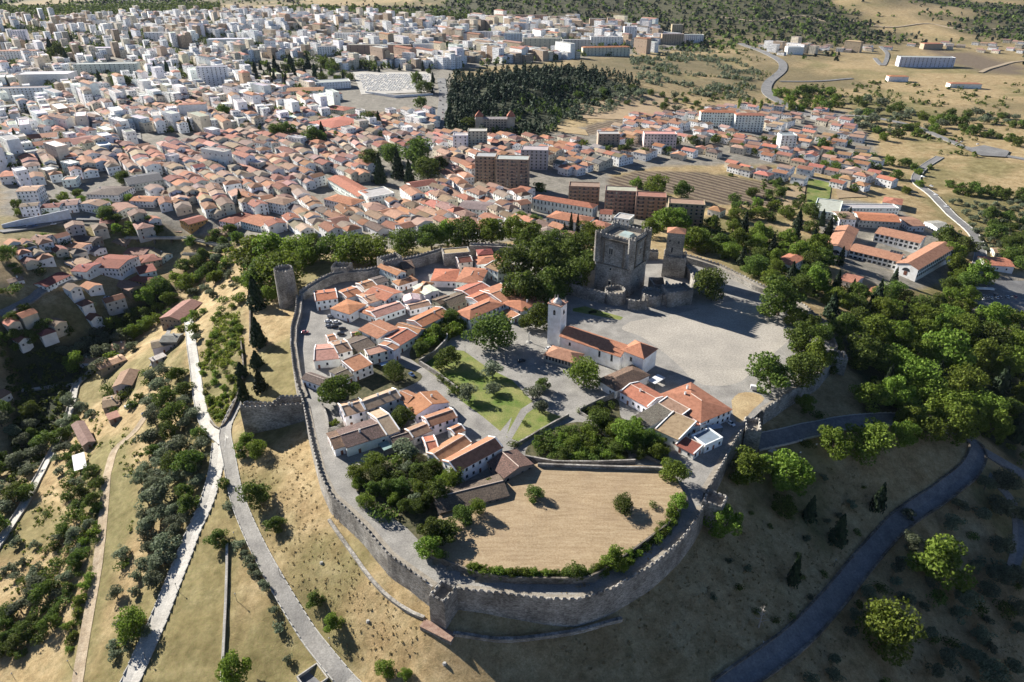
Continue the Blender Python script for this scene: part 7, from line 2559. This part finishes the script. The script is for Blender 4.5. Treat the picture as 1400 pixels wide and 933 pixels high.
fill([(1340, 290), (1400, 300), (1400, 340), (1365, 340)], 8, [B_], (14, 22), "grove tree", 0.5)
fill([(1370, 330), (1400, 330), (1400, 365), (1375, 360)], 5, [B_], (18, 26), "roadside tree", 0.4)
fill([(780, 140), (880, 145), (960, 155), (1000, 160), (940, 130), (850, 118), (790, 125)], 30, [O_, B_], (7, 12), "dry field tree", 0.6)
for x in range(8):
    tree(F_, 1010 + x * 10, 142 + x * 0.4, 5, None, 13, "slender poplar")

# ------------------------------------------------------------------ woods and scrub nobody could count
def mass(name, pts, sizes, hts, nq, mat, label, cat, cone=False, qs=0.2):
    rng = np.random.default_rng(len(pts))
    n = len(pts)
    P = np.array(pts)
    S = np.array(sizes)[:, None, None]
    Hh = np.array(hts)[:, None]
    z = rng.uniform(0.05, 1, (n, nq))
    an = rng.uniform(0, 2 * math.pi, (n, nq))
    r = 0.5 * (1 - z) ** 0.7 if cone else 0.5 * np.sqrt(np.clip(1 - (z * 1.9 - 0.9) ** 2, 0.05, 1))
    r = r * rng.uniform(0.7, 1.05, (n, nq))
    c = np.stack([np.cos(an) * r * S[:, :, 0], np.sin(an) * r * S[:, :, 0], z * Hh], 2) + P[:, None, :]
    d = np.stack([np.cos(an), np.sin(an), 0.2 + z * 1.2], 2)
    sz = np.broadcast_to(np.array(sizes)[:, None] * qs, (n, nq)).reshape(-1)
    q = leaf_quads(c.reshape(-1, 3), d.reshape(-1, 3), sz, rng, 0.5)
    me = quads_mesh(name, q, mat)
    return tag(link(name, me), label, cat, None, 'stuff')


def scatter(polys, spacing, keep=1.0, noise_thr=None, avoid=True):
    out = []
    for pl in polys:
        wp = gpoly(pl)
        xs, ys = [p[0] for p in wp], [p[1] for p in wp]
        nn = int((max(xs) - min(xs)) * (max(ys) - min(ys)) / spacing ** 2)
        x, y = RNG.uniform(min(xs), max(xs), nn), RNG.uniform(min(ys), max(ys), nn)
        ok = inside(wp, x, y)
        if noise_thr is not None:
            ok &= fbm(x / 45 + 3, y / 45, 3) > noise_thr
        if avoid:
            for p in ROADPOLYS:
                ok &= ~inside(p, x, y)
        out += [(a, b_, H(a, b_)) for a, b_ in zip(x[ok], y[ok])]
    return out


# pine hill beyond the avenue
_edge = scatter([[(606, 186), (606, 124), (625, 102), (705, 94), (800, 92), (860, 108), (880, 124), (800, 150), (776, 176), (745, 198), (690, 190), (640, 192)]], 17.0)
pts = scatter([[(610, 178), (612, 130), (630, 108), (700, 100), (780, 98), (830, 108), (800, 135), (780, 150), (770, 168), (740, 190), (690, 182), (640, 186)]], 7.0, noise_thr=0.41)
edge_ = inside(gpoly([(640, 186), (690, 140), (790, 118), (850, 112), (830, 140), (770, 172), (745, 192)]), np.array([p[0] for p in pts]), np.array([p[1] for p in pts])) & (RNG.random(len(pts)) < 0.8)
pa_ = [p for p, e in zip(pts, edge_) if not e] + _edge
pb_ = [p for p, e in zip(pts, edge_) if e and random.random() < 0.6]
mass("pine_wood", pa_, RNG.uniform(6, 11, len(pa_)), RNG.uniform(5, 15, len(pa_)), 40, M['leaf_dark'], "dense dark pine wood on the hill beyond the avenue", "wood", True, 0.17)
mass("young_wood", pb_, RNG.uniform(4, 8, len(pb_)), RNG.uniform(4, 9, len(pb_)), 34, M['leaf'], "lower green young wood inside the dark pine hill", "wood", False, 0.18)
pts = scatter([[(740, 150), (800, 130), (860, 122), (900, 128), (850, 145), (790, 168)], [(860, 80), (960, 66), (1040, 100), (1030, 140), (940, 130), (870, 110)]], 11.0, noise_thr=0.42)
mass("olive_grove", pts, RNG.uniform(5, 8, len(pts)), RNG.uniform(4, 7, len(pts)), 26, M['leaf_olive'], "scattered dark bushes on the dry slope beyond the pine hill", "grove", False, 0.2)
# woods over the far hills
pts = []
nn = 42000
yy = RNG.uniform(1500, 5200, nn)
xx = RNG.uniform(-1.0, 1.0, nn) * yy * 0.85
dens = sstep(0.40, 0.54, fbm(xx / 300 + 12, yy / 420 + 3, 5)) * 0.9 + 0.06
start = 1850 + 900 * sstep(100, -900, xx) - 250 * sstep(200, 900, xx)
okk = (RNG.random(nn) < dens) & (yy > start)
for p in NOGO[:6]:
    okk &= ~inside(p, xx, yy)
for pl, *_r in REG:
    okk &= ~inside(gpoly(pl), xx, yy)
okk &= ~(inside(gpoly([(1150, 62), (1400, 62), (1400, 110), (1150, 110)]), xx, yy))
pts = [(a, b_, H(a, b_)) for a, b_ in zip(xx[okk], yy[okk])]
print("FARWOOD", len(pts))
mass("distant_wood", pts[::2], RNG.uniform(6, 14, len(pts[::2])), RNG.uniform(4, 9, len(pts[::2])), 8, M['leaf'], "green scrub over the far hills", "wood", False, 0.33)
mass("distant_pines", pts[1::2], RNG.uniform(6, 14, len(pts[1::2])), RNG.uniform(5, 11, len(pts[1::2])), 8, M['leaf_dark'], "dark woods over the far hills", "wood", True, 0.33)
pts = scatter([[(1060, 120), (1400, 100), (1400, 260), (1250, 245), (1200, 190), (1130, 150)], [(870, 75), (1050, 66), (1060, 140), (930, 140)], [(980, 240), (1240, 240), (1280, 300), (1100, 290), (1000, 300)], [(1290, 250), (1400, 250), (1400, 350), (1345, 345)]], 13.0, noise_thr=0.5)
pts = [p for p in pts if not occupied(p[0], p[1], 3.0)]
mass("field_scrub", pts, RNG.uniform(2.5, 7, len(pts)), RNG.uniform(2, 6, len(pts)), 26, M['leaf'], "bushes scattered over the eastern fields", "scrub", False, 0.2)
# trees between the houses of the far town
pts = scatter([r_[0] for r_ in REG[2:6]] + [REG[8][0]], 14.0, noise_thr=0.42)
pts = [p for p in pts if not occupied(p[0], p[1], 3.0)]
mass("town_trees", pts, RNG.uniform(6, 12, len(pts)), RNG.uniform(6, 12, len(pts)), 20, M['leaf'], "garden and street trees between the far town houses", "trees", False, 0.2)
# woody belt in the far left and the plantation behind the town
pts = scatter([[(230, 24), (420, 10), (640, 22), (640, 28), (420, 18)], [(600, 62), (700, 66), (690, 80), (610, 82)], [(0, 12), (300, 6), (300, 16), (0, 26)]], 14.0)
mass("plantation", pts, RNG.uniform(8, 13, len(pts)), RNG.uniform(9, 15, len(pts)), 16, M['leaf'], "belt of dark trees along the far edge of town", "wood", False, 0.25)
# vines of the terrace beside the concrete road
pts = scatter([[(268, 505), (282, 468), (300, 434), (328, 428), (333, 480), (335, 520), (318, 548), (300, 580), (284, 562)]], 1.7, noise_thr=0.27)
mass("terrace_vines", pts, RNG.uniform(1.2, 2.6, len(pts)), RNG.uniform(0.7, 1.6, len(pts)), 22, M['leaf_vine'], "bright green vines rambling over the terrace", "vines", False, 0.2)
# scrub on the near slopes
pts = scatter([[(0, 700), (100, 560), (150, 560), (130, 700), (60, 900), (0, 930)], [(130, 620), (200, 560), (200, 760), (150, 900), (110, 920)]], 4.2, noise_thr=0.47)
mass("slope_scrub", pts, RNG.uniform(0.9, 2.4, len(pts)), RNG.uniform(0.5, 1.6, len(pts)), 16, M['leaf_bright'], "low green weeds over the western slope", "scrub", False, 0.22)
pts = scatter([[(0, 470), (90, 480), (150, 440), (215, 410), (190, 455), (110, 530), (60, 620), (0, 720)]], 4.5)
mass("gorge_scrub", pts, RNG.uniform(2.5, 5.5, len(pts)), RNG.uniform(1.5, 4, len(pts)), 26, M['leaf'], "dark undergrowth at the bottom of the river gorge", "scrub", False, 0.2)
pts = scatter([[(1170, 430), (1400, 445), (1400, 640), (1345, 600), (1290, 570), (1200, 560)], [(940, 330), (1010, 300), (1120, 340), (1130, 420), (1060, 395)]], 5.5)
mass("park_undergrowth", pts, RNG.uniform(2.5, 5, len(pts)), RNG.uniform(1.5, 3.5, len(pts)), 22, M['leaf'], "shady undergrowth between the park trees", "scrub", False, 0.2)
pts = scatter([[(300, 700), (330, 690), (470, 900), (560, 933), (640, 933), (590, 880), (440, 720), (410, 600), (345, 610)], [(960, 740), (1100, 640), (1300, 640), (1180, 760), (1060, 900), (760, 925), (700, 880)],
               [(1200, 760), (1400, 700), (1400, 930), (1080, 930)]], 2.4, noise_thr=0.36)
mass("grass_tufts", pts, RNG.uniform(0.4, 1.1, len(pts)), RNG.uniform(0.2, 0.55, len(pts)), 7, leafmat("straw", (0.24, 0.20, 0.09), (0.36, 0.29, 0.15), (0.50, 0.41, 0.24), 0.5), "tufts of dry grass on the castle slopes", "grass", False, 0.3)
# ------------------------------------------------------------------ vehicles, lamps, small things
def wheel_mesh():
    mb = MB()
    for z, r in ((0, 0.33),):
        mb.prism([(0.33 * math.cos(i * math.pi / 6), 0.33 * math.sin(i * math.pi / 6)) for i in range(12)], -0.11, 0.11)
    me = mb.mesh("wheel", surf("rubber", (0.02, 0.02, 0.02), (0.035, 0.035, 0.035), 2, 2))
    me.transform(Matrix.Rotation(R(90), 4, 'X'))
    return me


WHEEL = wheel_mesh()


def loft(sections, m=0):
    """closed body from left/right outlines: list of (x, half width, z0, z1)"""
    mb = MB()
    rings = []
    for x, w_, z0, z1 in sections:
        rings.append([(x, -w_, z0), (x, w_, z0), (x, w_ * 0.97, z0 + (z1 - z0) * 0.7), (x, w_ * 0.86, z1), (x, -w_ * 0.86, z1), (x, -w_ * 0.97, z0 + (z1 - z0) * 0.7)])
    for a, b_ in zip(rings, rings[1:]):
        for k in range(6):
            j = (k + 1) % 6
            mb.face((a[k], b_[k], b_[j], a[j]), m)
    mb.face(rings[0][::-1][::-1], m)
    mb.face(rings[-1][::-1], m)
    return mb


def paintmat():
    m, nt, b = nmat("car_paint")
    t = NT(nt)
    oi = t.n("ShaderNodeObjectInfo")
    t.l(oi.outputs["Color"], b.inputs["Base Color"])
    b.inputs["Roughness"].default_value = 0.3
    b.inputs["Specular IOR Level"].default_value = 0.5
    return m


M['paint'] = paintmat()
CARBODY = loft([(-2.05, 0.72, 0.35, 0.75), (-1.9, 0.82, 0.25, 0.92), (-1.0, 0.86, 0.22, 0.98), (0.9, 0.86, 0.22, 0.95), (1.8, 0.82, 0.25, 0.82), (2.1, 0.70, 0.35, 0.66)]).mesh("body", M['paint'])
CARGLASS = loft([(-1.75, 0.74, 0.93, 1.0), (-1.25, 0.70, 0.93, 1.38), (0.2, 0.70, 0.93, 1.40), (1.05, 0.74, 0.9, 0.98)]).mesh("windows", M['glass'])
CARROOF = loft([(-1.2, 0.58, 1.37, 1.43), (0.15, 0.58, 1.39, 1.45)]).mesh("roof", M['paint'])
VANBODY = loft([(-2.6, 0.95, 0.35, 2.2), (-2.5, 0.98, 0.3, 2.35), (1.3, 0.98, 0.3, 2.35), (1.9, 0.95, 0.3, 1.5), (2.6, 0.85, 0.35, 1.1)]).mesh("body", M['paint'])
VANGLASS = loft([(1.33, 0.86, 1.45, 2.2), (1.95, 0.88, 1.35, 1.5)]).mesh("windscreen", M['glass'])


def car(px, py, yaw, col, label, van=False, z=None):
    g = at(px, py + 1)
    if z is not None:
        g = atz(px, py + 1, z)
    o = empty("van" if van else "parked_car", (g.x, g.y, g.z + 0.28), yaw)
    tag(o, label, "van" if van else "car", "parked cars")
    bd = link("body", VANBODY if van else CARBODY, o)
    bd.color = (*col, 1)
    link("windscreen" if van else "windows", VANGLASS if van else CARGLASS, o)
    if not van:
        rf = link("roof", CARROOF, o)
        rf.color = (*col, 1)
    for sx in (-1.3, 1.35):
        for sy in (-0.78, 0.78):
            link("wheel", WHEEL, o, (sx, sy, 0.33))
    return o


WC, BK, GY, BL_, RD = (0.75, 0.75, 0.75), (0.03, 0.03, 0.035), (0.30, 0.31, 0.33), (0.08, 0.13, 0.25), (0.45, 0.18, 0.18)
for px, py, yaw, col, lab, van in [
    (452, 433, 0.3, GY, "grey car furthest back in the village car park, in the shade of the white house", False),
    (449, 440, 0.3, WC, "white car in the second place of the village car park", False), (460, 441, 0.3, WC, "white car beside the other white one in the village car park", False),
    (468, 434, 0.5, WC, "white car by the corner of the hipped end house", False), (450, 446, 0.3, GY, "silver car in front of the two white ones in the car park", False),
    (458, 447, 0.3, BK, "black car in the middle of the village car park", False), (468, 450, 0.3, BK, "black car in the front row of the car park", False),
    (466, 457, 0.2, BK, "dark car nearest to the cottages in the car park", False), (417, 455, 0.1, RD, "faded red car alone beside the wall in the car park", False),
    (563, 513, -0.9, BL_, "dark blue car parked on the lane above the long white house", False), (999, 580, -1.0, WC, "white car in the shade behind the big red hip roof", False),
    (1033, 533, -0.3, WC, "white van parked by the round dry lawn", True), (1267, 572, -0.1, (0.55, 0.62, 0.70), "pale car driving on the upper asphalt road", False),
    (199, 566, 0.7, BK, "dark car standing on the dirt track", False), (178, 557, 1.0, WC, "white lorry beside the sheds of the hillside row", True),
    (146, 407, 0.3, WC, "white car on the gorge street below the tan house", False), (1345, 405, 0.0, GY, "grey car under the roadside trees near the bus shelter", False),
    (1362, 405, -0.3, BK, "black car on the eastern car park", False), (750, 477, 0.8, WC, "small white car before the church bell tower", False),
    (713, 494, 0.4, BK, "dark car in the shade of the village square", False), (248, 437, 1.3, WC, "white car at the start of the concrete road", False),
    (956, 600, -0.5, BK, "black car under the lane bend car port", False),
]:
    car(px, py, yaw, col, lab, van)

# cars of the town too small to show their parts
mb = MB()
for src, mi, dz in ((CARBODY, 0, 0), (CARGLASS, 1, 0), (CARROOF, 0, 0)):
    n = len(mb.v)
    mb.v += [tuple(v.co) for v in src.vertices]
    for p in src.polygons:
        mb.f.append(tuple(n + i for i in p.vertices))
        mb.m.append(mi)
SMALLCAR = mb.mesh("small_car", [M['paint'], M['glass']])
CN = {WC: "white", BK: "black", GY: "grey", BL_: "blue", RD: "red"}
for pxs, yaw, n in (([(604, 112), (603, 184)], 1.5, 12), ([(1330, 412), (1390, 408)], 1.3, 8), ([(1256, 240), (1300, 290)], -0.9, 4), ([(1048, 72), (1068, 92), (1050, 116)], 1.2, 6), ([(20, 314), (150, 301)], 0.15, 6), ([(1340, 200), (1300, 193)], 0.3, 3)):
    for k in range(n):
        f = (k + random.uniform(0.2, 0.8)) / n * (len(pxs) - 1)
        i = min(int(f), len(pxs) - 2)
        q = Vector(pxs[i]).lerp(Vector(pxs[i + 1]), f - i)
        g = at(q.x + random.choice((-2, 2)), q.y)
        col = random.choice((WC, WC, GY, BK, BL_, RD))
        o = link("parked_car", SMALLCAR, None, (g.x, g.y, g.z + 1.1), yaw + random.uniform(-0.1, 0.1))
        o.color = (*col, 1)
        auto(o, f"small {CN[col]} car on the road", "car", "cars on the town roads")

mb = MB()
mb.tube([(0, 0, -0.5), (0, 0, 0.5), (0, 0, 3.6)], [0.10, 0.08, 0.05], 8)
LPOLE = mb.mesh("pole", M['metal'])
mb = MB()
mb.prism(circle((0, 0), 0.16, 6), 3.6, 4.1, taper=1.5)
mb.prism(circle((0, 0), 0.28, 6), 4.102, 4.3, taper=0.3)
LHEAD = mb.mesh("lantern", M['kerb'])
for px, py, lab in [
    (383, 788, "lamp post beside the cobbled road at the slope's middle"), (452, 883, "lamp post at the lower bend of the cobbled road"), (324, 822, "lamp post on the path beside the long concrete wall"),
    (243, 808, "lamp post on the grass edge of the concrete road, upper one"), (200, 903, "lamp post at the concrete road beside the bright round tree"), (97, 913, "lamp post lowest beside the dirt track"),
    (104, 842, "lamp post beside the dirt track above the lowest one"), (297, 652, "lamp post at the fork below the road junction"), (331, 625, "lamp post opposite the road junction, by the west bastion"),
    (21, 930, "lamp post at the end of the river walk slope"), (270, 535, "lamp post beside the concrete road near the vine terrace"), (275, 562, "lamp post at the concrete road, just before the junction"),
    (1041, 888, "lamp post at the edge of the asphalt hairpin, low on the slope"), (1140, 775, "lamp post at the edge of the asphalt hairpin, halfway up"), (636, 482, "lamp post on the lane corner above the lawn"),
    (322, 738, "lamp post at the head of the long concrete wall"),
]:
    g = at(px, py)
    o = empty("street_lamp", g)
    tag(o, lab, "street lamp", "street lamps")
    link("pole", LPOLE, o)
    link("lantern", LHEAD, o)

# long low concrete wall on the west slope
def longwall(pxs, hgt, th, mat, label, name="concrete_wall", cat="wall"):
    pts = smooth_line([at(x, y)[:2] for x, y in pxs], 4)
    O = Vector((pts[len(pts) // 2].x, pts[len(pts) // 2].y, 0))
    O.z = H(O.x, O.y)
    o = empty(name, O)
    tag(o, label, cat)
    mb = MB()
    prev = None
    for i, p in enumerate(pts):
        d = (pts[min(i + 1, len(pts) - 1)] - pts[max(i - 1, 0)]).normalized()
        nn = Vector((-d.y, d.x))
        z = H(p.x, p.y)
        q = lambda s, dz: (p.x + nn.x * s - O.x, p.y + nn.y * s - O.y, z + dz - O.z)
        row = [q(-th / 2, -1.5), q(-th / 2, hgt), q(th / 2, hgt), q(th / 2, -1.5)]
        if prev:
            for k in range(3):
                mb.face((prev[k], prev[k + 1], row[k + 1], row[k]))
        else:
            mb.face(row)
        prev = row
    mb.face(prev[::-1])
    mb.build("masonry", mat, o)
    return o


longwall([(311, 746), (310, 800), (307, 870), (303, 945)], 1.3, 0.9, M['concrete'], "straight low concrete wall running down the dry west slope")
longwall([(330, 470), (333, 510), (325, 545), (312, 575)], 2.0, 0.7, M['stone_dark'], "dark stone wall between the vine terrace and the cobbled road", "stone_wall", "stone wall")
longwall([(340, 385), (342, 420), (342, 470)], 1.8, 0.7, M['stone_dark'], "upper stone wall beside the conifers on the west slope", "stone_wall", "stone wall")
longwall([(312, 575), (300, 588), (288, 578)], 1.4, 0.6, M['stone_dark'], "short wall closing the tip of the vine terrace", "stone_wall", "stone wall")
longwall([(450, 712), (478, 752), (512, 798), (548, 830), (580, 846)], 0.9, 1.2, M['stone'], "remains of a low outer wall curving over the dry grass", "ruined_wall", "ruin")
longwall([(620, 868), (680, 876), (740, 872), (800, 862), (850, 848)], 1.2, 1.2, M['stone'], "remains of a low outer wall in the shade under the bowed wall", "ruined_wall", "ruin")
longwall([(30, 535), (70, 530), (106, 526)], 1.0, 2.6, M['concrete'], "narrow footbridge leading to the river walk", "footbridge", "bridge")
a, b_ = at(172, 326), at(318, 342)


def footbridge(px0, px1, label, rise=5):
    a, b_ = at(*px0), at(*px1)
    d = b_ - a
    L = Vector((d.x, d.y)).length
    an = math.atan2(d.y, d.x)
    m_ = (a + b_) / 2
    zt = max(a.z, b_.z) + 0.5
    o = empty("footbridge", (m_.x, m_.y, zt), an)
    tag(o, label, "bridge")
    mb = MB()
    mb.box((0, 0, 0), (L, 3.0, 0.6))
    mb.build("deck", M['concrete'], o)
    for s in (-1, 1):
        mb = MB()
        mb.box((0, s * 1.4, 0.85), (L, 0.15, 1.0))
        mb.build("parapet", M['concrete'], o)
    for s in (-0.3, 0.0, 0.3):
        mb = MB()
        mb.box((s * L, 0, -8.3), (1.2, 2.2, 16))
        mb.build("pier", M['stone_dark'], o)


footbridge((172, 327), (250, 329), "pale footbridge over the gorge, western half")
footbridge((250, 329), (318, 341), "pale footbridge over the gorge, eastern half")
footbridge((252, 357), (302, 351), "short pale bridge below the long footbridge")

# statue column and bench on the square, picnic table on the castle lawn
g = atz(723, 468, 0)
o = empty("stone_pillory", g)
tag(o, "small stone pillory column on steps at the village square", "pillory")
mb = MB()
for k in range(3):
    mb.prism(circle((0, 0), 1.8 - 0.5 * k, 8), 0.25 * k, 0.25 * k + 0.248)
mb.build("steps", M['kerb'], o)
mb = MB()
mb.tube([(0, 0, 0.75), (0, 0, 3), (0, 0, 5.2)], [0.28, 0.24, 0.2], 10)
mb.box((0, 0, 5.3), (1.4, 0.3, 0.3))
mb.box((0, 0, 5.62), (0.3, 1.2, 0.3))
mb.build("column", M['kerb'], o)
g = atz(810, 428, 0)
o = empty("hedge_box", g, 0.3)
tag(o, "clipped dark hedge box on the strip of grass below the castle", "hedge")
q = RNG.uniform(-1, 1, (500, 3)) * np.array([2.6, 0.9, 0.6]) + np.array([0, 0, 0.65])
me = quads_mesh("hedge", leaf_quads(q, q - np.array([0, 0, 0.6]), np.full(500, 0.22), np.random.default_rng(3)), M['leaf_dark'])
link("foliage", me, o)
mb = MB()
mb.box((0, 0, 0.5), (4.4, 1.3, 0.9))
mb.build("core", M['leaf_dark'], o)

# dead tree on the shaded slope
g = at(1037, 858)
o = empty("dead_tree", g)
tag(o, "bare pale dead tree on the shaded slope above the hairpin", "dead tree")
mb = MB()
hh = 44 * mpp(g)
mb.tube([(0, 0, -0.5), (0.1, 0, hh * 0.5), (0, 0.1, hh)], [0.3, 0.2, 0.04], 7)
mb.build("trunk", M['deadwood'], o)
for k in range(18):
    z = hh * (0.25 + 0.7 * k / 18)
    an = k * 2.4
    r = (hh - z) * 0.35 + 0.6
    mb = MB()
    mb.tube([(0, 0, z), (r * 0.6 * math.cos(an), r * 0.6 * math.sin(an), z + r * 0.25), (r * math.cos(an), r * math.sin(an), z + r * 0.15)], [0.1, 0.06, 0.02], 5)
    mb.build("branch", M['deadwood'], o)
# white signs on the road island
for px, py, lab in ((1094, 608, "white round sign left of the island shrub"), (1115, 613, "white round sign right of the island shrub"), (1093, 624, "white round sign below the island shrub")):
    g = at(px, py)
    o = empty("road_sign", g)
    tag(o, lab, "road sign", "road signs")
    mb = MB()
    mb.tube([(0, 0, 0), (0, 0, 2.2)], 0.05, 6)
    mb.build("post", M['metal'], o)
    mb = MB()
    mb.box((0, -0.08, 2.3), (0.7, 0.05, 0.7))
    mb.build("panel", M['white'], o)
# painted island on the road
o = drape("road_island", gpoly([(1049, 618), (1057, 612), (1062, 617), (1056, 620)]), M['concrete'], 0.42, 2)
# bus shelter
g = at(1344, 400)
o = empty("bus_shelter", g, -0.15)
tag(o, "bus shelter with curved pale roof on the eastern car park", "bus shelter")
mb = MB()
for k in range(6):
    a0, a1 = math.pi * k / 6, math.pi * (k + 1) / 6
    mb.face([(-6, -2 * math.cos(a0), 3 + math.sin(a0) * 0.9), (6, -2 * math.cos(a0), 3 + math.sin(a0) * 0.9), (6, -2 * math.cos(a1), 3 + math.sin(a1) * 0.9), (-6, -2 * math.cos(a1), 3 + math.sin(a1) * 0.9)])
mb.build("roof", M['white'], o)
for sx in (-1, 0, 1):
    mb = MB()
    mb.box((sx * 5.5, 1.8, 1.5), (0.15, 0.15, 3.0))
    mb.build("post", M['metal'], o)
mb = MB()
mb.box((0, 1.85, 1.5), (10.6, 0.05, 2.2))
mb.build("back_pane", M['glass'], o)
# lamps in the grass of the slope, shaped as boulder-like blocks
for px, py, lab in ((440, 770, "boulder-like block for a grass lamp on the dry slope, upper one"), (503, 850, "boulder-like block for a grass lamp on the dry slope, middle one"), (608, 908, "boulder-like block for a grass lamp by the tower shadow")):
    g = at(px, py)
    mb = MB()
    mb.prism([(0.8 * math.cos(k) * random.uniform(0.8, 1.2), 0.6 * math.sin(k) * random.uniform(0.8, 1.2)) for k in np.arange(0, 6.2, 1.05)], -0.4, 0.7, taper=0.7)
    o = mb.build("grass_lamp_block", M['kerb'])
    o.location = g
    tag(o, lab, "stone")

g = at(428, 930)
o = empty("concrete_pit", g, 0.75)
tag(o, "open concrete pit beside the cobbled road at the lower edge of the photo", "pit")
for dx, dy, sx, sy in ((0, -3.6, 7.6, 0.4), (0, 3.6, 7.6, 0.4), (-3.6, 0, 0.4, 6.79), (3.6, 0, 0.4, 6.79)):
    mb = MB()
    mb.box((dx, dy, 0.0), (sx, sy, 3.2))
    mb.build("side_wall", M['concrete'], o)
mb = MB()
mb.box((0, 0, 0.05), (6.79, 6.79, 0.5))
mb.build("floor", M['asphalt'], o)

# ------------------------------------------------------------------ air
xs0, xs1 = -7000, 7000
mb = MB()
mb.box((0, 3500, 150), (15000, 11000, 900))
m = bpy.data.materials.new("air")
m.use_nodes = True
m.node_tree.nodes.clear()
out = m.node_tree.nodes.new("ShaderNodeOutputMaterial")
pv = m.node_tree.nodes.new("ShaderNodeVolumePrincipled")
pv.inputs["Color"].default_value = (0.72, 0.84, 1.0, 1)
pv.inputs["Density"].default_value = HAZE
pv.inputs["Anisotropy"].default_value = 0.0
m.node_tree.links.new(pv.outputs[0], out.inputs["Volume"])
if HAZE > 0:
    tag(mb.build("haze", m), "thin blue haze over the far town", "haze", None, 'stuff')
# ------------------------------------------------------------------ labels of repeats
LM = {"the castle keep": (850, 370), "the church bell tower": (763, 440), "the round wall tower": (393, 400), "the southern corner tower": (606, 830), "the courtyard school": (1210, 350), "the cemetery": (540, 112),
      "the sandy plaza": (970, 480), "the long brown slab": (520, 72), "the stone seminary": (677, 170), "the roundabout": (1345, 210), "the gorge footbridge": (245, 330), "the white tarpaulin": (118, 632),
      "the west bastion": (370, 570), "the white palace": (770, 280), "the stepped tan slab": (685, 235), "the white college": (90, 200), "the long orange hall": (470, 255), "the hairpin bend": (1325, 630),
      "the roadside house": (1365, 360), "the road junction": (303, 606), "the mown field": (780, 720), "the eastern corner tower": (1150, 490), "the pinkish block": (900, 195), "the cube block": (1075, 197),
      "the four brown flats": (870, 290), "the dirt track": (135, 780), "the concrete road": (225, 840), "the car park": (450, 440), "the red roof cluster": (140, 365), "the slate-dark barn": (198, 258), "the lawn": (650, 520),
      "the river walk": (60, 640), "the highway": (1055, 105), "the slender tower": (920, 340), "the ploughed field": (940, 255), "the town park": (550, 225), "the convent block": (415, 125), "the white modern building": (1265, 86)}
lm = {k: at(*v) for k, v in LM.items()}
rows = {}
for o, look, p in AUTO:
    px, py, dd = proj(p)
    best = min(lm, key=lambda k: (lm[k] - p).length / math.sqrt(dd))
    q = lm[best]
    qx, qy, _ = proj(q)
    ax, ay = px - qx, (py - qy) * 2.0
    side = ("right of" if ax > 0 else "left of") if abs(ax) > abs(ay) else ("in front of" if ay > 0 else "behind")
    rows.setdefault((look, side, best), []).append(((p - q).length, o))
for (look, side, best), v in rows.items():
    v.sort(key=lambda r: r[0])
    for i, (d, o) in enumerate(v):
        if len(v) == 1:
            o['label'] = f"{look} {side} {best}"
        else:
            o['label'] = f"{look}, {ordinal(i + 1)} one out {side} {best}"
print("TOP", sum(1 for o in SC.objects if o.parent is None), "ALL", len(SC.objects))
